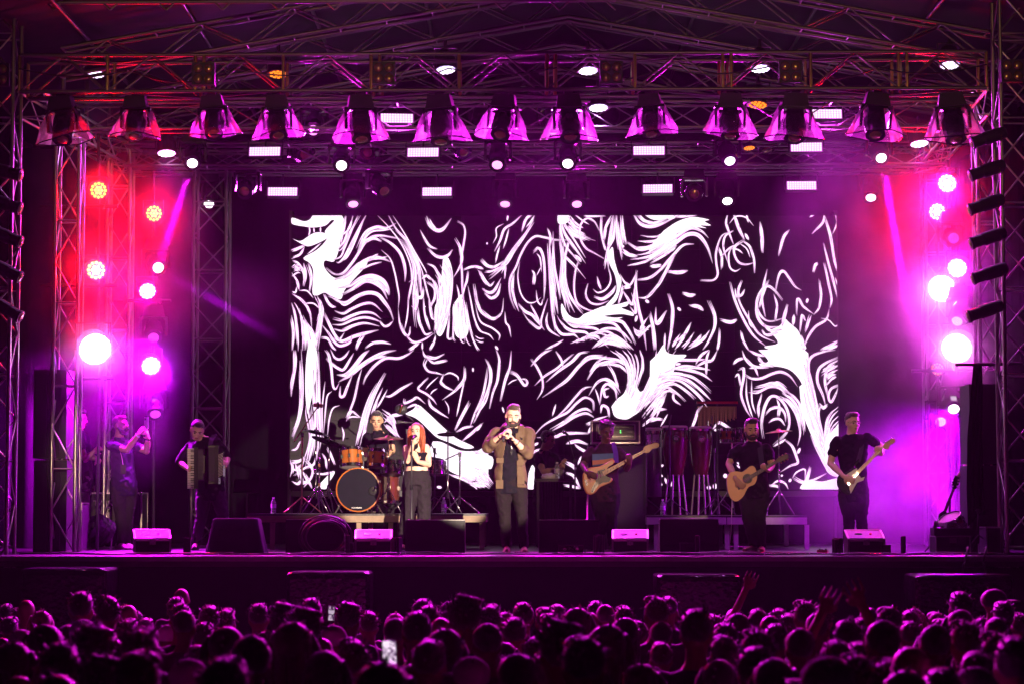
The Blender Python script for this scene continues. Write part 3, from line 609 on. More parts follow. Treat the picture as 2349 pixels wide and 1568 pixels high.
# (a mesh can only carry one lens material, so one mesh per state)
MH = mh_parts()
def moving_head(loc, tilt, pan, lens, label, group, sc=1., flip=False):
    t = thing('moving_head_light', label, 'stage light', loc, pan, group); t.scale = (sc,)*3
    if flip: t.rotation_euler = (math.pi, 0, pan)
    link('base', MH['base'], None, t); link('yoke', MH['yoke'], None, t)
    h = link('head', MH['head'], None, t); h.location = (0, 0, -.36); h.rotation_euler = (tilt, 0, 0)
    link('lens', MH[lens], None, h)
    return t
ORD = ['first', 'second', 'third', 'fourth', 'fifth', 'sixth', 'seventh', 'eighth', 'ninth', 'tenth', 'eleventh', 'twelfth', 'last']
def rain_cover(seed, parent):
    rr = random.Random(seed); b = MB(); n, rows = 32, 8; P = []
    j = [rr.uniform(0, 6) for _ in range(4)]
    for i in range(n):
        a = 2*math.pi*i/n
        side = abs(math.cos(a)); spike = max(0, side - .55)*1.2*(1 + .7*math.sin(a*3 + j[0]))
        for k in range(rows):
            u = k/(rows-1)
            r_ = .15 + .17*u**.8 + .012*math.sin(a*7 + u*6 + j[1]) + .010*mnoise.noise(Vector((math.cos(a)*5 + seed, math.sin(a)*5, u*5)))
            z = -.16 - .10*(1-spike) * (1-u) + spike*.06*(1-u) - u*.36 - .025*math.sin(a + j[2])*u - .02*math.sin(2*a + j[3])*u
            P.append((r_*math.cos(a)*1.02, r_*math.sin(a)*.85, z))
    for i in range(n):
        a = 2*math.pi*(i+.5)/n; clear = math.sin(a) < -.62 or math.sin(a) > .75
        b.k = 1 if clear else 0
        for k in range(rows-1):
            i2 = (i+1) % n; b.add([], []); b.f.append((i*rows+k, i2*rows+k, i2*rows+k+1, i*rows+k+1)); b.mi.append(b.k)
    b.v = [tuple(p) for p in P]
    c = b.build('rain_cover', [FROST, CLEAR], parent, smooth=False)
    rim = MB().tube([P[i*rows+rows-1] for i in range(n)] + [P[rows-1]], .007, 5, False).build('cover_rim', M['blackm'], c)
fx = [140, 312, 485, 632, 825, 1008, 1158, 1303, 1488, 1675, 1825, 2012, 2178]
for i, px in enumerate(fx):
    zz = (za + (zb-za)*(px-45)/2215) - .215
    t = moving_head((at(px, 215, 27.22).x, 27.22, zz), R(random.uniform(-38, -16)), R(random.uniform(-12, 12)), 'off',
                    f'black moving head in a crinkled rain cover, {ORD[i]} from the left on the front truss', 'rain-covered moving heads under the front truss')
    t.scale = (random.uniform(.94, 1.1),)*3; t.rotation_euler[1] = R(random.uniform(-7, 7))
    rain_cover(i*13+5, t)
# the beam heads under the rear trusses
def lit_head(px, py, Y, lens, label, tilt=-48, pan=0, beam=None, group='moving heads under the rear trusses', flip=False):
    g = at(px, py, Y); a = R(tilt)
    d = Vector((0, math.sin(a), -math.cos(a))); d.rotate(Matrix.Rotation(R(pan), 3, 'Z'))
    t = moving_head((g - d*.21 + Vector((0, 0, .36))), a, R(pan), lens, label, group)
    if lens in ('lens', 'lensm') and not beam and 600 < px < 1750 and group.startswith('moving heads under'): lamp('head_lamp', g + d*.04, g + d*.04 + Vector((0, -1, -.27)), 3900, (1, .01, .92), 72, .9, .08)
    if beam:
        pw_, dirv, ang, c_ = beam; lamp('beam_lamp', g + d*.03, g + Vector(dirv), pw_*(130 if ang < 6 else 3), c_, ang, .4, .05)
    return t
up = [(441, 376, 'lens'), (718, 300, 'lensm'), (783, 381, 'lens'), (1103, 300, 'lensd'), (1140, 380, 'lensm'), (1268, 300, 'lensm'), (1302, 377, 'lens'), (1674, 371, 'lens'), (2021, 364, 'lens')]
for i, (px, py, l) in enumerate(up):
    beam = {441: (900, (-.95, -1.2, -3.6), 3.0, MAG), 2021: (1500, (.45, -.4, -3.2), 3.2, MAG)}.get(px)
    lit_head(px, py, 31.0 if py > 320 else 29.6, l, f'lit moving head, {ORD[i]} from the left in the upper row between the rear trusses', tilt=random.uniform(-60, -42), pan=random.uniform(-12, 12), beam=beam)
lo = [(479, 470, 'lens'), (810, 470, 'lensm'), (1158, 470, 'lensm'), (1323, 470, 'lensm'), (1668, 463, 'lens'), (1997, 455, 'lens')]
for i, (px, py, l) in enumerate(lo):
    beam = {1997: (700, (.02, -.3, -4), 3.0, MAG), 1668: (600, (.05, -.3, -4), 3.4, MAG)}.get(px)
    lit_head(px, py, 33.1, l, f'lit moving head, {ORD[i]} from the left in the lower row just above the LED wall', tilt=random.uniform(-40, -28), pan=random.uniform(-10, 10), beam=beam)
for i, (px, py) in enumerate(((700, 355), (842, 350), (882, 440), (1592, 445), (1240, 250), (1760, 345), (560, 440), (1065, 350))):
    lit_head(px, py, 31.6, 'off', f'unlit black moving head, {ORD[i]} of the dark ones hung among the rear trusses', tilt=random.uniform(-80, -20), pan=random.uniform(-40, 40), group='unlit moving heads')

# LED bars
def led_meshes():
    h = MB().box((0, .05, 0), (.44, .09, .145)); h.box((0, .11, 0), (.30, .05, .10))
    for s in (-1, 1): h.box((s*.235, .05, .07), (.012, .05, .22))
    l = MB()
    for i in range(12):
        for j in range(4): l.box(((i-5.5)*.0345, -.002, (j-1.5)*.031), (.029, .008, .026))
    return h.mesh('housing', M['black']), l.mesh('led_array', E['led'])
LH, LL = led_meshes(); LBK = MB().box((0, .004, 0), (.425, .008, .128)).mesh('led_backing', E['ledback'])
bars = [(910, 272, 29.7, 'above the others, behind the fourth and fifth rain covers'), (607, 348, 31.0, 'upper row, nearest the red lamps'), (970, 350, 31.0, 'upper row, just left of centre'),
        (1488, 346, 31.0, 'upper row, just right of centre'), (1849, 338, 31.0, 'upper row, nearest the pink lamps'), (1893, 262, 29.7, 'half hidden behind a rain cover by the amber lamp'),
        (648, 440, 33.0, 'lower row, above the top left part of the LED wall'), (1002, 440, 33.0, 'lower row, above the centre of the LED wall'),
        (1508, 433, 33.0, 'lower row, above the right half of the LED wall'), (1838, 426, 33.0, 'lower row, above the smoky right end of the LED wall')]
for i, (px, py, Y, lab) in enumerate(bars):
    g = at(px, py, Y); t = thing('led_bar', 'lit LED strobe bar, ' + lab, 'stage light', g, R(random.uniform(-6, 6)), 'LED strobe bars on the trusses')
    hh = link('housing', LH, None, t); hh.rotation_euler = (R(-14), 0, R(0)); q = link('led_array', LL, None, hh); tag(q, kind='stuff'); link('led_backing', LBK, None, hh)
    rod('hanger', g + Vector((0, .06, .08)), g + Vector((0, .06, .26)), .012, M['black'], t)
    lamp('led_bar_lamp', g + Vector((0, -.05, -.02)), g + Vector((0, -1.0, -.55)) if px != 1838 else g + Vector((0, -.4, -1.3)), 210 if px != 1838 else 700, (.95, .05, 1), 120 if px != 1838 else 60, .8, .12)

# PAR cans
def par_meshes(sz):
    b = MB().lathe([(.05, .13*1.2), (.09, .12), (.118, .05), (.125, -.04), (.125, -.075), (.118, -.08)], n=18)
    b.lathe([(.03, .15), (.03, .19)], n=8)
    br = MB()
    for s in (-1, 1): br.box((s*.135, 0, .07), (.008, .035, .20))
    br.box((0, 0, .172), (.27, .035, .008)); br.lathe([(.02, .17), (.02, .26)], n=8)
    leds = MB()
    for r_, k in ((0, 1), (.042, 6), (.087, 12)):
        for i in range(k):
            a = 2*math.pi*i/k; leds.lathe([(.0175, -.082), (.0175, -.088), (.008, -.0905)], (r_*math.cos(a), r_*math.sin(a), 0), n=7)
    return b.mesh('can', M['black'], False), br.mesh('bracket', M['black']), leds
PB, PK, PL = par_meshes(1)
PLM = {}
def par(px, py, Y, state, aimv, label, group, power=0, color=MAG, ang=110, sc=1., blend=.9):
    g = at(px, py, Y); d = Vector(aimv).normalized()
    t = thing('par_light', label, 'stage light', g - d*.08*sc, 0, group); t.scale = (sc,)*3
    can = link('can', PB, None, t); can.rotation_mode = 'QUATERNION'; can.rotation_quaternion = (-d).to_track_quat('Z', 'Y')
    br = link('bracket', PK, None, t)
    if state not in PLM:
        PLM[state] = PL.mesh('led_array', E[state]); PLM[state+'b'] = MB().lathe([(.112, -.0805), (.10, -.082), (.001, -.083)], n=20).mesh('lens', E[state.replace('hot', '')+'back'])
    q = link('led_array', PLM[state], None, can); tag(q, kind='stuff'); link('lens', PLM[state+'b'], None, can)
    if sc >= 1.5: MB().lathe([(.118, -.083), (.10, -.097), (.001, -.104)], n=24).build('lens', E['glare'], can, True)
    if power: lamp('par_lamp', g + d*.03, g + d, power, color, ang, blend, .10*sc)
    return t
GT = 'LED PAR lights along the trusses'
for px, py, Y, st, pw_, lab in ((217, 170, 28.4, 'white', 130, 'white lit PAR light inside the front truss, nearest the red lamps'), (638, 171, 28.4, 'amber', 0, 'amber lit PAR light inside the front truss beside a gold-glinting upright'),
        (1022, 161, 28.4, 'white', 100, 'white lit PAR light inside the front truss, just left of centre'), (1348, 163, 28.4, 'white', 160, 'white lit PAR light inside the front truss, just right of centre'),
        (1743, 158, 28.4, 'white', 160, 'white lit PAR light inside the front truss beside the fourth blinder'), (2178, 150, 28.4, 'white', 160, 'white lit PAR light at the pink-lamp end of the front truss'),
        (1372, 248, 29.2, 'white', 130, 'white lit PAR light hanging between two rain covers right of centre'), (1737, 241, 29.2, 'amber', 0, 'amber lit PAR light hanging between two rain covers'),
        (2108, 330, 31.0, 'mag', 160, 'pink lit PAR light under the third truss near the beam of smoke'), (382, 352, 31.0, 'mag', 100, 'pink lit PAR light under the third truss near the red lamps'),
        (1718, 340, 31.2, 'amber', 0, 'small amber lit PAR light beside a lit moving head')):
    par(px, py, Y, st, (random.uniform(-.1, .1), -.24, -1), lab, GT, pw_*.9, (0.75, .25, 1) if st == 'white' else MAG, 100, 1.1 if px != 1718 else .7)
GS = 'PAR lights on the side towers facing the crowd'
sidel = [(226, 437, 29.2, 'red', 130, RED, 'red PAR light, topmost on the tower above the speaker stack', 1.), (353, 490, 30.6, 'red', 200, RED, 'red PAR light standing apart beside the lone violet beam', 1.),
         (220, 620, 29.2, 'redhot', 620, RED, 'orange-red PAR light halfway up the tower above the speaker stack', 1.1), (338, 668, 30.6, 'mag', 260, (1, 0, .4), 'pink PAR light below the red ones beside the truss tower', 1.),
         (218, 800, 28.2, 'mag', 1500, (1.0, .03, .8), 'blinding pink-white PAR light just above the crew men', 1.6), (346, 838, 30.6, 'mag', 500, (.55, .0, 1.0), 'violet-white PAR light above the man filming with a phone', 1.15),
         (2172, 421, 30.2, 'mag', 160, MAG, 'violet-white PAR light at the top of the smoky side tower', 1.1), (2149, 486, 30.4, 'redhot', 560, RED, 'yellow-red PAR light near the top of the smoky side tower', 1.),
         (2195, 615, 30.0, 'mag', 420, MAG, 'pink-white PAR light below the red one on the smoky side', 1.15), (2160, 662, 30.6, 'mag', 1100, (1, .03, .9), 'large glaring pink PAR light in the middle of the smoky side', 1.5),
         (2194, 798, 30.0, 'mag', 1200, (1, .03, .9), 'large glaring pink PAR light lowest of the glaring ones on the smoky side', 1.6), (2150, 845, 31.0, 'amber', 0, MAG, 'small dim amber PAR light under the glaring pink ones', .8)]
for px, py, Y, st, pw_, c_, lab, sc in sidel:
    par(px, py, Y, st, ((1174-px)/2600, -1, -.16 if c_ is RED else -.42), lab, GS, pw_*(2.8 if c_ is RED else .66), c_, 120, sc, 1.)
for px, py, Y, l, lab, beam, tl, pn in ((363, 615, 30.7, 'lens', 'moving head throwing a violet beam across the dark, beside the red lamps', (500, (3.0, -.6, -1.75), 3.0, (.7, 0, 1)), -70, 20),
        (352, 775, 30.6, 'lensd', 'moving head with a dim pink lens between two PAR lights above the phone man', (1500, (-.75, -.5, -1.6), 115, (.75, 0, 1)), -60, 10), (356, 950, 30.6, 'lensd', 'moving head beside the phone held by the man filming', (420, (.5, -.6, -1.4), 90, (.8, .02, 1)), -45, 15),
        (2187, 547, 30.0, 'lensd', 'moving head with a violet lens between the red and pink PAR lights', None, -80, 0), (2194, 738, 30.0, 'lensm', 'moving head with its lens lit between two glaring PAR lights', None, -50, -30),
        (2187, 938, 30.0, 'lens', 'moving head with a white lens above the guitar on its stand', (420, (-1.2, -.6, -1.6), 120, (.62, 0, 1)), -55, -5), (2157, 967, 31.2, 'lensm', 'moving head glowing pink low in the smoke behind another one', None, -60, -5)):
    lit_head(px, py, Y, l, lab, tl, pn, beam, 'moving heads on the side towers')
# pipes on the side towers that carry them
for i, (p0, p1, Y, lab) in enumerate((((92, 474), (270, 474), 29.25, 'black cross pipe on the slim tower under the topmost red lamp'), ((92, 655), (270, 655), 29.25, 'black cross pipe on the slim tower under the orange-red lamp'),
        ((150, 868), (262, 866), 29.25, 'black cross pipe on the slim tower under the blinding lamp'), ((262, 690), (392, 690), 30.7, 'black cross pipe below the pink lamp beside the truss tower'), ((2090, 850), (2290, 846), 30.9, 'black cross pipe low among the pink lamps'))):
    t = thing('cross_pipe', lab, 'pipe', at(*p0, Y)); rod('tube', at(*p0, Y), at(*p1, Y), .022, M['black'], t)
    for f in (.2, .8): q = at(*p0, Y).lerp(at(*p1, Y), f); rod('clamp', q - Vector((0, .05, 0)), q + Vector((0, .05, 0)), .035, M['black'], t)
for i, (px, y0, y1, Y) in enumerate(((226, 300, 1000, 29.6), (352, 395, 1250, 31.0), (2190, 390, 1000, 30.4), (2150, 420, 1000, 31.2))):
    t = thing('light_pole', ['upright pole carrying the column of lamps nearest the speaker stack', 'upright pole carrying the column of lamps above the phone man', 'upright pole carrying the glaring pink lamps', 'upright pole behind the glaring pink lamps'][i], 'pole', at(px, y1, Y))
    rod('tube', at(px, y1, Y), at(px, y0, Y), .02, M['black'], t)
    if y1 < 1200: rod('tube', at(px, y1, Y), (at(px, y1, Y).x, Y, SZ), .02, M['black'], t)
# long black spotlights on the front towers
def spot_can(g, d, label):
    t = thing('profile_spot', label, 'stage light', g, 0, 'black spotlights on the front towers')
    q = Vector(d).normalized().to_track_quat('Z', 'Y').to_matrix()
    t.scale = (.68,)*3
    MB().lathe([(.06, -.30), (.10, -.27), (.115, -.10), (.115, .10), (.10, .13), (.10, .28), (.112, .30), (.112, .34)], rot=q, n=16).build('body', M['black'], t)
    ln = MB().lathe([(.098, .335), (.07, .35), (.001, .356)], rot=q, n=16).build('lens', gold, t, True)
    MB().lathe([(.055, -.301), (.04, -.306), (.001, -.308)], rot=q, n=14).build('rear_cap', gold, t)  # gold disc imitates warm light caught on the cap
    vents = MB()
    for k in range(5): vents.box(q @ Vector((.117*math.cos(k*.45-2.2), .117*math.sin(k*.45-2.2), -.16)), (.02, .02, .02))
    v_ = vents.build('vent', gold, t); tag(v_, kind='stuff')  # gold bits imitate glints of warm light
    MB().box((0, .10, .1), (.03, .14, .03)).build('yoke', M['black'], t)
for i, (px, py) in enumerate(((6, 393), (6, 466), (8, 540), (8, 618), (10, 706))):
    spot_can(at(px, py, 26.75), (1, -.15, -.25 - .08*i), f'black spotlight, {ORD[i]} from the top on the tower at the phone-lamp edge of the stage')
for i, (px, py) in enumerate(((2270, 315), (2266, 390), (2264, 468), (2268, 545), (2272, 626), (2262, 712))):
    spot_can(at(px, py, 26.7), (-1, -.05, -.34), f'black spotlight, {ORD[i]} from the top beside the tower above the hanging curtain')
# four-lamp blinders
bm_h = MB().box((0, .05, 0), (.265, .10, .265)).mesh('housing', M['black'])
bm_l = MB().lathe([(.056, 0), (.052, .012), (.03, .022), (.001, .026)], rot=rot_to((0, -1, 0)), n=16).mesh('lamp', gold, True)
for i, px in enumerate((-6, 466, 880, 1402, 1813, 2322)):
    g = at(px, 171 - .0037*px, 26.85); t = thing('blinder', f'dark four-lamp blinder box with gold-glinting bulbs, {ORD[i]} from the left on the front truss', 'stage light', g, 0, 'four-lamp blinders on the front truss')
    link('housing', bm_h, None, t)
    for x in (-.062, .062):
        for z in (-.062, .062): q = link('lamp', bm_l, None, t); q.location = (x, -.002, z)
# cables looped along the front truss
for i in range(9):
    x0 = xa + (xb-xa)*i/9; pts = [(x0 + (xb-xa)/9*k/4, 26.97 + .1*(i % 2), za + .05 + (zb-za)*i/9 - .12*math.sin(math.pi*k/4) + .03*math.sin(i*3+k)) for k in range(5)]
    o = MB().tube(spline(pts, 4), .009, 5).build('truss_cable', M['cable'], smooth=True)
    tag(o, f'black cable looped along the front truss, {ORD[i]} loop from the left', 'cable', 'cable loops on the front truss')

# ------------------------------------------------------------------ air
def volume_box(name, c, d, m):
    o = MB().box(c, d).build(name, m); return tag(o, kind='stuff')
hz = bpy.data.materials.new('haze_air'); hz.use_nodes = True; n = hz.node_tree; n.nodes.clear()
ot = n.nodes.new('ShaderNodeOutputMaterial'); pv = n.nodes.new('ShaderNodeVolumePrincipled')
pv.inputs['Color'].default_value = (.92, .92, .94, 1); pv.inputs['Density'].default_value = .00014; pv.inputs['Anisotropy'].default_value = .5
n.links.new(pv.outputs[0], ot.inputs['Volume'])
volume_box('haze', (0, 17, 5.0), (30, 46, 12.0), hz)

def smoke(name, c, r, dens, scale, seed, contrast=.5, aniso=.3):
    """a soft-edged bank for stage smoke and lamp halos: density fades to nothing before the box ends"""
    m = bpy.data.materials.new(name); m.use_nodes = True; n = m.node_tree; n.nodes.clear(); L = n.links.new
    ot = n.nodes.new('ShaderNodeOutputMaterial'); pv = n.nodes.new('ShaderNodeVolumePrincipled'); tc = n.nodes.new('ShaderNodeTexCoord')
    vm = n.nodes.new('ShaderNodeVectorMath'); vm.operation = 'LENGTH'
    sc_ = n.nodes.new('ShaderNodeVectorMath'); sc_.operation = 'DIVIDE'; sc_.inputs[1].default_value = r
    L(tc.outputs['Object'], sc_.inputs[0]); L(sc_.outputs[0], vm.inputs[0])
    fall = n.nodes.new('ShaderNodeMapRange'); fall.interpolation_type = 'SMOOTHSTEP'
    fall.inputs['From Min'].default_value = .98; fall.inputs['From Max'].default_value = .15; fall.inputs['To Min'].default_value = 0; fall.inputs['To Max'].default_value = 1
    L(vm.outputs['Value'], fall.inputs['Value'])
    nz = n.nodes.new('ShaderNodeTexNoise'); nz.inputs['Scale'].default_value = scale; nz.inputs['Detail'].default_value = 2.5; nz.inputs['Distortion'].default_value = .6
    ad = n.nodes.new('ShaderNodeVectorMath'); ad.inputs[1].default_value = (seed, seed*2.1, 0); L(tc.outputs['Object'], ad.inputs[0]); L(ad.outputs[0], nz.inputs['Vector'])
    rg = n.nodes.new('ShaderNodeMapRange'); rg.inputs['From Min'].default_value = .5 - .5*(1-contrast); rg.inputs['From Max'].default_value = .5 + .35*(1-contrast) + .05
    rg.inputs['To Min'].default_value = .08 if contrast > .4 else .4; rg.inputs['To Max'].default_value = 1
    L(nz.outputs['Fac'], rg.inputs['Value'])
    mu = n.nodes.new('ShaderNodeMath'); mu.operation = 'MULTIPLY'; L(fall.outputs[0], mu.inputs[0]); L(rg.outputs[0], mu.inputs[1])
    m2 = n.nodes.new('ShaderNodeMath'); m2.operation = 'MULTIPLY'; L(mu.outputs[0], m2.inputs[0]); m2.inputs[1].default_value = dens
    pv.inputs['Color'].default_value = (.93, .92, .95, 1); pv.inputs['Anisotropy'].default_value = aniso; L(m2.outputs[0], pv.inputs['Density']); L(pv.outputs[0], ot.inputs['Volume'])
    o = MB().box((0, 0, 0), (2*r[0], 2*r[1], 2*r[2])).build(name, m); o.location = c; return tag(o, kind='stuff')
c = at(215, 650, 29.1); smoke('smoke_and_halo', c, (1.75, 2.0, 3.2), .095, 1.6, 3, .62, .75)
c = at(2120, 640, 29.6); smoke('smoke_and_halo', c, (2.2, 2.4, 3.2), .12, 1.6, 8, .62, .75)
c = at(2030, 1150, 29.7); smoke('smoke_and_halo', c, (1.7, 1.7, 1.25), .55, 1.7, 5, .62, .1)
c = at(1850, 700, 31.6); smoke('smoke_and_halo', c, (1.3, 1.5, 2.6), .09, 1.1, 15, .55)

c = at(2040, 480, 31.0); smoke('smoke_and_halo', c, (.9, 1.1, 1.7), .14, 2.6, 21, .6, 0.)
c = at(405, 480, 30.8); smoke('smoke_and_halo', c, (.6, 1.0, 1.3), .11, 1.6, 31, .3, 0.)
c = at(500, 690, 30.4); smoke('smoke_and_halo', c, (1.3, .9, .9), .07, 1.6, 41, .3, 0.)

for px, py, Y, r_, d_, sd in ((218, 800, 27.8, .75, .42, 51), (222, 618, 28.8, .8, .34, 52), (353, 490, 30.2, .6, .34, 53), (226, 437, 28.8, .5, .3, 54), (346, 838, 30.2, .55, .4, 55), (2170, 700, 29.9, 1.0, .36, 56), (2194, 800, 29.5, .75, .40, 57), (2140, 490, 29.9, .9, .34, 58)):  # compact banks added before the lamps to form their bloom
    smoke('smoke_and_halo', at(px, py, Y), (r_, r_*.8, r_), d_, 2.6, sd, .2, .78)

# ================================================================== people
def skin(name, c): return mat(name, c, .5, 0, .12, 14, .08, 60, spec=.35)
SK = dict(light=skin('skin_light', (.66, .42, .31)), tan=skin('skin_tan', (.50, .29, .195)), olive=skin('skin_olive', (.36, .20, .13)), dark=skin('skin_dark', (.13, .06, .038)))
def fabric(name, c, b=.5, bs=11, rough=.85, sheen=0.): return mat(name, c, rough, 0, .2, 5, b, bs, sheen, spec=.07)
FB = dict(tee=fabric('black_tee', (.008, .007, .012)), navy=fabric('navy_polo', (.035, .026, .06)), jeans=fabric('dark_jeans', (.045, .038, .045)), black=fabric('black_trousers', (.018, .017, .02)),
          grey=fabric('faded_jeans', (.20, .17, .18)), brown=fabric('brown_jacket', (.11, .068, .044), .75, 9, .62), charcoal=fabric('charcoal_jeans', (.013, .009, .011)), maroon=fabric('dark_red_tee', (.04, .02, .028)),
          wide=fabric('dark_wide_trousers', (.022, .017, .022)), shoe=fabric('dark_shoe', (.03, .028, .03)), sneaker=fabric('pale_sneaker', (.62, .52, .48)), gold=mat('bronze_shoe', (.35, .25, .16), .4, .5, .2, 12),
          purple=fabric('violet_strap', (.10, .05, .28)), strap=fabric('black_strap', (.03, .028, .04)))
HR = dict(black=mat('black_hair', (.012, .009, .008), .42, 0, .3, 70, .6, 90, .25), brown=mat('brown_hair', (.05, .026, .016), .42, 0, .3, 70, .6, 90, .25), ginger=mat('ginger_hair', (.30, .055, .014), .4, 0, .35, 50, .5, 70, .2),
          beard=mat('beard', (.03, .018, .013), .7, 0, .3, 80, .5, 120))
EYE = mat('eye', (.02, .012, .01), .25, 0, 0); LIP = mat('lip', (.30, .10, .09), .45, 0, .1); BROW = HR['beard']

def remesh(name, b, m, voxel=.009, sm=3, parent=None, fac=.5, post=None):
    """the shapes in b grown together into one smooth skin"""
    me = bpy.data.meshes.new(name); me.from_pydata(b.v, [], b.f); me.update()
    bm = bmesh.new(); bm.from_mesh(me); bmesh.ops.recalc_face_normals(bm, faces=bm.faces); bm.to_mesh(me); bm.free()
    o = bpy.data.objects.new(name, me); col.objects.link(o)
    r_ = o.modifiers.new('r', 'REMESH'); r_.mode = 'VOXEL'; r_.voxel_size = voxel
    s_ = o.modifiers.new('s', 'SMOOTH'); s_.factor = fac; s_.iterations = sm
    out = bpy.data.meshes.new_from_object(o.evaluated_get(bpy.context.evaluated_depsgraph_get()))
    bpy.data.objects.remove(o); bpy.data.meshes.remove(me)
    if post:
        bm = bmesh.new(); bm.from_mesh(out); post(bm); bm.to_mesh(out); bm.free()
    out.materials.clear(); out.materials.append(m); out.name = name
    out.polygons.foreach_set('use_smooth', [True]*len(out.polygons))
    return link(name, out, None, parent)
def folds(bm, amp, fr):
    bm.normal_update()
    for v in bm.verts:
        c = v.co; a = mnoise.noise(Vector((c.x*fr*.9 + c.z*fr*.5, c.y*fr*.9, c.z*fr*.75))); c2 = mnoise.noise(Vector((c.x*fr*2.1 - c.z*fr*1.4, c.y*fr*2, c.z*fr*1.7 + 5)))
        v.co += v.normal*(amp*(1 - 2*abs(a)) *.7 + amp*.55*c2 - amp*.25)
def loft(b, rings, n=20):
    P = [c + u*(rx*math.cos(2*math.pi*k/n)) + v*(ry*math.sin(2*math.pi*k/n)) for c, u, v, rx, ry in rings for k in range(n)]
    m_ = len(rings)
    b.add(P, [(i*n+k, i*n+(k+1) % n, (i+1)*n+(k+1) % n, (i+1)*n+k) for i in range(m_-1) for k in range(n)] + [tuple(reversed(range(n))), tuple((m_-1)*n+k for k in range(n))])
def limb(b, pts, rs, n=10):
    """joints rounded by balls"""
    b.tube(pts, rs, n)
    for p, r_ in zip(pts, rs): b.ell(p, (r_, r_, r_), nu=10, nv=6)
def hand(b, wr, kn, grip, s, curl=.6, thumb=1, spread=1.):
    """wr wrist, kn knuckles, grip the way the fingers close"""
    d = (kn - wr); d = d.normalized(); g = Vector(grip); g = (g - d*g.dot(d)); g = g.normalized() if g.length > 1e-5 else d.orthogonal().normalized()
    a = d.cross(g).normalized(); k = wr + d*.088*s
    rot = Matrix((a, g, d)).transposed()
    b.ell(wr + d*.05*s, (.041*s, .017*s, .056*s), rot, 12, 8)
    for i, (off, ln) in enumerate(((-.031, .9), (-.010, 1.03), (.011, .97), (.031, .78))):
        o = k + a*(off*s*spread); l = .034*ln*s
        d1 = (d*(1-.55*curl) + g*curl*.75 + a*off*4*(spread-.8)).normalized(); d2 = (d*(1-1.5*curl) + g*curl*1.1).normalized(); d3 = (d*(1-2.3*curl) + g*curl*.7).normalized()
        p1 = o + d1*l*1.15; p2 = p1 + d2*l*.8; p3 = p2 + d3*l*.62
        b.tube([o - d*.02*s, o, p1, p2, p3], [.0105*s, .0105*s, .0098*s, .009*s, .0075*s], 7)
    o = wr + d*.03*s - a*(.034*s*thumb); t1 = (d*.65 - a*thumb*.75 + g*.35).normalized(); t2 = (d*.85 - a*.1*thumb + g*.6).normalized()
    b.tube([o, o + t1*.034*s, o + t1*.034*s + t2*.032*s], [.014*s, .0115*s, .009*s], 7)

def hrot(yaw, pitch, roll=0.): return Matrix.Rotation(R(yaw), 3, 'Z') @ Matrix.Rotation(R(-roll), 3, 'Y') @ Matrix.Rotation(R(pitch), 3, 'X')
def head_parts(b, c, rot, k):
    e = lambda p, r_, **kw: b.ell(c + rot @ (Vector(p)*k), [q*k for q in r_], rot, **kw)
    e((0, .012, .025), (.076, .094, .086), nu=18, nv=12); e((0, -.020, -.028), (.063, .068, .086)); e((0, -.034, -.086), (.044, .046, .036)); e((0, -.076, .017), (.052, .014, .013))
    for x in (-1, 1): e((x*.077, .006, -.012), (.011, .018, .030)); e((x*.036, -.062, -.03), (.022, .02, .02))
    b.tube([c + rot @ (Vector(p)*k) for p in ((0, -.086, .008), (0, -.100, -.020), (0, -.106, -.036))], [.008*k, .011*k, .015*k], 8)
    e((0, -.078, -.064), (.024, .012, .012))
def face(t, c, rot, k, beard=0, brow=True, eyes=True, moustache=0, L=Vector()):
    X = lambda p: c + rot @ (Vector(p)*k) - L
    for x in (-1, 1):
        if eyes: MB().ell(X((x*.031, -.078, -.004)), (.014*k, .009*k, .0065*k), rot, 8, 6).build('eye', EYE, t, True)
        if brow: MB().tube([X((x*.012, -.092, .017)), X((x*.032, -.090, .024)), X((x*.052, -.074, .018))], [.005*k, .0058*k, .003*k], 6).build('eyebrow', BROW, t, True)
    MB().ell(X((0, -.0865, -.066)), (.023*k, .010*k, .0085*k), rot, 10, 6).build('mouth', LIP, t, True)
    if beard:
        b = MB(); b.ell(X((0, -.030, -.083)), (.056*k, .056*k, .046*k), rot, 16, 10, .06, 22)
        for x in (-1, 1): b.tube([X((x*.066, -.002, -.03)), X((x*.060, -.030, -.066)), X((x*.032, -.068, -.092))], [.014*k, .02*k, .018*k], 7)
        if moustache: b.tube([X((-.034, -.078, -.064)), X((-.014, -.094, -.052)), X((.014, -.094, -.052)), X((.034, -.078, -.064))], .0085*k, 7)
        b.build('beard', HR['beard'], t, True)
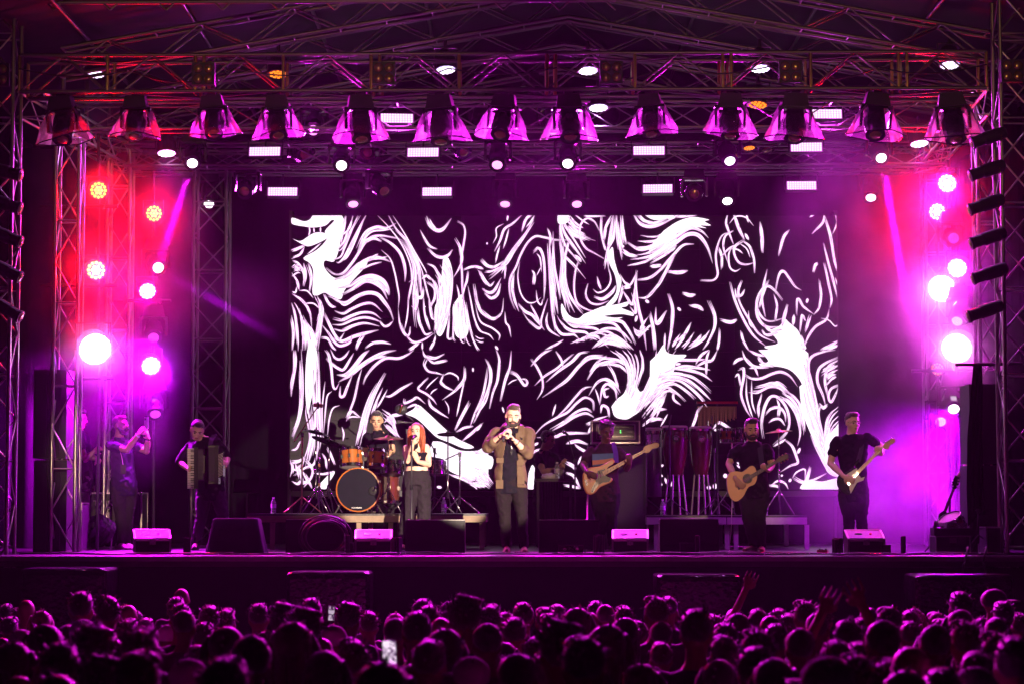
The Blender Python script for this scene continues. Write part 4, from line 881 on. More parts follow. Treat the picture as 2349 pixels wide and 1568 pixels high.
def hair(t, c, rot, k, style, m, L=Vector(), seed=0):
    X = lambda p: c + rot @ (Vector(p)*k) - L
    b = MB(); ell = lambda p, r_, **kw: b.ell(X(p), [q*k for q in r_], rot, **kw)
    if style in ('short', 'quiff', 'fade', 'bun'):
        ell((0, .026, .040), (.0795, .092, .083), nu=24, nv=14, nz=.09, nf=18, seed=seed)
        if style != 'fade': ell((0, -.026, .092), (.062, .058, .036), nu=18, nv=9, nz=.10, nf=20, seed=seed+3)
        if style == 'quiff': ell((.008, -.048, .106), (.056, .042, .030), nu=18, nv=9, nz=.14, nf=24, seed=seed+5)
        if style == 'bun': ell((0, .095, .085), (.036, .036, .034), nu=14, nv=9, nz=.12, nf=20)
    elif style == 'curly':
        ell((0, .030, .048), (.092, .098, .094), nu=30, nv=18, nz=.12, nf=36, seed=seed)
        for i in range(46):
            a = i*2.4; z = .35 + .6*((i*.618) % 1); r_ = math.sqrt(max(0, 1-z*z))
            ell((.092*r_*math.cos(a), .028+.096*r_*math.sin(a), .045+.095*z), (.02, .02, .02), nu=7, nv=5)
    elif style == 'long':
        ell((0, .030, .038), (.088, .094, .090), nu=24, nv=14, nz=.04, nf=18)
        for i, x in enumerate((-.078, -.062, -.04, .04, .062, .078, 0, -.03, .03)):
            fr = i < 6; y = (-.02 if abs(x) > .06 else .02) if fr else .07; l = .30 if fr else .34
            b.tube([X((x*.8, y*.4+.01, .07)), X((x*1.14, y, .01)), X((x*1.22, y-.008, -.09)), X((x*1.25+.012*math.sin(i*2), y-.02, -.18)), X((x*1.05+.02*math.sin(i*3), y-.03, -l))], [.03*k, .032*k, .034*k, .03*k, .010*k], 9)
    elif style == 'cap':
        ell((0, .016, .045), (.086, .100, .080), nu=20, nv=12); b.box(X((0, -.115, .035)), (.13*k, .10*k, .012*k), rot)
    o = b.build('hair' if style != 'cap' else 'cap', m, t, True); return o

def person(label, Y, J, hk, sk='tan', hd=(0, 0, 0), yaw=0., hairs=('short', 'black'), beard=0, mous=0, shirt=('tee', .45), trousers='black', shoes='shoe', grips=None, curl=(.7, .7), flare=0., legs=True, eyes=True, torso=1., group=None, halter=False, post=None, shirt_voxel=.009):
    """J: joints as photo pixels (px, py, metres behind Y); the figure faces the camera when yaw is 0"""
    Q = {k: at(v[0], v[1], Y + (v[2] if len(v) > 2 else 0)) for k, v in J.items()}
    base = Vector((Q['hip'].x, Y, SZ if legs is True else legs or SZ)); t = thing('person', label, 'person', base, 0, group)
    q = {k: v - base for k, v in Q.items()}; k = hk; s = hk*torso
    fw = Matrix.Rotation(R(yaw), 3, 'Z') @ Vector((0, -1, 0)); rt = Vector((-fw.y, fw.x, 0)); rt = rt if yaw == 0 else rt
    rot = hrot(*hd); hc = q['head']; ZV = Vector((0, 0, 1))
    sh = (q['shL'] + q['shR'])/2; hw = (q['shR'] - q['shL']).length/2
    uS = (q['shR'] - q['shL']).normalized(); uH = (uS*.6 + rt*.6); uH = (uH - ZV*uH.z).normalized()
    dS = -uS.cross(ZV).normalized(); dH = -uH.cross(ZV).normalized()
    nb = q.get('neck', sh + ZV*.05*s); hip = q['hip']; wa = q.get('waist', hip.lerp(sh, .42)); ch = wa.lerp(sh, .62) - dS*0
    def torso_rings(g, low=0.):
        r_ = [(hip - ZV*(.10+low)*s, uH, dH, (.150+g)*s, (.105+g)*s), (hip, uH, dH, (.162+g)*s, (.112+g)*s), (wa, (uH+uS).normalized(), (dH+dS).normalized(), (.138+g)*s, (.098+g)*s), (ch, uS, dS, (max(hw*.90, .15)+g)*s**0, (.112+g)*s), (sh - ZV*.01, uS, dS, (hw*.86+g), (.082+g)*s), (sh + ZV*.045*s, uS, dS, (hw*.55+g*.6), (.065+g*.5)*s), (nb + ZV*.015, uS, dS, .060*s+g*.4, .060*s+g*.4)]
        return r_
    b = MB(); loft(b, torso_rings(0))
    up = hc + rot @ (Vector((0, .014, -.06))*k); limb(b, [nb - ZV*.03, up], [.062*s, .056*k])
    head_parts(b, hc, rot, k)
    arms = {}
    for S in 'LR':
        if 'el'+S not in q: continue
        a0, a1, a2 = q['sh'+S], q['el'+S], q['wr'+S]
        limb(b, [a0 + uS*(.012 if S == 'L' else -.012) - ZV*.012, a0.lerp(a1, .5), a1, a1.lerp(a2, .35), a2], [.053*s, .050*s, .040*s, .041*s, .026*s])
        kn = q.get('ha'+S, a2 + (a2-a1).normalized()*.09); g = (grips or {}).get(S, fw)
        hand(b, a2, kn, g, s*.98, curl[0 if S == 'L' else 1], 1 if S == 'L' else -1)
    if legs:
        for S in 'LR':
            x = -1 if S == 'L' else 1
            h = q.get('le'+S, hip + uH*x*.085*s - ZV*.06*s); kn, an = q['kn'+S], q['an'+S]
            limb(b, [h, h.lerp(kn, .5), kn, kn.lerp(an, .3), an], [.088*s, .076*s, .056*s, .054*s, .036*s])
            tv = q.get('to'+S, an + fw*.17*s - ZV*.06); tv = Vector((tv.x, tv.y, an.z - .05))
            b.tube([an - ZV*.02, tv], [.036*s, .028*s], 8)
    remesh('body', b, SK[sk], .0095, 3, t)
    face(t, hc, rot, k, beard, eyes=eyes, moustache=mous)
    if hairs: hair(t, hc, rot, k, hairs[0], HR[hairs[1]], seed=int(Y*10) % 17)
    # shirt
    if shirt:
        b = MB(); g = .012
        rr = torso_rings(g, .03)
        if halter: rr = rr[1:]; rr[0] = (hip + ZV*.12*s, uH, dH, .146*s, .106*s); rr = rr[:3] + [(sh - ZV*.05, uS, dS, hw*.62, .095*s), (sh + ZV*.03, uS, dS, hw*.36, .078*s), (nb + ZV*.02, uS, dS, .066*s, .066*s)]
        loft(b, rr)
        for S in 'LR':
            if halter or 'el'+S not in q: continue
            a0, a1, a2 = q['sh'+S], q['el'+S], q['wr'+S]; f = shirt[1]
            if f <= 1: limb(b, [a0 + uS*(.014 if S == 'L' else -.014) - ZV*.012, a0.lerp(a1, f*.5), a0.lerp(a1, f)], [.066*s, .062*s, .058*s])
            else: limb(b, [a0, a0.lerp(a1, .5), a1, a1.lerp(a2, f-1)], [.074*s, .066*s, .058*s, .054*s])
        nbw = nb + ZV*.035
        def cut(bm):
            dl = [f for f in bm.faces if f.calc_center_median().z > nb.z + .012 and (f.calc_center_median() - nbw).length < .13]
            if not halter: bmesh.ops.delete(bm, geom=dl, context='FACES')
            folds(bm, .013, 9)
        remesh('shirt', b, FB[shirt[0]], shirt_voxel, 2, t, post=cut)
    if legs and trousers:
        b = MB(); loft(b, [(hip - ZV*.12*s, uH, dH, .158*s, .114*s), (hip, uH, dH, .172*s, .120*s), (hip + ZV*.07*s, uH, dH, .158*s, .112*s)])
        for S in 'LR':
            x = -1 if S == 'L' else 1
            h = q.get('le'+S, hip + uH*x*.085*s - ZV*.06*s); kn, an = q['kn'+S], q['an'+S]
            limb(b, [h, h.lerp(kn, .5), kn, kn.lerp(an, .35), an + ZV*.01], [.100*s+flare*.3, (.088+flare*.6)*s, (.068+flare)*s, (.066+flare)*s, (.052+flare)*s])
        remesh('trousers', b, FB[trousers], .010, 2, t, post=lambda bm: folds(bm, .010, 13))
        for S in 'LR':
            an = q['an'+S]; tv = q.get('to'+S, an + fw*.19*s); gz = (SZ if legs is True else legs) - base.z
            d = Vector((tv.x-an.x, tv.y-an.y, 0)); d = d.normalized() if d.length > .02 else fw.copy(); u = Vector((d.y, -d.x, 0))
            b = MB(); a = Vector((an.x, an.y, gz)); pr = [(-.075, .036, .075), (-.04, .042, .095), (.02, .045, .085), (.09, .046, .062), (.15, .042, .046), (.185, .028, .036)]
            rows = []
            for f_, w_, h_ in pr:
                c_ = a + d*f_*s; rows.append([c_ + u*w_*s + ZV*.004, c_ + u*w_*.95*s + ZV*h_*.55*s, c_ + u*w_*.5*s + ZV*h_*s, c_ - u*w_*.5*s + ZV*h_*s, c_ - u*w_*.95*s + ZV*h_*.55*s, c_ - u*w_*s + ZV*.004])
            n_ = 6; b.add([p for r_ in rows for p in r_], [(i*n_+j, i*n_+(j+1) % n_, (i+1)*n_+(j+1) % n_, (i+1)*n_+j) for i in range(len(rows)-1) for j in range(n_)] + [tuple(reversed(range(n_))), tuple((len(rows)-1)*n_+j for j in range(n_))])
            b.tube([an + ZV*.06*s, Vector((an.x, an.y, gz+.06))], [.040*s, .044*s], 10)
            b.build('shoe', FB[shoes], t, True)
    return t, q, base, dict(rot=rot, hc=hc, k=k, s=s, fw=fw, uS=uS, sh=sh, hip=hip, nb=nb)

# ---- singer
YSI = 27.5
def noop(bm, d): pass
singer, q, base, I = person('man singing at the front edge in an open brown jacket, both hands on his microphone', YSI,
    dict(head=(1176.5, 952, -.03), neck=(1178, 984), shL=(1137, 992), shR=(1212, 992), elL=(1118, 1024, -.10), wrL=(1151, 996, -.30), haL=(1163, 984, -.36), elR=(1210, 1040, -.12), wrR=(1181, 1010, -.31), haR=(1166, 992, -.38),
         waist=(1171, 1062), hip=(1170, 1104), leL=(1151, 1112), leR=(1189, 1112), knL=(1157, 1178, -.02), knR=(1196, 1176, -.04), anL=(1162, 1252, .02), anR=(1201, 1253, 0), toL=(1162, 1262, -.2), toR=(1203, 1264, -.2)),
    1.10, 'light', (4, 12, -4), 0, ('quiff', 'brown'), 1, 1, ('tee', .4), 'charcoal', 'gold', dict(L=(.7, -.4, .2), R=(-.7, -.4, .2)), (.85, .85), eyes=False, torso=.98)
ZV = Vector((0, 0, 1)); rotH, hc, k, s = I['rot'], I['hc'], I['k'], I['s']
for x in (-1, 1): MB().tube([hc + rotH @ (Vector(p)*k) for p in ((x*.018, -.084, -.004), (x*.031, -.086, -.009), (x*.046, -.078, -.004))], .003, 6).build('eyelid', BROW, singer, True)
b = MB()                                                       # open jacket with pushed-up sleeves
u, d0 = I['uS'], Vector((0, 1, 0)); sh, hip = I['sh'], I['hip']
hw = (q['shR']-q['shL']).length/2
loft(b, [(hip - ZV*.07, u, d0, .205, .150), (hip - ZV*.03, u, d0, .190, .142), (hip + ZV*.05, u, d0, .200, .148), (q['waist'], u, d0, .180, .140), (sh - ZV*.16, u, d0, hw+.02, .150), (sh - ZV*.02, u, d0, hw*.95, .118), (sh + ZV*.05, u, d0, hw*.62, .098), (sh + ZV*.085, u, d0, .098, .092)], 28)
for S in 'LR':
    a0, a1, a2 = q['sh'+S], q['el'+S], q['wr'+S]
    limb(b, [a0, a0.lerp(a1, .5), a1, a1.lerp(a2, .38)], [.082, .078, .074, .064])
    for f_ in (.30, .38, .44): p = a1.lerp(a2, f_); b.ell(p, (.066, .066, .03), rot_to(a2-a1), 12, 6)
b.tube([sh + ZV*.06 + Vector((x, y, z)) for x, y, z in ((-.09, -.07, -.06), (-.105, 0, .0), (-.07, .075, .03), (0, .10, .04), (.07, .075, .03), (.105, 0, .0), (.09, -.07, -.06))], .036, 9)
def jacket_cut(bm):
    dl = []
    for f in bm.faces:
        c = f.calc_center_median(); rel = (sh.z - c.z); xc = sh.x + (hip.x - sh.x)*max(0, min(1, rel/.55))
        wd = .045 + .045*max(0, min(1, rel/.30)) + (.035 if rel < 0 else 0)
        if c.y < -.02 and abs(c.x - xc + .008) < wd and f.normal.y < .5 and rel > -.1 and (c - q['elL']).length > .12 and (c-q['elR']).length > .12 and (c - q['wrL']).length > .10: dl.append(f)
        elif rel < -.07 and (Vector((c.x, c.y)) - Vector((I['nb'].x, I['nb'].y))).length < .075: dl.append(f)
        elif (c - hip).dot(ZV) < -.055 and abs(f.normal.z) > .8: dl.append(f)
    bmesh.ops.delete(bm, geom=dl, context='FACES')
    for v in bm.verts:                                          # folds in the cloth
        n_ = mnoise.noise(v.co*7 + Vector((3, 0, 0)))*.016 + mnoise.noise(Vector((v.co.x*15 + v.co.z*6, v.co.y*15, v.co.z*9)))*.012
        v.co += v.normal*n_
jk = remesh('jacket', b, FB['brown'], .010, 2, singer, post=jacket_cut)
md = jk.modifiers.new('cloth', 'SOLIDIFY'); md.thickness = .006; md.offset = -1
for x, z in ((-.125, -.03), (.125, .02), (-.12, .25), (.12, .22)): MB().box(hip + Vector((x, -.148 if z < .1 else -.150, z)), (.085, .012, .10 if z < .1 else .06)).build('pocket', FB['brown'], singer)
MB().tube(spline([sh + Vector(p) for p in ((-.05, -.125, .02), (-.03, -.150, -.10), (-.012, -.160, -.21), (0, -.155, -.10), (.05, -.125, .02))], 5), .0028, 5).build('necklace', M['chrome'], singer, True)
MB().box(sh + Vector((-.012, -.160, -.235)), (.012, .006, .045)).box(sh + Vector((-.012, -.160, -.228)), (.03, .006, .01)).build('pendant', M['chrome'], singer)
for S in 'LR': p = q['wr'+S].lerp(q['el'+S], .12); MB().lathe([(.033, -.006), (.037, 0), (.033, .006)], p, rot_to(q['el'+S]-q['wr'+S]), 14, caps=False).build('bracelet', M['blackm'], singer, True)

def microphone(head, tail, label, mt='grille', parent=None):
    head, tail = Vector(head), Vector(tail); t = thing('microphone', label, 'microphone', tail); d = (head-tail); l = d.length; r_ = rot_to(d)
    MB().lathe([(.012, 0), (.015, .03), (.018, l*.72), (.022, l*.76)], rot=r_, n=12).build('handle', M['black'], t, True)
    MB().ell(d*.93, (.027, .027, .032), r_, 14, 9).build('grille', M[mt], t, True)
    return t
mpos = at(1165, 977, YSI - .22); microphone(mpos, at(1153.5, 1010, YSI - .45), 'black handheld microphone gripped by the singer in the brown jacket')

# ---- backing vocalist
YV = 29.3
voc, qv, bv, Iv = person('woman with long ginger hair singing at a mic stand in a black halter top', YV,
    dict(head=(954.5, 989, -.02), neck=(956.5, 1014), shL=(930, 1025), shR=(979, 1023), elL=(934, 1056, -.10), wrL=(946, 1020, -.26), haL=(949.5, 1004, -.27), elR=(983, 1064, -.05), wrR=(958, 1058, -.24), haR=(952, 1043, -.27),
         waist=(956, 1064), hip=(956, 1090), knL=(937, 1160, 0), knR=(972, 1160, .05), anL=(925, 1246, 0), anR=(972, 1246, .1)),
    .93, 'light', (-8, -6, 6), 0, ('long', 'ginger'), 0, 0, ('tee', 0), 'wide', 'shoe', dict(L=(.5, .3, .8), R=(-.2, -1, .1)), (.85, .12), flare=.028, halter=True, torso=1.02)
microphone(at(952.5, 999, YV-.22), at(946, 1006, YV-.36), 'black microphone in the stand held to the mouth of the ginger-haired woman')
def mic_stand(px, ytop, Y, label, boom=None, base='tripod', z0=SZ, m='black'):
    p = at(px, ytop, Y); g = Vector((p.x, Y, z0)); t = thing('microphone_stand', label, 'mic stand', g)
    h = p.z - z0; MB().tube([(0, 0, .06), (0, 0, h*.6)], .013, 8).build('lower_tube', M[m], t, True); MB().tube([(0, 0, h*.55), (0, 0, h)], .009, 8).build('upper_tube', M[m], t, True)
    MB().lathe([(.02, -.03), (.024, 0), (.02, .03)], (0, 0, h*.58), n=10).build('clutch', M['blackm'], t)
    if base == 'round': MB().lathe([(.13, 0), (.13, .012), (.03, .03), (.013, .05)], n=24).build('round_base', M['black'], t)
    else:
        for a in (90, 210, 330): MB().tube([(0, 0, .16), (.27*math.cos(R(a)), .27*math.sin(R(a)), .012)], .010, 7).build('leg', M[m], t, True)
    if boom:
        b0, b1 = at(*boom[0], Y+boom[2]), at(*boom[1], Y+boom[3]); MB().tube([b0-g, b1-g], .008, 7).build('boom', M[m], t, True)
    return t
mic_stand(944, 1010, YV-.37, 'straight mic stand in front of the ginger-haired woman', None, 'round')

# ---- drummer (sits behind the kit on the riser)
YD = 31.7
person('drummer in a black V-neck shirt seated behind the amber drum kit, looking down', YD,
    dict(head=(864, 963, -.05), neck=(866, 988), shL=(841, 1000), shR=(894, 1000), elL=(835, 1040, -.05), wrL=(850, 1052, -.34), haL=(856, 1054, -.42), elR=(900, 1033, -.05), wrR=(884, 1046, -.30), haR=(880, 1047, -.38),
         waist=(867, 1055, .03), hip=(867, 1090, .05), leL=(852, 1098, -.02), leR=(882, 1098, -.02), knL=(838, 1112, -.40), knR=(900, 1112, -.40), anL=(842, 1166, -.36), anR=(896, 1166, -.36)),
    1.06, 'tan', (0, 14, 0), 0, ('short', 'black'), 0, 0, ('tee', .5), 'black', 'shoe', None, (.8, .8), legs=2.38)

# ---- accordion player
YA = 29.8
acc, qa, ba, Ia = person('man in a black shirt with bowed head playing a black accordion', YA,
    dict(head=(452, 985, -.10), neck=(465, 1003), shL=(436, 1021), shR=(499, 1012), elL=(412, 1058, -.04), wrL=(430, 1074, -.24), haL=(439, 1076, -.33), elR=(521, 1050, -.02), wrR=(519, 1062, -.22), haR=(512, 1058, -.33),
         waist=(478, 1070, .02), hip=(483, 1122, .04), knL=(462, 1185, -.04), knR=(512, 1180, -.02), anL=(448, 1245, 0), anR=(512, 1246, .05)),
    1.06, 'light', (14, 30, -8), 4, ('short', 'black'), 0, 0, ('tee', .95), 'jeans', 'shoe', dict(L=(.4, -1, 0), R=(-.8, -.5, -.2)), (.5, .5))
# ---- man filming
YP = 30.5
phm, qp, bp_, Ip = person('bearded man in a dark polo with glasses and lanyard, raising a phone in both hands', YP,
    dict(head=(277, 974, -.02), neck=(272, 1004), shL=(252, 1019, -.10), shR=(303, 1016, .10), elL=(291, 1031, -.24), wrL=(318, 994, -.28), haL=(329, 983, -.24), elR=(336, 1034, .02), wrR=(339, 1003, -.05), haR=(336, 990, -.12),
         waist=(281, 1070), hip=(284, 1112), knL=(277, 1180, -.02), knR=(294, 1180, .03), anL=(276, 1246, -.02), anR=(290, 1247, .06), toL=(292, 1254, -.16), toR=(303, 1254, -.05)),
    1.06, 'tan', (62, -6, 0), 38, ('short', 'brown'), 1, 1, ('navy', .55), 'jeans', 'sneaker', dict(L=(.3, .8, .3), R=(-.7, -.2, .4)), (.55, .5))
X = lambda p: Ip['hc'] + Ip['rot'] @ (Vector(p)*Ip['k'])
g = MB()
for x in (-1, 1): g.lathe([(.020, 0), (.023, .002), (.020, .004)], X((x*.031, -.098, -.004)), rot_to(Ip['rot'] @ Vector((0, -1, 0))), 12, caps=False); g.tube([X((x*.05, -.095, 0)), X((x*.075, 0, 0))], .003, 5)
g.build('glasses', M['chrome'], phm)
MB().tube(spline([Ip['sh'] + Vector(p) for p in ((-.04, -.10, .03), (.03, -.15, -.15), (.055, -.155, -.27))], 5), .004, 5).build('lanyard', M['white'], phm)
MB().box(Ip['sh'] + Vector((.06, -.16, -.33)), (.07, .006, .12)).box(Ip['sh'] + Vector((.06, -.164, -.33)), (.062, .004, .112)).build('badge', M['black'], phm)
MB().box(Ip['sh'] + Vector((.11, -.148, -.10)), (.05, .005, .05)).build('shirt_print', M['white'], phm)
for S in 'LR': p = qp['wr'+S].lerp(qp['el'+S], .10); MB().lathe([(.031, -.012), (.035, 0), (.031, .012)], p, rot_to(qp['el'+S]-qp['wr'+S]), 14, caps=False).build('wristband', M['white'] if S == 'L' else M['blackm'], phm, True)
ph = thing('smartphone', 'white smartphone held up by the bearded man with glasses', 'phone', at(335.5, 969, YP-.18)); rt_ = Matrix.Rotation(R(50), 3, 'Z')
MB().box((0, 0, 0), (.010, .074, .15), rt_).build('case', M['white'], ph); MB().box(rt_ @ Vector((.007, 0, .0)), (.004, .066, .14), rt_).build('screen', E['phone'], ph)
MB().box(rt_ @ Vector((-.007, .014, .05)), (.005, .03, .034), rt_).build('camera', M['blackm'], ph)
# ---- crew
person('crew man in a black tee with folded arms beside the phone man', 31.4,
    dict(head=(183, 960), neck=(181, 988), shL=(174, 1004, -.1), shR=(194, 1002, .12), elL=(196, 1052, -.18), wrL=(214, 1036, -.22), haL=(220, 1032, -.2), elR=(206, 1046, .02), wrR=(220, 1050, -.16), haR=(226, 1056, -.2),
         waist=(188, 1060), hip=(190, 1104), knL=(186, 1178), knR=(196, 1178, .05), anL=(186, 1246), anR=(196, 1246, .08)),
    1.08, 'light', (72, 4, 0), 68, ('short', 'black'), 0, 0, ('tee', .5), 'grey', 'shoe', dict(L=(.3, .8, 0), R=(-.3, -.8, 0)), (.5, .5))
person('crew man half hidden behind the slim tower, only his bearded profile and shoulder showing', 31.9,
    dict(head=(156, 960), neck=(153, 988), shL=(146, 1004, -.1), shR=(166, 1002, .12), elL=(148, 1050, -.12), wrL=(160, 1084, -.16), elR=(166, 1050, .1), wrR=(172, 1084, .02),
         waist=(156, 1060), hip=(157, 1104), knL=(155, 1178), knR=(163, 1178, .05), anL=(155, 1244), anR=(163, 1244, .08)),
    1.05, 'olive', (70, 4, 0), 68, ('short', 'black'), 1, 0, ('tee', .5), 'black', 'shoe', None, (.4, .4))
# ---- keyboard man at the back
kb, qk, bk, Ik = person('man with headphones in a black tee, standing in shadow behind the table', 32.6,
    dict(head=(1257, 1007, -.05), neck=(1246, 1032), shL=(1232, 1047, -.05), shR=(1274, 1046, .05), elL=(1246, 1080, -.22), wrL=(1276, 1076, -.34), haL=(1286, 1068, -.36), elR=(1282, 1080, -.10), wrR=(1292, 1066, -.30), haR=(1290, 1057, -.36),
         waist=(1250, 1095), hip=(1250, 1140), knL=(1242, 1195), knR=(1260, 1195), anL=(1242, 1246), anR=(1262, 1246)),
    1.05, 'tan', (62, 14, 0), 40, ('short', 'black'), 0, 0, ('tee', .5), 'black', 'shoe', None, (.7, .7))
X = lambda p: Ik['hc'] + Ik['rot'] @ (Vector(p)*Ik['k'])
b = MB().tube(spline([X(p) for p in ((-.085, .005, -.01), (-.088, .01, .06), (0, .015, .122), (.088, .01, .06), (.085, .005, -.01))], 5), .009, 6)
for x in (-1, 1): b.lathe([(.03, -.012), (.038, 0), (.03, .014)], X((x*.088, .005, -.012)), rot_to(Ik['rot'] @ Vector((x, 0, 0))), 14)
b.build('headphones', M['black'], kb, True)
# ---- bassist
YB = 29.4
bas, qb, bb_, Ib = person('bass player with short curly hair and a sunset print on his dark tee', YB,
    dict(head=(1391.5, 989, -.04), neck=(1387, 1018), shL=(1351, 1034), shR=(1421, 1034), elL=(1337, 1066, -.10), wrL=(1346, 1082, -.32), haL=(1357, 1087, -.35), elR=(1437, 1074, -.06), wrR=(1444, 1063, -.30), haR=(1444, 1051, -.36),
         waist=(1388, 1080), hip=(1388, 1124), knL=(1376, 1190), knR=(1402, 1190), anL=(1376, 1250), anR=(1404, 1250)),
    1.06, 'dark', (12, 12, 0), 0, ('curly', 'black'), 0, 0, ('maroon', .62), 'black', 'shoe', dict(L=(.8, .3, -.3), R=(-.4, .8, .1)), (.55, .7))
# ---- acoustic guitarist
YG = 27.8
gui, qg, bg_, Ig = person('man in a black tee and pale sneakers playing an acoustic guitar near the stage edge', YG,
    dict(head=(1723.5, 983, -.04), neck=(1725, 1013), shL=(1689, 1028), shR=(1760, 1026), elL=(1671, 1063, -.06), wrL=(1687, 1099, -.30), haL=(1697, 1108, -.32), elR=(1770, 1066, -.06), wrR=(1762, 1078, -.22), haR=(1750, 1074, -.30),
         waist=(1728, 1072), hip=(1729, 1116), knL=(1716, 1190, -.02), knR=(1742, 1190, 0), anL=(1729, 1251, .04), anR=(1746, 1252, .02), toL=(1706, 1262, -.12), toR=(1747, 1264, -.18)),
    1.06, 'tan', (6, 10, 0), 0, ('quiff', 'black'), 1, 1, ('tee', .55), 'black', 'sneaker', dict(L=(.7, .2, -.5), R=(-.2, -.3, .9)), (.6, .65))
# ---- electric guitarist
YE = 28.9
elg, qe, be, Ie = person('guitarist with glasses and tied-back hair in a black tee, standing in the violet smoke', YE,
    dict(head=(1955, 968, -.02), neck=(1952, 997), shL=(1916, 1010), shR=(1991, 1002), elL=(1904, 1062, -.05), wrL=(1934, 1091, -.32), haL=(1946, 1096, -.36), elR=(2022, 1024, .02), wrR=(2021, 1040, -.22), haR=(2014, 1034, -.30),
         waist=(1957, 1070), hip=(1957, 1124), knL=(1947, 1190, -.02), knR=(1975, 1190, .02), anL=(1945, 1250), anR=(1980, 1250)),
    1.08, 'light', (22, 4, 0), 0, ('bun', 'brown'), 0, 1, ('tee', .55), 'black', 'shoe', dict(L=(.8, .2, -.4), R=(-.5, -.4, .6)), (.5, .6))
X = lambda p: Ie['hc'] + Ie['rot'] @ (Vector(p)*Ie['k'])
g = MB()
for x in (-1, 1): g.lathe([(.021, 0), (.024, .002), (.021, .004)], X((x*.032, -.098, -.006)), rot_to(Ie['rot'] @ Vector((0, -1, 0))), 12, caps=False); g.tube([X((x*.05, -.095, 0)), X((x*.075, 0, 0))], .003, 5)
g.build('glasses', M['chrome'], elg)

# ================================================================== instruments and stage gear
c1 = lambda x, y: (86+x*.2377, 917.2+y*.2377)
c2 = lambda x, y: (544.6+x*.2377, 917.2+y*.2377)
c3 = lambda x, y: (1031.8+x*.2559, 888.5+y*.2559)
c4 = lambda x, y: (1433+x*.2559, 888.5+y*.2559)
c5 = lambda x, y: (1834.3+x*.2559, 888.5+y*.2559)
def slab(name, m, t, cf, pts, Y, th, smooth=0, bev=0.):
    """a shaped board: outline measured in the photo, built at its own depth with its own thickness"""
    P = [at(*cf(*p), Y) for p in pts]
    if smooth: P = spline(P + P[:1], smooth)[:-1]
    b = MB(); L = Vector(t.location); ctr = sum(P, Vector())/len(P)
    if bev:
        rows = [([ctr + (p-ctr)*(1-bev) for p in P], 0), (P, bev*.15), (P, th-bev*.15), ([ctr + (p-ctr)*(1-bev) for p in P], th)]
    else: rows = [(P, 0), (P, th)]
    n = len(P); V = []
    for pl, dy in rows: V += [p + Vector((0, dy, 0)) - L for p in pl]
    b.add(V, [tuple(range(n)), tuple(reversed(range((len(rows)-1)*n, len(rows)*n)))] + [(i*n+k, (i+1)*n+k, (i+1)*n+(k+1) % n, i*n+(k+1) % n) for i in range(len(rows)-1) for k in range(n)])
    return b.build(name, m, t)
def strap(t, pts, Y, wd, m):
    """a band over the shoulder: (px, py, dy)"""
    P = spline([at(x, y, Y+d) for x, y, d in pts], 6); b = MB(); V = []; L = Vector(t.location)
    for i, p in enumerate(P):
        d = (P[min(i+1, len(P)-1)] - P[max(i-1, 0)]).normalized(); sd = d.cross(Vector((0, 1, 0))); sd = sd.normalized() if sd.length > .15 else Vector((1, 0, 0))
        V += [p - sd*wd/2 - L, p + sd*wd/2 - L, p + sd*wd/2 + Vector((0, .004, 0)) - L, p - sd*wd/2 + Vector((0, .004, 0)) - L]
    b.add(V, [(i*4+k, i*4+4+k, i*4+4+(k+1) % 4, i*4+(k+1) % 4) for i in range(len(P)-1) for k in range(4)]); return b.build('strap', m, t)
def wline(name, m, t, cf, pts, Y, r=.003):
    L = Vector(t.location); return MB().tube([at(*cf(x, y), Y) - L for x, y in pts], r, 6).build(name, m, t, True)

# ---- bass guitar
Y = YB - .30; t = thing('bass_guitar', 'natural wood bass guitar with a black pickguard and maple neck', 'guitar', at(*c3(1310, 800), Y))
slab('body', M['natural'], t, c3, [(1190,770),(1215,738),(1260,712),(1340,700),(1400,670),(1450,642),(1475,652),(1468,675),(1425,700),(1398,740),(1392,785),(1415,805),(1450,806),(1457,825),(1430,852),(1345,890),(1295,943),(1250,957),(1212,930),(1190,860)], Y, .045, 3, .07)
slab('pickguard', M['blackm'], t, c3, [(1322,742),(1392,722),(1398,786),(1446,812),(1425,842),(1370,848),(1332,868),(1300,850)], Y-.004, .006)
slab('control_plate', M['chrome'], t, c3, [(1300,845),(1325,850),(1330,870),(1280,940),(1262,930),(1270,895)], Y-.006, .006)
for x, y in ((1312,860),(1298,880),(1285,902),(1274,922)): MB().lathe([(.011, 0), (.010, .014)], at(*c3(x, y), Y-.006)-Vector(t.location), rot_to((0, -1, 0)), 10).build('knob', M['blackm'], t)
slab('bridge', M['chrome'], t, c3, [(1205,825),(1225,818),(1240,870),(1220,878)], Y-.006, .008)
for x, y in ((1300,790),(1340,775)): slab('pickup', M['black'], t, c3, [(x-8,y-28),(x+2,y-32),(x+16,y+24),(x+6,y+28)], Y-.009, .008)
slab('neck', M['maple'], t, c3, [(1362,752),(1745,548),(1757,570),(1380,786)], Y-.012, .025)
for i in range(14): f = 1 - (1-i/15)**1.15; x, y = 1378+f*360, 763-f*197; slab('fret', M['chrome'], t, c3, [(x-2,y-18+f*6),(x+1,y-19+f*6),(x+10,y+10-f*4),(x+7,y+11-f*4)], Y-.014, .003)
slab('headstock', M['maple'], t, c4, [(163,548),(180,522),(225,505),(285,488),(305,502),(304,522),(285,536),(245,545),(222,572),(192,582),(172,575)], Y-.006, .018, 3)
for x, y in ((200,505),(228,497),(256,490),(284,482)): MB().lathe([(.010, 0), (.012, .02), (.004, .03)], at(*c4(x, y), Y)-Vector(t.location), rot_to((.2, -.3, 1)), 8).build('tuning_peg', M['chrome'], t)
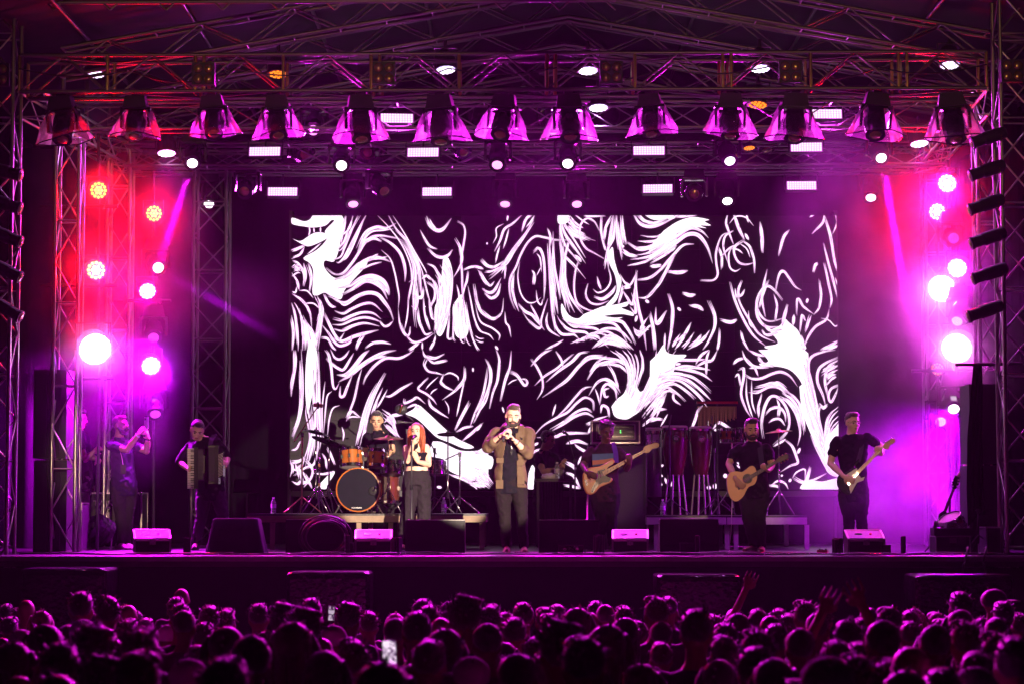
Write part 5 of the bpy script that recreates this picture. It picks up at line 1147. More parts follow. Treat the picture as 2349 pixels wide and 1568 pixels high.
for k in range(4): b = MB().tube([at(*c3(1215, 832+k*11), Y-.013)-Vector(t.location), at(*c3(1372, 760+k*7), Y-.017)-Vector(t.location), at(*c3(1750, 553+k*4), Y-.017)-Vector(t.location)], .0016, 4).build('string', M['chrome'], t)
strap(t, [(1413, 1060, -.26), (1412, 1040, -.16), (1408, 1022, -.05), (1404, 1014, .04)], YB, .06, FB['purple'])
# sunset print on the bassist's tee
def print_on(parent, cf, bands, Y, th=.003):
    for name, c_, pts in bands: slab(name, mat(name, c_, .8, 0, .25, 9), parent, cf, pts, Y, th)
print_on(bas, c3, [('print_sky', (.10, .22, .42), [(1275,592),(1465,585),(1465,628),(1380,640),(1275,650)]), ('print_cloud', (.62, .30, .16), [(1275,650),(1380,640),(1465,628),(1465,655),(1400,676),(1277,690)]), ('print_sea', (.08, .13, .28), [(1277,690),(1400,676),(1340,698),(1278,704)])], YB-.166)
# ---- acoustic guitar
Y = YG - .28; t = thing('acoustic_guitar', 'orange-topped acoustic guitar with a dark rosewood neck', 'guitar', at(*c4(1050, 850), Y))
ol = [(998,746),(1050,752),(1085,730),(1130,697),(1160,708),(1180,755),(1182,815),(1160,862),(1112,885),(1085,922),(1062,968),(1012,1012),(965,1006),(930,950),(915,870),(918,800),(948,757)]
slab('top', M['spruce'], t, c4, ol, Y, .006, 4)
slab('sides', M['rose'], t, c4, ol, Y+.006, .095, 4)
L = Vector(t.location)
MB().lathe([(.058, 0), (.058, .003), (.048, .004)], at(*c4(1098, 812), Y)-L, rot_to((0, -1, 0)), 24).build('rosette', M['rose'], t)
MB().lathe([(.046, .004), (.044, .006)], at(*c4(1098, 812), Y)-L, rot_to((0, -1, 0)), 24).build('sound_hole', M['blackm'], t)
slab('bridge', M['rose'], t, c4, [(985,850),(1000,842),(1035,905),(1018,915)], Y-.006, .008)
slab('neck', M['rose'], t, c4, [(1118,782),(1355,645),(1372,668),(1130,818)], Y-.014, .024)
for i in range(13): f = 1-(1-i/14)**1.2; x, y = 1128+f*228, 797-f*138; slab('fret', M['chrome'], t, c4, [(x-3,y-15+f*4),(x,y-16+f*4),(x+7,y+13-f*4),(x+4,y+14-f*4)], Y-.016, .003)
slab('headstock', M['rose'], t, c4, [(1355,645),(1370,626),(1455,585),(1462,600),(1466,630),(1385,664),(1372,668)], Y-.010, .016)
for x, y in ((1385,618),(1412,604),(1440,590),(1400,668),(1428,655),(1456,640)): MB().ell(at(*c4(x, y), Y)-L, (.012, .01, .012), nu=8, nv=6).build('tuning_peg', M['bronze'], t)
for k in range(6): MB().tube([at(*c4(1000+k*5, 858+k*9), Y-.012)-L, at(*c4(1122, 786+k*5), Y-.019)-L, at(*c4(1360, 650+k*3), Y-.019)-L], .0012, 4).build('string', M['chrome'], t)
strap(t, [(1748, 1066, -.24), (1745, 1046, -.17), (1742, 1022, -.06), (1740, 1012, .03)], YG, .062, FB['strap'])
MB().tube(spline([at(*c4(*p), Y+.05)-L for p in ((960,1000),(957,1100),(950,1300),(935,1485))], 6), .004, 6).build('cable', M['white'], t, True)
# ---- electric guitar
Y = YE - .30; t = thing('electric_guitar', 'black double-cut electric guitar with a cream pickguard and maple neck', 'guitar', at(*c5(450, 830), Y))
slab('body', M['blackm'], t, c5, [(332,830),(342,792),(380,760),(430,742),(468,712),(515,645),(530,640),(522,668),(490,704),(514,722),(512,762),(540,796),(584,792),(578,826),(522,852),(482,930),(430,966),(372,932),(338,880)], Y, .042, 3, .06)
slab('pickguard', M['ivory'], t, c5, [(420,772),(510,716),(518,768),(548,805),(582,796),(568,828),(510,850),(455,946),(442,902),(446,850),(420,822)], Y-.004, .006)
slab('neck', M['maple'], t, c5, [(508,745),(732,525),(744,545),(526,772)], Y-.012, .024)
slab('headstock', M['maple'], t, c5, [(738,533),(752,505),(768,488),(828,450),(850,458),(852,480),(835,498),(805,512),(796,546),(760,548)], Y-.006, .016, 2)
for i, (a_, b_) in enumerate((((430,790),(448,835)), ((452,776),(470,820)), ((476,760),(492,802)))): slab('pickup', M['white'], t, c5, [a_, (a_[0]+10, a_[1]-5), (b_[0]+10, b_[1]-5), b_], Y-.010, .008)
slab('bridge', M['chrome'], t, c5, [(402,845),(420,838),(440,878),(424,888)], Y-.008, .01)
L = Vector(t.location)
for x, y in ((470,850),(484,872),(462,895)): MB().lathe([(.011, 0), (.009, .014)], at(*c5(x, y), Y-.004)-L, rot_to((0, -1, 0)), 10).build('knob', M['white'], t)
for k in range(6): MB().ell(at(*c5(752+k*15, 498-k*9), Y)-L, (.009, .01, .012), nu=8, nv=6).build('tuning_peg', M['chrome'], t)
for k in range(6): MB().tube([at(*c5(412+k*4, 845+k*6), Y-.012)-L, at(*c5(512+k*3, 742+k*5), Y-.018)-L, at(*c5(738+k*2, 527+k*3), Y-.018)-L], .0012, 4).build('string', M['chrome'], t)
strap(t, [(1968, 1058, -.26), (1975, 1030, -.14), (1977, 1008, -.05), (1974, 995, .04)], YE, .055, FB['strap'])
# ---- accordion
Y = YA - .34; t = thing('accordion', 'black accordion with white piano keys and a pale button board', 'accordion', at(*c1(1640, 660), Y)); L = Vector(t.location)
px_ = lambda x, y, dy=0.: at(*c1(x, y), Y+dy) - L
def blk(name, m, x0, y0, x1, y1, d0, d1, bev=.0): return slab(name, m, t, c1, [(x0,y0),(x1,y0),(x1,y1),(x0,y1)], Y+d0, d1-d0, 0, bev)
blk('treble_body', M['blackm'], 1505, 452, 1548, 850, .0, .20); blk('grille', M['grille'], 1548, 470, 1600, 770, -.004, .20)
for i in range(22): slab('grille_slot', M['chrome'], t, c1, [(1552,478+i*13),(1594,476+i*13),(1594,480+i*13),(1552,482+i*13)], Y-.008, .006)
blk('register_switch', M['chrome'], 1600, 530, 1613, 700, -.012, .02)
b = MB(); b2 = MB(); n_ = 24
for i in range(n_):
    y0 = 462+i*16.2; a_, c_ = at(*c1(1446, y0), Y-.01), at(*c1(1508, y0+15), Y-.01)
    b.box((a_+c_)/2 - L + Vector((0, .012, 0)), (abs(c_.x-a_.x), .02, abs(a_.z-c_.z)*.92))
    if i % 7 not in (2, 6): g_ = at(*c1(1493, y0+16), Y-.022); b2.box(g_ - L, (abs(c_.x-a_.x)*.48, .02, abs(a_.z-c_.z)*.55))
q_ = b.build('white_keys', M['ivory'], t); tag(q_, kind='stuff'); q_ = b2.build('black_keys', M['blackm'], t); tag(q_, kind='stuff')
b = MB(); rows = []                                              # bellows folds
xs = [(1613+i*4.5) for i in range(9)]
V = []
for i, x in enumerate(xs):
    d_ = .012 if i % 2 else -.006
    for (y, dy) in ((440, d_), (440, .20), (850, .20), (850, d_)): V.append(px_(x, y, dy))
b.add(V, [(i*4+k, i*4+4+k, i*4+4+(k+1) % 4, i*4+(k+1) % 4) for i in range(len(xs)-1) for k in range(4)]); b.build('bellows', M['cloth'], t)
blk('bass_body', M['blackm'], 1650, 432, 1745, 805, -.01, .20); blk('bass_panel', M['ply'], 1655, 455, 1705, 780, -.014, -.010)
blk('trim', M['chrome'], 1650, 434, 1705, 452, -.016, .0); blk('trim', M['chrome'], 1650, 782, 1705, 806, -.016, .0)
slab('button_board', M['blackm'], t, c1, [(1742,520),(1790,495),(1790,730),(1742,745)], Y-.012, .2)
b = MB()
for i in range(15):
    for j in range(4): b.lathe([(.006, 0), (.005, .008)], px_(1749+j*11, 526+i*14.5-j*5, -.012), rot_to((0, -1, 0)), 6)
q_ = b.build('bass_buttons', M['ivory'], t); tag(q_, kind='stuff')
strap(t, [(436, 1034, -.32), (437, 1015, -.13), (443, 1004, -.06), (452, 1000, .06)], YA, .055, FB['strap'])
strap(t, [(480, 1026, -.33), (486, 1004, -.13), (492, 997, -.04), (494, 994, .08)], YA, .055, FB['strap'])

# ---- risers
def riser(px0, px1, ytop, Y, dep, label, legs, m='greypaint', ye=16, base=SZ):
    a, b_ = at(px0, ytop, Y), at(px1, ytop, Y); t = thing('drum_riser', label, 'platform', ((a.x+b_.x)/2, Y, base)); w_ = b_.x-a.x; h = a.z - base; th = ye/ppm(Y)
    MB().box((0, dep/2, h-.012), (w_, dep, .024)).build('deck_board', M['deck'], t)
    n = max(2, round(w_/1.0))
    for i in range(n): MB().box((-w_/2+(i+.5)*w_/n, .02, h-.024-th/2), (w_/n-.012, .04, th)).build('edge_beam', M[m], t)
    for s_ in (-1, 1): MB().box((s_*(w_/2-.02), dep/2, h-.024-th/2), (.04, dep-.05, th)).build('side_beam', M[m], t)
    for x in legs:
        for y in (.06, dep-.08): MB().box((at(x, 0, Y).x-t.location.x, y, (h-.03-th)/2), (.06, .06, h-.03-th)).build('leg', M[m], t)
    return t, a.z
_, RZ1 = riser(566, 1115, 1177, 29.95, 2.6, 'low timber riser carrying the drum kit', (633, 828, 900, 1055, 1106), 'wood', 15)
_, RZ2 = riser(1482, 1851, 1181, 30.3, 2.4, 'grey riser carrying the congas and timbales', (1500, 1660, 1680, 1840), 'greypaint', 16)

# ---- drums
def drum(name, label, px, py, Y, r, dep, axis, shell, headm='head', lugs=8, group=None, cat='drum', hoop='chrome', parts=None):
    c = at(px, py, Y); t = thing(name, label, cat, c, 0, group); q_ = rot_to(axis)
    MB().lathe([(r*.97, -dep/2), (r*.97, dep/2)], rot=q_, n=32).build('shell', M[shell], t, False)
    for s_ in (-1, 1):
        MB().lathe([(r*.98, s_*(dep/2-.03)), (r*1.03, s_*(dep/2-.025)), (r*1.03, s_*(dep/2+.012)), (r*.97, s_*(dep/2+.014))], rot=q_, n=32, caps=False).build('hoop', M[hoop], t)
        MB().lathe([(r*.975, s_*(dep/2+.001)), (r*.4, s_*(dep/2+.004)), (.001, s_*(dep/2+.005))], rot=q_, n=32, caps=False).build('drum_head', M[headm], t)
    for i in range(lugs):
        a = 2*math.pi*(i+.5)/lugs; p = Vector((r*1.03*math.cos(a), r*1.03*math.sin(a), 0))
        l_ = MB().tube([q_ @ (p + Vector((0, 0, -dep/2))), q_ @ (p + Vector((0, 0, dep/2)))], .005, 5); l_.box(q_ @ p, (.03, .03, .05), q_); l_.build('lug', M['chrome'], t)
    return t
bd = drum('bass_drum', 'big bass drum with a black front head and amber hoop, facing the crowd', *c2(1175, 862), 30.55, .282, .44, (0, -1, .0), 'rust', 'headk', 8, hoop='orange')
bd.location.y = 30.55; L = Vector(bd.location)
MB().lathe([(.062, .228), (.05, .232), (.03, .233)], Vector((.19, 0, -.02)), rot_to((0, -1, 0)), 20).build('port_hole', M['blackm'], bd)
MB().tube([Vector((.19, -.22, -.02)), Vector((.23, -.30, .03))], .012, 8).build('drum_microphone', M['chrome'], bd)
text('AQUARIAN', 'drum_lettering', .026, M['white'], bd, (-.02, -.228, -.235))
MB().box((-.28, -.1, -.26), (.02, .02, .16), Matrix.Rotation(R(30), 3, 'Y')).box((.28, -.1, -.26), (.02, .02, .16), Matrix.Rotation(R(-30), 3, 'Y')).build('spur', M['chrome'], bd)
drum('tom_drum', 'larger amber rack tom with chrome lugs, on the bass drum', *c2(1098, 552), 30.75, .150, .23, (-.05, .18, 1), 'orange', 'head', 8, 'rack toms')
drum('tom_drum', 'smaller amber rack tom beside the drummer', *c2(1345, 560), 30.8, .122, .21, (.06, .18, 1), 'orange', 'head', 6, 'rack toms')
t = thing('tom_mount', 'chrome tom holder rising from the bass drum between the amber toms', 'drum mount', at(*c2(1205, 640), 30.75)); MB().tube([(0, 0, -.02), (0, 0, .2)], .018, 10).box((0, 0, .1), (.12, .05, .05)).build('post', M['chrome'], t)
drum('snare_drum', 'chrome snare drum beside the ginger-haired woman', *c2(1490, 650), 30.9, .15, .16, (0, .15, 1), 'chrome', 'head', 10)
drum('floor_tom', 'amber floor tom half hidden behind the bass drum', *c2(1420, 850), 31.2, .2, .38, (0, .05, 1), 'rust', 'head', 8)
drum('snare_drum', 'second chrome snare drum standing behind the ginger-haired woman', *c2(1900, 650), 30.9, .15, .15, (0, .1, 1), 'chrome', 'head', 10)
def cymbal(px, py, Y, dpx, tilt, label, m='bronze', base=None, legs=True, cr=.0):
    p = at(px, py, Y); base = RZ1 if base is None else base; t = thing('cymbal', label, 'cymbal', (p.x, p.y, base)); h = p.z - base; r = dpx/2/ppm(Y); q_ = rot_to(tilt)
    MB().lathe([(.012, .034), (r*.16, .030), (r*.2, .014), (r*.6, .002), (r, -.012), (r, -.015), (r*.6, -.002), (r*.2, .010), (.012, .028)], Vector((0, 0, h)), q_, 36, caps=False).build('plate', M[m], t, True)
    MB().tube([(0, 0, .2), (0, 0, h*.55)], .014, 8).build('stand_tube', M['chrome'], t, True); MB().tube([(0, 0, h*.5), (0, 0, h-.02)], .009, 8).build('rod', M['chrome'], t, True)
    MB().tube([(0, 0, h), (0, 0, h+.06)], .008, 8).build('wing_nut', M['chrome'], t)
    for a in (80, 200, 320): MB().tube([(0, 0, .34), (.24*math.cos(R(a)), .24*math.sin(R(a)), .012)], .009, 6).build('leg', M['chrome'], t, True)
    return t
cymbal(*c2(757, 302), 31.0, 62, (.22, .10, 1), 'dark crash cymbal, the farther of the two behind the left drum stands', 'blackm')
cymbal(*c2(885, 395), 30.7, 84, (.32, .16, 1), 'large dark ride cymbal tilted above the amber tom', 'blackm')
cymbal(*c2(1455, 360), 31.0, 68, (0, -.12, 1), 'pink-lit crash cymbal in front of the drummer')
cymbal(*c2(2030, 320), 30.9, 50, (0, .14, 1), 'dark cymbal on its stand between the ginger-haired woman and the singer', 'blackm')
cymbal(*c4(1378, 387), 31.2, 62, (-.10, -.06, 1), 'cymbal on a stand just behind the acoustic guitarist', base=RZ2)
mic_stand(807-0, 1063, 30.3, 'boom stand of the overhead microphone at the edge of the drum riser', ((780, 1000), (722, 930), 0, 0), z0=RZ1) if False else None
def boom_stand(px, ytop, Y, b0, b1, label, z0, m='bronze'):
    p = at(px, ytop, Y); t = thing('microphone_stand', label, 'mic stand', (p.x, Y, z0)); h = p.z-z0; L = Vector(t.location)
    MB().tube([(0, 0, .12), (0, 0, h)], .011, 8).build('tube', M[m], t, True); MB().lathe([(.02, -.03), (.02, .03)], (0, 0, h), n=10).build('clutch', M['black'], t)
    MB().tube([at(*b0, Y)-L, at(*b1, Y)-L], .008, 7).build('boom', M[m], t, True)
    for a in (100, 220, 340): MB().tube([(0, 0, .22), (.28*math.cos(R(a)), .28*math.sin(R(a)), .012)], .009, 6).build('leg', M[m], t, True)
    return t
boom_stand(*c2(625, 330), 30.4, c2(545, 400), c2(765, 75), 'boom stand holding the bronze overhead microphone above the cymbals', RZ1)
t = thing('overhead_microphone', 'bronze-coloured overhead microphone in a shock mount above the cymbals', 'microphone', at(*c2(775, 48), 30.4)); MB().lathe([(.02, -.06), (.026, -.05), (.026, .06), (.018, .065)], rot=rot_to((1, 0, -.1)), n=12).build('capsule', M['bronze'], t, True)
MB().lathe([(.044, -.01), (.048, 0), (.044, .01)], rot=rot_to((1, .3, 0)), n=14, caps=False).build('shock_mount', M['black'], t)
boom_stand(*c2(1640, 330), 31.2, c2(1700, 200), c2(1590, 110), 'boom stand behind the ginger-haired woman holding a round overhead microphone', RZ1, 'black')
t = thing('overhead_microphone', 'round black overhead microphone above the ginger-haired woman', 'microphone', at(*c2(1578, 84), 31.2)); MB().ell((0, 0, 0), (.085, .06, .075), nu=16, nv=10, nz=.1, nf=14).build('shock_mount', M['black'], t); MB().lathe([(.02, -.05), (.024, .05)], (0, -.06, 0), rot_to((.4, -.5, 1)), 10).build('capsule', M['bronze'], t)
microphone(at(*c2(1545, 208), 30.9), at(*c2(1640, 212), 30.9), 'dark microphone on a boom beside the ginger-haired woman at the drummer\'s mouth height')
boom_stand(*c2(1635, 300), 30.9, c2(1590, 212), c2(1690, 214), 'drummer\'s vocal mic stand beside the ginger-haired woman', RZ1, 'black')
boom_stand(*c2(1900, 480), 30.7, c2(1800, 300), c2(1920, 520), 'black boom stand over the second snare drum', RZ1, 'black')
boom_stand(*c2(2145, 520), 30.7, c2(2005, 570), c2(2160, 500), 'chrome boom stand at the singer end of the drum riser', RZ1, 'chrome')
t = thing('hi_hat_stand', 'bare chrome cymbal stand at the outer edge of the drum riser', 'stand', (at(*c2(790, 470), 30.2).x, 30.2, RZ1)); h = at(*c2(790, 470), 30.2).z - RZ1
MB().tube([(0, 0, .1), (0, 0, h)], .012, 8).build('tube', M['chrome'], t, True)
for a in (80, 200, 320): MB().tube([(0, 0, .36), (.22*math.cos(R(a)), .22*math.sin(R(a)), .012)], .009, 6).build('leg', M['chrome'], t, True)
for z in (.45, .75): MB().lathe([(.018, -.02), (.018, .02)], (0, 0, h*z), n=10).build('collar', M['bronze'], t)
t = thing('bass_pedal', 'bass drum pedal and hardware on the riser behind the bass drum', 'pedal', (at(*c2(1300, 1030), 31.0).x, 31.0, RZ1)); MB().box((0, 0, .02), (.12, .34, .03)).box((0, .05, .12), (.02, .02, .2)).build('footboard', M['chrome'], t)
t = thing('drum_throne', 'drummer\'s round stool behind the kit', 'stool', (at(867, 1100, 31.8).x, 31.8, RZ1)); h = at(867, 1108, 31.8).z - RZ1
MB().lathe([(.17, h-.09), (.18, h-.06), (.17, h), (.1, h+.005)], n=24).build('seat', M['black'], t); MB().tube([(0, 0, .03), (0, 0, h-.08)], .02, 8).build('post', M['chrome'], t)
for a in (90, 210, 330): MB().tube([(0, 0, .2), (.24*math.cos(R(a)), .24*math.sin(R(a)), .012)], .011, 6).build('leg', M['chrome'], t)
for s_, (p0, p1) in (('one', ((856, 1054), (842, 1020))), ('other', ((881, 1047), (905, 1030)))):
    t = thing('drumstick', f'pale drumstick in the drummer\'s hand, the {"lower" if s_ == "one" else "upper"} one', 'drumstick', at(*p0, YD-.44)); MB().tube([(0, 0, 0), at(*p1, YD-.62)-Vector(t.location)], [.008, .005], 7).build('stick', M['maple'], t, True)
# congas on stands
def conga(cx, ytop, ybot, wpx, Y, label, shell='rust', stand=True, emblem=True, straight=False):
    p0, p1 = at(*c4(cx, ytop), Y), at(*c4(cx, ybot), Y); r = wpx*.2559/2/ppm(Y); h = p0.z-p1.z; t = thing('conga_drum', label, 'drum', p1, 0, 'congas on the riser')
    pr = [(r*.98, 0), (r*.98, h*.96)] if straight else [(r*.62, 0), (r*.80, h*.22), (r*.97, h*.5), (r*1.03, h*.72), (r*.95, h*.94)]
    MB().lathe(pr, n=28).build('shell', M[shell], t, True)
    MB().lathe([(r*.97, h*.90), (r*1.03, h*.91), (r*1.05, h*.955), (r*1.0, h*.96)], n=28, caps=False).build('rim', M['chrome'], t)
    MB().lathe([(r*1.02, h*.95), (r*1.01, h*.985), (r*.9, h*1.0), (.001, h*1.003)], n=28, caps=False).build('drum_head', M['head'], t, True)
    for i in range(6):
        a = i*math.pi/3+.3; MB().box((r*1.04*math.cos(a), r*1.04*math.sin(a), h*.82), (.018, .018, h*.2)).build('lug', M['chrome'], t)
    if emblem:
        e_ = MB().lathe([(.034, 0), (.045, .002), (.047, .006), (.043, .006), (.036, .004)], (0, -r*1.04, h*.74), rot_to((0, -1, 0)), 22).build('badge', M['chrome'], t)
        text('m', 'badge_letter', .07, M['white'], e_, (0, -r*1.04-.008, h*.745))
    if stand:
        for a in (200, 250, 290, 340):
            x, y = r*.75*math.cos(R(a)), r*.75*math.sin(R(a)); MB().tube([(x*.8, y*.8, h*.02), (x*1.25, y*1.25, RZ2 - p1.z + .01)], .012, 6).build('stand_leg', M['alu2'], t)
    return t
conga(450, 340, 785, 228, 31.1, 'dark red conga with a round badge, the one nearer the bassist')
conga(680, 347, 785, 200, 31.2, 'dark red conga with a round badge, the one nearer the acoustic guitarist')
conga(255, 358, 975, 150, 31.3, 'tall slim silver drum beside the amplifier cabinet', 'alu2', False, False, True)
for i, (x, w_) in enumerate(((905, 110), (1020, 105))):
    drum('timbale', ['copper timbale beside the conga, half lost in pink haze', 'silver timbale just behind the acoustic guitarist\'s shoulder'][i], *c4(x, 428), 31.3, w_*.2559/2/ppm(31.3), .17, (0, .1, 1), ['orange', 'chrome'][i], 'head', 6, 'timbales')
t = thing('timbale_stand', 'chrome stand with crossed legs under the timbales', 'stand', (at(*c4(960, 480), 31.3).x, 31.3, RZ2)); h = at(*c4(960, 480), 31.3).z-RZ2
MB().tube([(0, 0, .1), (0, 0, h)], .014, 8).build('tube', M['chrome'], t)
for a in (30, 150, 270): MB().tube([(0, 0, .4), (.3*math.cos(R(a)), .3*math.sin(R(a)), .012)], .010, 6).build('leg', M['chrome'], t)
# bar chimes
Y = 31.5; a_, b_ = at(*c4(642, 132), Y), at(*c4(1010, 132), Y); t = thing('bar_chimes', 'row of bar chimes hanging from a red wooden bar above the congas', 'chimes', ((a_.x+b_.x)/2, Y, a_.z))
MB().box((0, 0, 0), (b_.x-a_.x, .03, .03)).build('bar', M['red'], t)
for i in range(34):
    x = (i-16.5)*(b_.x-a_.x)*.028; l_ = .30 - .14*i/34 + .02*math.sin(i*2.1); rod('chime', (x, 0, -.05), (x+.006*math.sin(i*1.7), 0, -.05-l_), .0055, M['bronze'], t, world=False, n=6)
rod('stand_tube', (0, .04, .0), (0, .04, RZ2-a_.z), .012, M['black'], t, world=False)
for a in (30, 150, 270): rod('leg', (0, .04, RZ2-a_.z+.3), (.3*math.cos(R(a)), .04+.3*math.sin(R(a)), RZ2-a_.z+.012), .01, M['black'], t, world=False)
for p0, p1, q0, lab in (((400, 400), (415, 240), 0, 'boom mic stand leaning over the nearer conga'), ((190, 480), (190, 210), 0, 'upright black mic stand beside the amplifier cabinet'), ((800, 560), (780, 250), 0, 'boom mic stand behind the second conga, under the chimes')):
    boom_stand(*c4(*p0), 30.8, c4(p0[0]-20, p0[1]+40), c4(*p1), lab, RZ2, 'black')
# ---- amplifier rack and cabinet
Y = 30.6
def case(name, label, px0, py0, px1, py1, Y, dep, m='black', cat='flight case', trim='alu', lip=.014, z0=None):
    a, b_ = at(px0, py0, Y), at(px1, py1, Y); z0 = b_.z if z0 is None else z0; t = thing(name, label, cat, ((a.x+b_.x)/2, Y, z0)); w_, h = b_.x-a.x, a.z-z0
    MB().box((0, dep/2, h/2), (w_-.008, dep-.008, h-.008)).build('body', M[m], t)
    for x in (-1, 1):
        for z in (0, 1): MB().box((x*(w_/2-lip/2), dep/2, z*h + (lip/2 if z == 0 else -lip/2)), (lip, dep-2*lip, lip)).build('edge_trim', M[trim], t)
        for y in (0, 1): MB().box((x*(w_/2-lip/2), lip/2 + y*(dep-lip), h/2), (lip, lip, h)).build('edge_trim', M[trim], t)
    for z in (0, 1):
        for y in (0, 1): MB().box((0, lip/2 + y*(dep-lip), z*h + (lip/2 if z == 0 else -lip/2)), (w_-2*lip-.001, lip, lip)).build('edge_trim', M[trim], t)
    return t, w_, h
case('amplifier_cabinet', 'tall black amplifier cabinet behind the bassist', 1349, 1021, 1483, 1259, Y, .6, 'ply', 'amplifier', 'black', .02, SZ)
t, w_, h = case('amplifier_rack', 'amplifier rack case on top of the black cabinet behind the bassist', 1356, 961.5, 1468, 1014, Y-.02, .45, 'black', 'amplifier', 'alu', .018)
t.location.z = at(0, 1021, Y).z + .03; MB().box((0, -.004, h/2), (w_*.80, .03, h*.66)).build('inner_frame', M['alu2'], t); MB().box((0, -.022, h/2), (w_*.76, .02, h*.58)).build('amplifier_panel', M['blackm'], t)
MB().box((0, -.035, h*.70), (w_*.72, .006, .008)).box((0, -.035, h*.30), (w_*.72, .006, .006)).build('rack_rail', M['chrome'], t)
for z in (.47, .55): MB().box((.06, -.036, h*z), (.014, .006, .012)).build('indicator', E['green'], t)
for x in (-.2, -.14, .16, .2): MB().lathe([(.014, 0), (.012, .012)], (x, -.034, h*.5), rot_to((0, -1, 0)), 10).build('knob', M['chrome'], t)
for x in (-.22, .22): MB().box((x, .2, -.015), (.06, .3, .03)).build('foot', M['black'], t)
# ---- table with napkin, bottle and glass
Y = 31.7; zt = at(*c3(900, 812), Y).z; a_, b_ = at(*c3(770, 812), Y), at(*c3(1105, 812), Y)
t = thing('side_table', 'black-draped table in front of the man with headphones', 'table', ((a_.x+b_.x)/2, Y, SZ)); MB().box((0, .25, zt-SZ-.02), (b_.x-a_.x, .5, .04)).build('table_top', M['black'], t)
b = MB(); V = []; w_ = (b_.x-a_.x)
for i in range(61):
    x = -w_*.40 + w_*.62*i/60; y = .012*math.sin(i*.9) + .006*math.sin(i*2.3); V += [(x, .03+y*.3, zt-SZ-.042), (x, .03+y, .01)]
b.add(V, [(i*2, i*2+2, i*2+3, i*2+1) for i in range(60)]); b.build('table_skirt', M['cloth'], t)
for x in (-.42, .42):
    for y in (.06, .44): MB().box((x*w_/.95, y, (zt-SZ-.04)/2), (.03, .03, zt-SZ-.045)).build('leg', M['black'], t)
o = MB().ell(at(*c3(885, 795), Y+.1), (.10, .07, .045), nu=20, nv=10, nz=.5, nf=14).build('napkin', M['white'], smooth=True); tag(o, 'crumpled white napkin on the draped table', 'napkin')
def bottle(px, ybase, Y, z, label, h=.215):
    x = at(px, ybase, Y).x; t = thing('water_bottle', label, 'bottle', (x, Y, z), 0, 'water bottles'); k = h/.215
    MB().lathe([(.030*k, 0), (.033*k, .008*k), (.033*k, .05*k), (.030*k, .06*k), (.033*k, .07*k), (.033*k, .13*k), (.026*k, .165*k), (.013*k, .185*k), (.013*k, .195*k)], n=18).build('bottle', M['water'], t, True)
    MB().lathe([(.0345*k, .075*k), (.0345*k, .125*k)], n=18, caps=False).build('wrapper', M['label'], t, True); MB().lathe([(.015*k, .193*k), (.015*k, .213*k)], n=14).build('cap', M['white'], t)
bottle(627, 1172, 30.1, RZ1, 'plastic water bottle standing at the empty end of the drum riser')
bottle(*c2(1990, 1085), 30.1, RZ1, 'plastic water bottle standing on the drum riser behind the ginger-haired woman')
bottle(*c3(960, 808), Y+.1, zt, 'plastic water bottle on the draped table beside the napkin', .23)
bottle(*c4(338, 1140), 30.45, RZ2, 'plastic water bottle standing on the conga riser')
bottle(*c4(1258, 1135), 30.45, RZ2, 'plastic water bottle on the conga riser behind the acoustic guitarist')
t = thing('drinking_glass', 'short drinking glass on the draped table beside the bottle', 'glass', (at(*c3(1003, 808), Y).x, Y+.1, zt)); MB().lathe([(.028, 0), (.034, .12), (.031, .12), (.026, .006)], n=18).build('glass', M['water'], t, True)
# mic for the keyboard man
boom_stand(*c3(1120, 660), 30.9, c3(1130, 690), c3(1050, 420), 'mic stand leaning beside the bassist towards the man with headphones', SZ, 'black')
microphone(at(*c3(1020, 393), 30.9), at(*c3(1062, 425), 30.9), 'silver-headed microphone between the singer and the bassist', 'chrome')
t = thing('speaker_pole', 'thin pale pole standing beside the bassist\'s legs', 'pole', (at(*c3(1233, 1180), 29.6).x, 29.6, SZ)); MB().tube([(0, 0, 0), (0, 0, at(0, c3(0, 955)[1], 29.6).z-SZ)], .010, 8).build('tube', M['wood'], t)

# ---- wedge monitors and cases along the stage edge
def wedge(px0, px1, ytop, Y, label, panel=False):
    a, b_ = at(px0, ytop, Y), at(px1, ytop, Y); w_, h = b_.x-a.x, a.z-SZ; t = thing('stage_monitor', label, 'speaker', ((a.x+b_.x)/2, Y, SZ), 0, 'wedge monitors along the stage edge')
    prof = [(0, .02), (.0, h*.30), (.04, h), (.16, h), (.52, h*.12), (.52, .02)]
    b = MB(); V = [(x, y, z) for x in (-w_/2, w_/2) for y, z in prof]; n = len(prof)
    b.add(V, [tuple(range(n)), tuple(reversed(range(n, 2*n)))] + [(i, i+n, (i+1) % n+n, (i+1) % n) for i in range(n)]); b.build('cabinet', M['ply'], t)
    MB().box((0, .10, h+.004), (w_-.01, .10, .008)).build('top_edge', M['greypaint'], t)
    b = MB(); q_ = [(.165, h-.02), (.50, h*.17)]
    b.add([(x, y+.008, z+.012) for x in (-w_/2+.03, w_/2-.03) for y, z in q_], [(0, 1, 3, 2)]); b.build('grille', M['grille'], t)
    for x in (-1, 1): MB().box((x*(w_/2-.004), .03, h*.55), (.010, .05, h*.72)).build('corner_guard', M['black'], t)
    if panel:
        MB().box((.02, -.006, h*.17), (.30, .012, .085)).build('connector_panel', M['blackm'], t)
        for x in (-.05, .09): MB().lathe([(.020, 0), (.022, .010), (.014, .012)], (x, -.012, h*.17), rot_to((0, -1, 0)), 14).build('connector', M['chrome'], t)
        text('M2', 'panel_lettering', .045, M['white'], t, (.022, -.014, h*.17+.005))
    for x in (-w_/2+.06, w_/2-.06): MB().box((x, .25, .01), (.04, .4, .02)).build('foot', M['black'], t)
wedge(655, 790, 1191, 27.0, 'black wedge monitor behind the coil of cable')
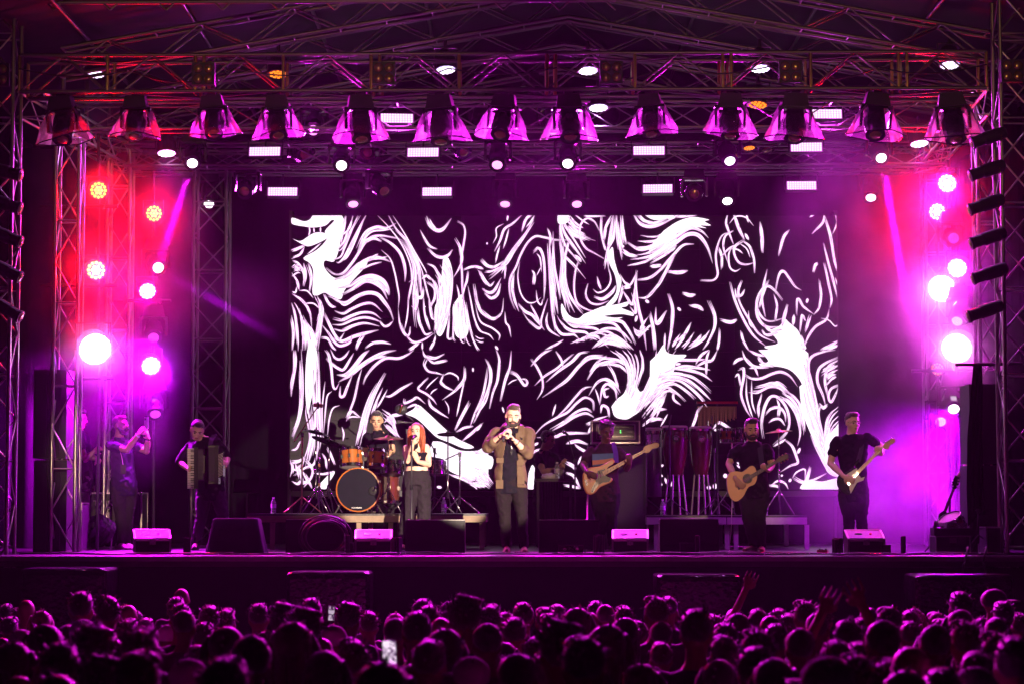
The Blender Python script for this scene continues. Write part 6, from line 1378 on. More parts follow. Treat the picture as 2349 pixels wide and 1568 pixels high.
wedge(929, 1066, 1192, 27.0, 'black wedge monitor in front of the ginger-haired woman')
wedge(1236, 1374, 1192, 27.0, 'black wedge monitor marked M2 on its connector panel', True)
wedge(1513, 1648, 1190, 27.0, 'black wedge monitor with a single flare tube before it')
# cloth-covered monitor
Y = 27.3; a_, b_ = at(470, 1188, Y), at(606, 1188, Y); t = thing('covered_monitor', 'stage monitor hidden under a draped dark violet cloth', 'speaker', ((a_.x+b_.x)/2, Y, SZ)); w_, h = b_.x-a_.x, a_.z-SZ
b = MB(); n, V = 72, []
for i in range(n):
    a = 2*math.pi*i/n; cx_, cy_ = math.cos(a), math.sin(a); sq = 1/max(abs(cx_), abs(cy_))**.85; f = .03*math.sin(a*9+1) + .022*math.sin(a*14)
    for k, (rr_, z) in enumerate(((.0, 1.0), (.72, 1.0), (.80, .95), (.90+f*.4, .5), (1.02+f, .0))): V.append((cx_*sq*w_/2*rr_, .25+cy_*sq*.26*rr_, h*z + .004 + .008*mnoise.noise(Vector((i*.3, k, 0)))))
b.add(V, [(i*5+k, ((i+1) % n)*5+k, ((i+1) % n)*5+k+1, i*5+k+1) for i in range(n) for k in range(4)]); b.build('cloth_cover', fabric('violet_cloth', (.06, .035, .085), .5, 8), t, True)
MB().box((0, .25, h*.45), (w_*.75, .3, h*.9)).build('cabinet', M['ply'], t)
def spark_box(px, py_t, py_f, py_b, wpx, Y, label, rz=0.):
    k = ppm(Y); w_ = wpx/k; hb, hf = .275, .175; g = at(px, py_b, Y); t = thing('effect_machine_case', label, 'flight case', (g.x, Y, SZ), R(rz), 'sloping-topped effect cases along the stage edge'); d_ = .30
    prof = [(0, .008), (0, hf), (d_, hb), (d_, .008)]
    b = MB(); b.add([(x, y, z) for x in (-w_/2, w_/2) for y, z in prof], [(0, 1, 2, 3), (7, 6, 5, 4), (0, 4, 5, 1), (1, 5, 6, 2), (2, 6, 7, 3), (3, 7, 4, 0)]); b.build('body', M['black'], t)
    sl = math.atan2(hb-hf, d_); q_ = Matrix.Rotation(sl, 3, 'X'); mid = Vector((0, d_/2, (hb+hf)/2)); up = q_ @ Vector((0, 0, 1))
    MB().box(mid + up*.004, (w_-.05, d_*1.02-.05, .008), q_).build('sloping_panel', M['casetop'], t)
    for s_ in (-1, 1): MB().box(mid + up*.006 + Vector((s_*(w_/2-.012), 0, 0)), (.024, d_*1.04, .014), q_).build('edge_trim', M['alu'], t); MB().box((s_*(w_/2-.010), -.003, hf/2), (.022, .012, hf)).build('edge_trim', M['alu2'], t)
    MB().box(Vector((0, -.002, hf-.008)), (w_-.045, .012, .024)).build('edge_trim', M['alu'], t); MB().box(mid + up*.006 + q_ @ Vector((0, d_*.5, 0)), (w_-.05, .024, .014), q_).build('edge_trim', M['alu'], t)
    MB().lathe([(.045, .0), (.045, .004)], mid + up*.010 + q_ @ Vector((-.07, 0, 0)), q_, 20, 1., .62).build('hole', M['blackm'], t)
    MB().lathe([(.015, .0), (.015, .014)], mid + up*.008 + q_ @ Vector((.07, 0, 0)), q_, 14).build('red_button', M['red'], t)
    MB().box((0, -.012, hf-.035), (.07, .016, .055)).lathe([(.022, 0), (.018, .012)], (0, -.018, hf-.045), rot_to((0, -1, 0)), 12).build('latch', M['alu2'], t)
    for x in (-.12, .12): MB().box((x, .15, .004), (.03, .24, .008)).build('foot', M['black'], t)
spark_box(350, 1203, 1223, 1258, 84, 27.1, 'sloping effect case with violet top, in front of the man filming', 12)
spark_box(856, 1206, 1226, 1266, 86, 26.8, 'sloping effect case with violet top, between the cable coil and the ginger-haired woman', 3)
spark_box(1445, 1207, 1227, 1267, 84, 26.8, 'sloping effect case with pink-lit top, in front of the bassist', -3)
spark_box(1987, 1210, 1229, 1268, 86, 26.8, 'sloping effect case with violet top, in front of the electric guitarist', 0)
# flare tubes and little boxes
def flare(px, py0, Y, n, label, r=.021):
    g = at(px, 0, Y); h = at(px, py0, Y).z - SZ; t = thing('flare_tube', label, 'flare tube', (g.x, Y, SZ), 0, 'flare tubes along the stage edge')
    pos = [(0, 0)] if n == 1 else [(0, 0)] + [(2.05*r*math.cos(i*math.pi/3), 2.05*r*math.sin(i*math.pi/3)) for i in range(6)]
    for i, (x, y) in enumerate(pos):
        hh = h*(1 - .03*(i % 3)); MB().lathe([(r, .004), (r, hh), (r*.8, hh), (r*.8, hh-.03)], (x, y, 0), n=12).build('tube', M['black'], t); MB().lathe([(r*1.03, hh-.004), (r*1.04, hh+.004), (r*.8, hh+.004)], (x, y, 0), n=12, caps=False).build('rim', M['chrome'], t)
    MB().box((0, 0, .004), (.14, .14, .008)).build('base', M['black'], t)
flare(914, 1231, 26.6, 7, 'bundle of black flare tubes beside the wedge in front of the ginger-haired woman')
flare(1370, 1226, 26.6, 7, 'bundle of black flare tubes between the M2 wedge and the effect case')
flare(1908, 1233, 26.6, 7, 'bundle of black flare tubes near the electric guitarist')
flare(803, 1226, 26.6, 1, 'single black flare tube before the effect case by the cable coil', .026); flare(1592, 1227, 26.6, 1, 'single black flare tube before the last wedge', .026); flare(2056, 1229, 26.6, 1, 'single thick black flare tube in the smoke', .030)
for x0, x1, y0, lab in ((794, 813, 1245, 'little black box beside the single flare tube and cable coil'), (1560, 1580, 1245, 'little black box before the last wedge monitor'), (2022, 2043, 1250, 'little black box beside the electric guitarist\'s effect case'), (420, 436, 1234, 'little black box beside the effect case of the man filming')):
    Y = 26.7; a_, b_ = at(x0, y0, Y), at(x1, y0, Y); t = thing('control_box', lab, 'control box', ((a_.x+b_.x)/2, Y+.06, SZ), 0, 'little control boxes on the stage edge'); MB().box((0, 0, (a_.z-SZ)/2), (b_.x-a_.x, .10, a_.z-SZ)).build('body', M['black'], t); MB().box((0, 0, a_.z-SZ+.003), (b_.x-a_.x+.004, .104, .006)).build('lid', M['ply'], t)
# cables
rc = random.Random(11); CN = {}
for i in range(17):
    x0 = -5.6 + i*.68 + rc.uniform(-.2, .2); l_ = rc.uniform(1.2, 3.2); Y = 26.12 + rc.random()*.55
    o = MB().tube(spline([(x0+l_*k/6, Y + .09*math.sin(k*1.7+i), SZ+.012+.006*(i % 3)+.012*rc.random()) for k in range(7)], 5), .009, 6).build('stage_cable', M['cable'] if i % 3 else M['plast'], smooth=True)
    wh = ["at the phone-man end","beside the covered monitor","before the cable coil","before the ginger-haired woman","at the singer feet","before the M2 wedge","before the bassist","before the last wedge","before the acoustic guitarist","before the electric guitarist"][min(9, max(0, int((x0+l_/2+5.6)/1.2)))]; CN[wh] = CN.get(wh, 0) + 1
    tag(o, f'{["", "straight", "wavy", "slack"][CN[wh]] if CN[wh] < 4 else "thin"} black cable lying along the stage edge, {wh}'.strip(), 'cable', 'cables along the stage edge')
b = MB()
for i in range(6):
    r_ = .21+.016*i; c_ = Vector((at(745, 1243, 26.75).x + .02*math.sin(i*2), 26.75+.03*i, SZ+.20)); b.tube([c_ + Vector((r_*math.cos(a*math.pi/14)*1.05, .02*math.sin(a*.7+i), max(-.19, (r_-.01)*math.sin(a*math.pi/14)*.9))) for a in range(29)], .008, 6, False)
o = b.build('cable_coil', M['cable'], smooth=True); tag(o, 'coil of black cable standing against the wedge monitor', 'cable')

# ---- stacks and cases on the wing by the slim tower
for i, (y0, y1, lab) in enumerate(((847, 1050, 'upper tall black speaker of the stack on the wing'), (1054, 1259, 'lower tall black speaker of the stack on the wing'))):
    t, w_, h = case('tall_speaker', lab, 78, y0, 151, y1, 28.6, .6, 'ply', 'speaker', 'black', .012, SZ if i else None)
    MB().box((.05, -.008, h/2), (w_*.38, .012, h-.06)).build('grille', M['grille'], t); MB().box((-.11, -.008, h/2), (w_*.34, .012, h-.06)).build('grille', M['grille'], t)
case('long_flight_case', 'narrow upright flight case with bright edges beside the speaker stack', *c1(295, 985), *c1(425, 1432), 29.6, .5, 'ply', z0=SZ)
t, w_, h = case('amp_flight_case', 'black flight case stencilled TWIN AMP behind the man filming', *c1(490, 885), *c1(1005, 1400), 31.4, .5, 'black', lip=.022, z0=SZ)
text('TWIN', 'stencil', .10, M['white'], t, (-w_*.22, -.006, h*.80)); text('AMP', 'stencil', .10, M['white'], t, (-w_*.22, -.006, h*.69))
MB().box((-w_*.20, -.006, h*.555), (.17, .012, .13)).box((-w_*.2, -.012, h*.555), (.13, .012, .09)).build('recessed_handle', M['alu2'], t)
for x in (-1, 1):
    for z in (0, 1): MB().ell((x*(w_/2-.02), .01, z*h + (.02 if not z else -.02)), (.032, .03, .032), nu=10, nv=7).build('ball_corner', M['chrome'], t)
t = thing('barrel_fan', 'ribbed black barrel-shaped fan tilted on the floor before the amp case', 'fan', (at(*c1(600, 1380), 30.2).x, 30.2, SZ)); q_ = rot_to((-.62, -.55, .45))
MB().lathe([(.17, -.12), (.19, -.11), (.19, -.05), (.18, -.04), (.19, -.03), (.19, .03), (.18, .04), (.19, .05), (.19, .11), (.16, .13)], (0, 0, .25), q_, 26).build('barrel', M['blackm'], t)
MB().lathe([(.05, .132), (.04, .15)], (0, 0, .25), q_, 14).build('hub', M['black'], t)
for x in (-.14, .14): MB().tube([(x, .1, .25), (x, .05, .01), (x, -.12, .01)], .012, 6).build('stand', M['alu2'], t)
# ---- smoky wing: guitar on a stand, case, drum, curtain, speakers
for i, (y0, y1, lab) in enumerate(((880, 1062, 'upper tall speaker half behind the hanging curtain'), (1066, 1262, 'lower tall speaker half behind the hanging curtain'))):
    t, w_, h = case('tall_speaker', lab, 2222, y0, 2292, y1, 28.0, .6, 'ply', 'speaker', 'black', .012, SZ if i else None)
    MB().box((-.09, -.008, h/2), (w_*.32, .012, h-.06)).build('grille', M['grille'], t)
b = MB(); V = []; a_, b_ = at(2203, 0, 27.6).x, at(2240, 0, 27.6).x
for i in range(31):
    u_ = i/30
    for k, (z, sq) in enumerate(((at(0, 838, 27.6).z, .55), (at(0, 900, 27.6).z, .75), (at(0, 1000, 27.6).z, .9), (at(0, 1120, 27.6).z, 1.0), (at(0, 1165 + 40*(1-u_), 27.6).z, 1.0))): V.append((b_ - (b_-a_)*sq*(1-u_) + .01*math.sin(k*2), 27.6 + .05*math.sin(u_*14 + k*.5)*(.5+.2*k*.5), z))
b.add(V, [(i*5+k, i*5+5+k, i*5+6+k, i*5+1+k) for i in range(30) for k in range(4)]); o = b.build('hanging_curtain', M['cloth'], smooth=True); tag(o, 'ragged dark curtain hanging before the tall speakers at the smoky wing', 'curtain')
o.modifiers.new('thick', 'SOLIDIFY').thickness = .006
t = thing('curtain_rail', 'bar that the ragged dark curtain hangs from', 'pipe', at(2230, 836, 27.62)); rod('tube', at(2190, 836, 27.62), at(2345, 833, 27.62), .02, M['black'], t)
t, w_, h = case('fog_machine_case', 'black flight case under the smoking fog machine', *c5(1215, 1325), *c5(1530, 1500), 27.2, .4, 'black', z0=SZ)
zc = SZ + h
MB().box((0, -.006, h*.75), (.08, .014, .06)).build('latch', M['alu2'], t)
t = thing('fog_machine', 'fog machine with a clear tank puffing smoke on top of its case', 'fog machine', (at(*c5(1375, 1325), 27.3).x, 27.3, zc)); MB().box((0, .1, .045), (.46, .26, .09)).build('body', M['black'], t); MB().box((.04, .05, .12), (.24, .14, .06)).build('tank', M['water'], t); MB().tube([(-.2, .1, .09), (-.2, .02, .16)], .02, 8).build('nozzle', M['black'], t)
drum('practice_drum', 'small drum with red rim resting on the fog machine case', *c5(1365, 1215), 27.75, .14, .16, (-.5, -.35, 1), 'rust', 'head', 8)
t = thing('guitar_on_stand', 'black guitar upright on a stand beside the hanging curtain', 'guitar', at(*c5(1300, 1110), 28.4))
L = Vector(t.location); Y = 28.4
slab('neck', M['rose'], t, c5, [(1285,1105),(1372,895),(1392,900),(1310,1112)], Y, .025); slab('headstock', M['blackm'], t, c5, [(1368,900),(1362,850),(1392,785),(1430,800),(1425,860),(1395,905)], Y-.004, .018)
for x, y in ((1368,830),(1362,855),(1372,880),(1420,825),(1418,850),(1408,880)): MB().ell(at(*c5(x, y), Y-.01)-L, (.01, .012, .01), nu=8, nv=6).build('tuning_peg', M['white'], t)
slab('body', M['blackm'], t, c5, [(1290,1100),(1250,1130),(1240,1180),(1215,1220),(1200,1290),(1240,1340),(1310,1345),(1350,1290),(1330,1220),(1345,1170),(1330,1130)], Y, .05, 3)
MB().tube([at(*c5(1345, 1000), Y+.08)-L, (.05, .12, SZ-L.z)], .012, 6).tube([(.05, .12, SZ-L.z+.3), (.3, .0, SZ-L.z+.01)], .01, 6).tube([(.05, .12, SZ-L.z+.3), (-.25, .0, SZ-L.z+.01)], .01, 6).build('stand', M['black'], t)
case('edge_case', 'dark case with bright edges at the foot of the big tower', *c5(1668, 1245), *c5(1810, 1480), 27.3, .5, 'black', z0=SZ)
boom_stand(*c5(1597, 1105), 27.5, c5(1575, 1095), c5(1655, 1135), 'small mic stand beside the tall speakers', SZ, 'black')
person('stagehand behind the hanging curtain, only a reaching hand and forearm showing', 29.0,
    dict(head=(2238, 972), neck=(2240, 998), shL=(2222, 1015), shR=(2262, 1015), elL=(2218, 1062, -.1), wrL=(2206, 1092, -.3), haL=(2198, 1086, -.36), elR=(2268, 1062), wrR=(2268, 1100), waist=(2242, 1070), hip=(2242, 1120), knL=(2236, 1190), knR=(2250, 1190), anL=(2236, 1250), anR=(2252, 1250)),
    1.05, 'light', (20, 10, 0), 0, ('short', 'black'), 0, 0, ('tee', .5), 'black', 'shoe', None, (.6, .5))
# faint gear at the back
for p, lab in (((566, 1130), 'folded music stand in the dark behind the accordion player'),):
    t = thing('music_stand', lab, 'music stand', (at(*p, 32.6).x, 32.6, SZ)); h = at(*p, 32.6).z-SZ; MB().tube([(0, 0, .2), (0, 0, h)], .012, 8).build('tube', M['black'], t); MB().box((0, -.02, h+.10), (.36, .02, .22), Matrix.Rotation(R(-35), 3, 'X')).build('desk', M['cloth'], t)
    for a in (90, 210, 330): MB().tube([(0, 0, .3), (.25*math.cos(R(a)), .25*math.sin(R(a)), .012)], .01, 6).build('leg', M['black'], t)
# ---- subwoofers in the pit, wrapped in black film
for i, (x0, x1, y0, lab) in enumerate(((44, 245, 1303, 'film-wrapped subwoofer in the pit, in front of the phone man\'s end of the stage'), (655, 849, 1311, 'film-wrapped subwoofer in the pit, below the cable coil'), (1504, 1701, 1317, 'film-wrapped subwoofer in the pit beside the raised hand'), (2098, 2330, 1317, 'film-wrapped subwoofer in the pit, in front of the smoky wing'))):
    Y = 25.0; a_, b_ = at(x0, y0, Y), at(x1, y0, Y); w_, h = b_.x-a_.x, a_.z; t = thing('subwoofer', lab, 'speaker', ((a_.x+b_.x)/2, Y, 0), 0, 'wrapped subwoofers in the pit')
    MB().box((0, .42, h/2-.02), (w_-.05, .78, h-.06)).build('cabinet', M['ply'], t)
    b = MB(); n = 60; V = []
    for k in range(n):
        a = 2*math.pi*k/n; cx_, cy_ = math.cos(a), math.sin(a); sq = 1/max(abs(cx_), abs(cy_))
        sq = sq*.9 + .1*min(sq, 1.15)
        for j, (rr_, z) in enumerate(((0., h), (.93, h), (.985, h-.02), (1., h-.07), (1.0, h*.75), (1.01, h*.5), (1.02, .02))):
            f = 1 + .014*mnoise.noise(Vector((k*.8, z*5, i)))*(j > 2); V.append((cx_*sq*w_/2*rr_*f, .42+cy_*sq*.42*rr_*f, z + .006*mnoise.noise(Vector((k*.4, j, i)))))
    b.add(V, [(k*7+j, ((k+1) % n)*7+j, ((k+1) % n)*7+j+1, k*7+j+1) for k in range(n) for j in range(6)]); b.build('film_wrap', M['plast'], t, False)

# ---- pedals, papers and hanging leads
for px, py, Y, lab, m_ in ((1352, 1250, 26.95, 'pale effects pedal beside the M2 wedge and the flare bundle', 'white'), (1396, 1246, 27.0, 'pale effects pedal just before the sloping case of the bassist', 'white'), (693, 1250, 28.2, 'effects pedal on the floor by the accordion player', 'alu2'),
        (1886, 1252, 27.2, 'small red box behind the flare bundle near the electric guitarist', 'red')):
    g = at(px, py, Y); t = thing('effects_pedal', lab, 'pedal', (g.x, Y, SZ), R(random.uniform(-20, 20)), 'effects pedals on the stage floor')
    MB().box((0, 0, .025), (.13, .10, .05), taper=.9).build('body', M[m_], t)
    for x in (-.035, .035): MB().lathe([(.012, .049), (.010, .064)], (x, .02, 0), n=10).build('knob', M['black'], t)
    MB().lathe([(.014, .049), (.014, .060)], (0, -.025, 0), n=10).build('switch', M['chrome'], t)
for px, x2, lab in ((2216, 2208, 'black lead hanging over the stage edge before the fog machine case'), (2258, 2260, 'black lead hanging over the stage edge below the big tower')):
    p0, p1 = at(px, 1262, 26.1), at(x2, 1320, 25.9); o = MB().tube(spline([p0 + Vector((.1, .5, .02)), p0 + Vector((0, -.08, .03)), p0 + Vector((-.05, -.16, -.12)), p1, p1 + Vector((.02, -.02, -1.0))], 6), .011, 7).build('hanging_lead', M['cable'], smooth=True); tag(o, lab, 'cable')

# ================================================================== the crowd
CR = dict(skin=skin('skin_crowd', (.24, .13, .085)), skin2=skin('skin_crowd_dark', (.16, .08, .05)))
CL = [fabric('crowd_tee_black', (.02, .018, .022), .4, 9, .9, .2), fabric('crowd_tee_grey', (.11, .10, .11), .4, 9, .9, .3), fabric('crowd_tee_plum', (.08, .03, .05), .4, 9, .9, .3), fabric('crowd_top_pale', (.34, .30, .31), .4, 9, .9, .3)]
CH = dict(black=mat('crowd_hair_black', (.018, .013, .013), .5, 0, .4, 80, .5, 120, .8, spec=.4), brown=mat('crowd_hair_brown', (.05, .028, .018), .5, 0, .4, 80, .5, 120, .8, spec=.4), fair=mat('crowd_hair_fair', (.25, .16, .09), .5, 0, .4, 60, .5, 100, .8, spec=.4))
HR['crowd'] = CH['black']
def spectator_proto(style, hm, shm, sk, arms=None, seed=0, yawh=0.):
    """one onlooker, 1.75 m, facing the stage (+Y); arms: list of (side, hand position)"""
    t = thing('person', None, 'person', (0, 0, -50), math.pi)
    X = Vector((1, 0, 0)); Y_ = Vector((0, 1, 0)); b = MB(); hc = Vector((0, -.03, 1.64)); rot = hrot(yawh, 0)
    rings = [(.78, .15, .10), (.92, .165, .115), (1.10, .14, .10), (1.28, .17, .115), (1.40, .165, .09), (1.455, .10, .07), (1.49, .06, .06)]
    loft(b, [(Vector((0, 0, z)), X, Y_, rx, ry) for z, rx, ry in rings], 16); limb(b, [Vector((0, 0, 1.46)), hc + Vector((0, .015, -.06))], [.06, .058], 8); head_parts(b, hc, rot, 1.)
    L = []; sleeves = []
    for s_ in (-1, 1):
        a0 = Vector((s_*.185, 0, 1.40)); sp = [p for q_, p in (arms or []) if q_ == s_]
        if sp:
            h_ = Vector(sp[0]); m_ = (a0 + h_)/2; el = m_ + Vector((s_*.12, -.10, -.10)); limb(b, [a0, el, h_], [.055, .042, .03], 8); hand(b, h_, h_ + (h_-el), Vector((0, -1, 0)), 1., .15 if len(sp) else .6, s_, 1.5)
        else:
            el, h_ = Vector((s_*.24, .02, 1.12)), Vector((s_*.20, -.14, .93)); limb(b, [a0, el, h_], [.055, .042, .032], 8); b.ell(h_ + Vector((0, -.05, -.04)), (.03, .045, .045), nu=8, nv=6)
        sleeves.append((a0, el))
        limb(b, [Vector((s_*.09, 0, .84)), Vector((s_*.10, -.01, .48)), Vector((s_*.10, .02, .09))], [.085, .056, .04], 8); b.tube([(s_*.10, .03, .04), (s_*.11, -.16, .03)], .035, 6)
    remesh('body', b, sk, .021 if not arms else .0105, 3, t, .4)
    b = MB(); loft(b, [(Vector((0, 0, z)), X, Y_, rx+.018, ry+.018) for z, rx, ry in rings[:-1]] + [(Vector((0, 0, 1.475)), X, Y_, .078, .075)], 16)
    for a0, el in sleeves: limb(b, [a0, a0.lerp(el, .6)], [.073, .064], 8)
    remesh('shirt', b, shm, .023, 2, t, .4)
    b = MB(); loft(b, [(Vector((0, 0, z)), X, Y_, .178, .13) for z in (.80, .92, .96)], 14)
    for s_ in (-1, 1): limb(b, [Vector((s_*.09, 0, .84)), Vector((s_*.10, -.01, .48)), Vector((s_*.10, .02, .10))], [.10, .075, .062], 8)
    remesh('trousers', b, FB['jeans'], .03, 2, t, .4)
    if style: HR['crowd'] = hm; hair(t, hc, rot, 1.03, style, HR['crowd'], seed=seed)
    hm_ = hm if style != 'cap' else CH['brown']
    if style:                                                   # loose hair standing off the outline
        rr = random.Random(seed*7+1); b = MB(); n_ = dict(short=16, quiff=34, curly=60, bun=16, long=14, fade=6, cap=4)[style]; k_ = dict(short=.030, quiff=.042, curly=.045, bun=.03, long=.035, fade=.016, cap=.03)[style]
        er = dict(curly=(.094, .100, .094)).get(style, (.082, .095, .088)); c_ = hc + Vector((0, .026, .042))
        for _ in range(n_):
            z = rr.uniform(-.15, 1); a = rr.uniform(0, 6.283); q_ = math.sqrt(1-z*z); d_ = Vector((q_*math.cos(a), q_*math.sin(a), z))
            if d_.y < -.72 and z < .5: continue
            p_ = c_ + Vector((d_.x*er[0], d_.y*er[1], d_.z*er[2])); e_ = (d_ + Vector((rr.uniform(-.9, .9), rr.uniform(-.9, .9), rr.uniform(-.5, .9)))).normalized()
            b.tube([p_ - d_*.006, p_ + (d_+e_)*k_*.28, p_ + (d_*.5+e_*1.3)*k_*.55], [.009, .006, .001], 4)
        h2 = b.build('loose_hair', hm_, t); tag(h2, kind='stuff')
    return t
PRO = [('short', spectator_proto('short', CH['black'], CL[0], CR['skin'], seed=1), 'short dark hair'), ('quiff', spectator_proto('quiff', CH['brown'], CL[1], CR['skin'], seed=4), 'tousled brown hair'), ('long', spectator_proto('long', CH['black'], CL[2], CR['skin'], seed=2), 'long dark hair'),
       ('curly', spectator_proto('curly', CH['black'], CL[0], CR['skin2'], seed=6), 'bushy curly hair'), ('bald', spectator_proto(None, None, CL[1], CR['skin'], seed=3), 'a shaven head'), ('bun', spectator_proto('bun', CH['brown'], CL[3], CR['skin'], seed=5), 'hair tied in a bun'),
       ('longb', spectator_proto('long', CH['fair'], CL[3], CR['skin'], seed=9), 'long fair hair'), ('shortb', spectator_proto('short', CH['brown'], CL[1], CR['skin'], seed=12), 'short brown hair'), ('longc', spectator_proto('long', CH['brown'], CL[0], CR['skin'], seed=14), 'long brown hair'), ('cap', spectator_proto('cap', None, CL[0], CR['skin'], seed=15), 'a dark cap'), ('fade', spectator_proto('fade', CH['black'], CL[2], CR['skin2'], seed=8), 'close-cropped hair')]
PR = {k: (t, l) for k, t, l in PRO}
#  columns: crop x, crop y of the head top, crop width, hair
CA = """180,330,110,bald;555,292,150,short;745,325,150,quiff;885,365,110,bald;1248,253,105,bald;1210,325,110,short;1245,372,140,short;1265,415,140,fade;1440,390,130,quiff;1550,412,120,short;1780,372,125,short;1950,385,150,curly;2140,335,130,short;2100,425,190,curly;60,460,110,short;130,405,90,short;285,420,110,longb;575,480,160,short;640,440,90,short;850,385,90,longb;935,420,90,short;870,485,130,short;310,520,200,long;140,550,150,short;20,590,110,bald;460,520,140,short;650,550,220,curly;960,550,230,quiff;1555,535,200,long;1150,515,120,short;1390,500,130,short;1600,605,160,short;1730,590,240,fade;2010,505,220,long;2220,590,150,bald;90,640,200,long;410,645,240,short;1370,660,140,short;2230,700,210,long;370,750,220,long;930,710,290,short;1290,755,220,short;1540,750,330,short;115,845,220,bald;390,875,280,long;1830,560,140,bun;2080,800,180,short;2290,520,150,short;700,760,240,curly;220,780,120,long;1330,590,110,short;40,370,80,short;1000,470,100,short"""
CB = """555,340,130,short;600,385,140,short;735,355,110,short;850,340,210,curly;1020,385,140,quiff;1250,365,130,short;1130,430,110,longb;1410,398,130,short;1490,375,90,short;1440,440,130,short;1620,402,160,long;1710,415,110,bald;1745,352,100,short;1815,375,115,fade;1945,393,120,quiff;2170,330,150,quiff;2250,322,110,short;2275,375,90,bald;50,380,130,curly;190,430,120,quiff;370,435,80,longb;520,430,180,short;370,468,145,fade;690,450,150,bald;520,495,160,fade;1190,470,150,short;710,550,210,long;1005,505,180,fade;1150,510,120,short;1510,525,240,curly;1830,520,210,long;1950,470,160,long;2040,490,120,short;2200,490,140,fade;80,630,200,short;600,630,210,short;870,605,110,longb;1670,605,260,short;1000,670,160,short;1850,680,160,short;1400,725,180,short;1210,715,240,fade;900,740,210,short;540,800,180,long;280,785,320,long;760,750,130,short;2060,790,200,long;2200,640,140,short;1330,600,140,bun;1120,640,140,long;1700,780,200,long"""
CC = """90,415,240,short;225,450,100,short;355,412,110,short;380,440,140,long;300,510,150,short;600,435,150,bald;655,410,110,quiff;720,447,120,short;845,357,135,quiff;965,395,120,quiff;925,435,140,fade;1285,400,120,short;1425,395,150,short;1590,405,110,longb;1915,290,140,short;2210,355,130,short;640,515,160,short;700,505,110,short;1240,470,120,short;1380,485,210,fade;1570,495,130,short;1560,420,130,bun;1785,475,110,short;1740,515,190,fade;1910,415,150,long;1950,500,190,quiff;2160,470,150,short;2050,485,100,long;2320,440,110,quiff;2170,580,190,quiff;2290,605,300,short;2010,635,170,long;2020,710,200,short;2010,810,250,short;1220,640,190,short;1540,550,120,short;1590,640,250,bald;1200,730,230,short;1055,630,200,bun;810,540,180,fade;520,560,210,quiff;290,595,170,short;500,675,230,short;680,630,110,longb;630,755,230,long;1010,745,300,short;1410,770,230,quiff;1530,840,260,long;1780,825,260,short;890,555,100,short;1750,430,110,short;1700,560,130,long;250,760,180,long"""
ANCH = [(90, 'the speaker stack'), (250, 'the phone man'), (400, 'the accordion player'), (540, 'the covered monitor'), (700, 'the cable coil'), (830, 'the bass drum'), (955, 'the ginger-haired woman'), (1080, 'the empty riser end'), (1180, 'the singer'), (1305, 'the M2 wedge'), (1400, 'the bassist'), (1550, 'the congas'), (1720, 'the acoustic guitarist'), (1860, 'the riser end'), (1970, 'the electric guitarist'), (2090, 'the smoke'), (2200, 'the fog machine'), (2310, 'the big tower')]
CROWD = []
for off, txt in ((0, CA), (783, CB), (1565, CC)):
    for e_ in txt.split(';'):
        x, y, wd, st = e_.split(','); CROWD.append([off+float(x)*.3334, 1261.1+float(y)*.3334, float(wd)*.3334, {'short': ['short', 'shortb', 'short', 'quiff', 'shortb', 'cap'][len(CROWD)*7 % 6 if float(y) > 400 else 0], 'long': ['long', 'longc'][len(CROWD) % 2]}.get(st, st)])
CROWD.sort(key=lambda c: -c[1])
placed, rows_ = [], []
def settle(px, py, wP):
    D = 14.
    for _ in range(12): D = .5*D + .5*min(24.2, max(7.2, F*.146*min(1.1, max(.8, at(px, py, D).z/1.762))/wP))
    h = at(px, py, D).z
    if h < 1.44: D = (CAMZ-1.46)*F/(py-HOR)
    if h > 1.93: D = (CAMZ-1.91)*F/(py-HOR)
    D = min(24.3, max(7.2, D))
    for _ in range(12):
        p = at(px, py, D)
        if all((p.x-a)**2 + (p.y-c)**2 > .058 for a, c in placed): break
        D += .12 if D < 23.8 else -.4
    return D
used = {}
def spectate(px, py, wP, proto, desc, turn=None, extra=None):
    D = settle(px, py, wP); p = at(px, py, D); placed.append((p.x, p.y)); h = p.z
    o = proto if not used.get(proto.name) else copy_tree(proto); used[proto.name] = 1
    o.location = (p.x, p.y, 0); o.scale = (h/1.762,)*3; o.rotation_euler = (0, 0, math.pi + (turn if turn is not None else random.uniform(-.45, .45)))
    o['group'] = 'crowd watching from the ground'
    rows_.append((o, px, py, D, desc)); return o, D
for px, py, wP, st in CROWD: spectate(px, py, wP, PR[st][0], PR[st][1])
# raised hands, phones and the capped camera man
for px, py, wP, arms, st, desc in ((1738, 1398, 40, [(1, (.10, -.02, 1.93))], 'short', 'with one hand thrown up'), (1945, 1425, 60, [(-1, (-.10, -.12, 1.84)), (1, (.13, -.12, 1.80))], 'short', 'with both hands raised to clap')):
    p_ = spectator_proto(st, CH['black'], CL[0], CR['skin'], arms, 3); spectate(px, py, wP, p_, desc, 0)
capm = spectator_proto('cap', CH['black'], CL[0], CR['skin'], None, 3, 0); spectate(2275, 1351, 44, capm, 'a dark cap, turned sideways', R(-75))
def phone(px, py, wP, hP, mt, label, tilt=0, land=False):
    D = min(23, max(8, F*.074/wP)) if not land else 12.; p = at(px, py, D)
    w_, h_ = wP/ppm(D), hP/ppm(D); t = thing('smartphone', label, 'phone', p, 0, 'phones raised in the crowd'); rt_ = Matrix.Rotation(R(tilt), 3, 'Y')
    MB().box((0, 0, 0), (w_, .010, h_), rt_).build('case', M['black'], t); MB().box((0, -.0065, 0), (w_*.9, .003, h_*.9), rt_).build('screen', mt, t)
    return p, D
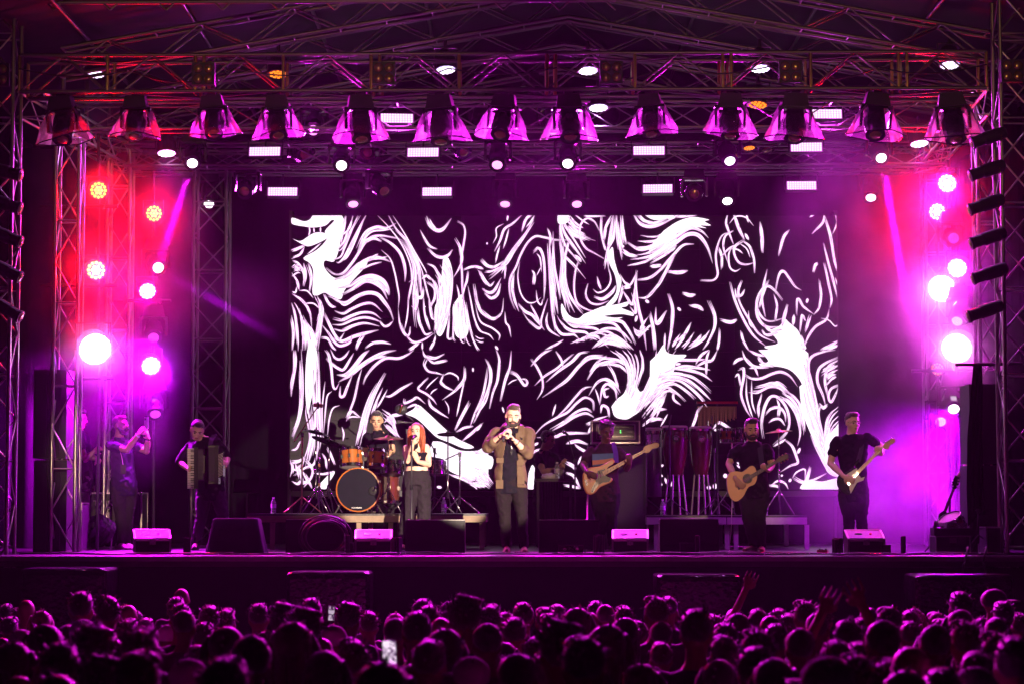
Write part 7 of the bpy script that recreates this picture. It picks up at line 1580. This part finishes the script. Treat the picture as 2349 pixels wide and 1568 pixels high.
def screen_mat(name, seed, s):
    m = bpy.data.materials.new(name); m.use_nodes = True; n = m.node_tree; n.nodes.clear(); L = n.links.new
    e = n.nodes.new('ShaderNodeEmission'); o = n.nodes.new('ShaderNodeOutputMaterial'); nz = n.nodes.new('ShaderNodeTexNoise'); cr = n.nodes.new('ShaderNodeValToRGB'); tc = n.nodes.new('ShaderNodeTexCoord'); ad = n.nodes.new('ShaderNodeVectorMath')
    ad.inputs[1].default_value = (seed, 0, 0); L(tc.outputs['Object'], ad.inputs[0]); L(ad.outputs[0], nz.inputs['Vector']); nz.inputs['Scale'].default_value = 34; nz.inputs['Distortion'].default_value = 1.
    cr.color_ramp.elements[0].position = .42; cr.color_ramp.elements[0].color = (.10, .02, .12, 1); cr.color_ramp.elements[1].position = .58; cr.color_ramp.elements[1].color = (.95, .75, .95, 1)
    L(nz.outputs['Fac'], cr.inputs[0]); L(cr.outputs[0], e.inputs[0]); e.inputs[1].default_value = s; L(e.outputs[0], o.inputs[0]); m.cycles.emission_sampling = 'NONE'; return m
for px, py, wP, hP, s_, lab, tl in ((893, 1494, 33, 58, 1.1, 'large glowing smartphone held up, filming, near the bottom of the crowd below the bass drum', -2), (760, 1405, 15, 36, .55, 'small phone held up near the pit, below the cable coil, showing the show', 2),
        (1699, 1447, 18, 36, .9, 'phone with a bright lower half held up below the acoustic guitarist', 0), (2273, 1400, 20, 38, .9, 'phone showing three stacked pink frames beside the capped man', 2)):
    p, D = phone(px, py, wP, hP, screen_mat('phone_picture', px, s_), lab, tl)
    kx = wP/ppm(D)
    # the hand and arm that hold it belong to an onlooker standing just nearer
    prx, pry = px + (60 if px < 1000 else -34)*12/D, py + 26*13/D
    hd_ = at(prx, pry, D-.42); h = max(1.5, min(1.86, hd_.z)); sc_ = h/1.762
    lx = -(p.x - hd_.x)/sc_; lz = (p.z - hP/ppm(D)*.72)/sc_ - .05
    pr_ = spectator_proto(random.choice(['short', 'long']), CH['brown'], CL[1], CR['skin'], [(1 if lx > 0 else -1, (lx, -.40/sc_, lz - .04))], 7)
    pr_.location = (hd_.x, hd_.y, 0); pr_.scale = (sc_,)*3; pr_['group'] = 'crowd watching from the ground'; rows_.append((pr_, prx, pry, D, 'holding up a phone'))
# a label for each, by hair, place and row
seen = {}
for o, px, py, D, desc in sorted(rows_, key=lambda r_: (r_[1], r_[2])):
    an = min(ANCH, key=lambda a: abs(a[0]-px))[1]
    row = 'right before the pit' if D > 20.5 else 'far' if D > 17 else 'mid-crowd' if D > 14 else 'near' if D > 11 else 'bottom-edge'
    row = {'right before the pit': 'in the row at the pit', 'far': 'in the second row', 'mid-crowd': 'in the middle rows', 'near': 'in the near rows', 'bottom-edge': 'in the nearest rows'}[row]
    k_ = (an, row, desc); seen.setdefault(k_, []).append(o)
ORW = ['leftmost', 'second', 'third', 'fourth', 'fifth', 'sixth', 'seventh', 'eighth', 'ninth']
for (an, row, desc), os_ in seen.items():
    for i, o in enumerate(os_):
        pre = '' if len(os_) == 1 else (['left ', 'right '][i] if len(os_) == 2 else ORW[i] + ' ')
        o['label'] = f'{pre}onlooker with {desc}, {row} below {an}' if 'hand' not in desc and 'phone' not in desc else f'onlooker {desc}, {row} below {an}'
for k_, t, l in PRO:
    if not used.get(t.name):
        for ch in list(t.children): bpy.data.objects.remove(ch)
        bpy.data.objects.remove(t)
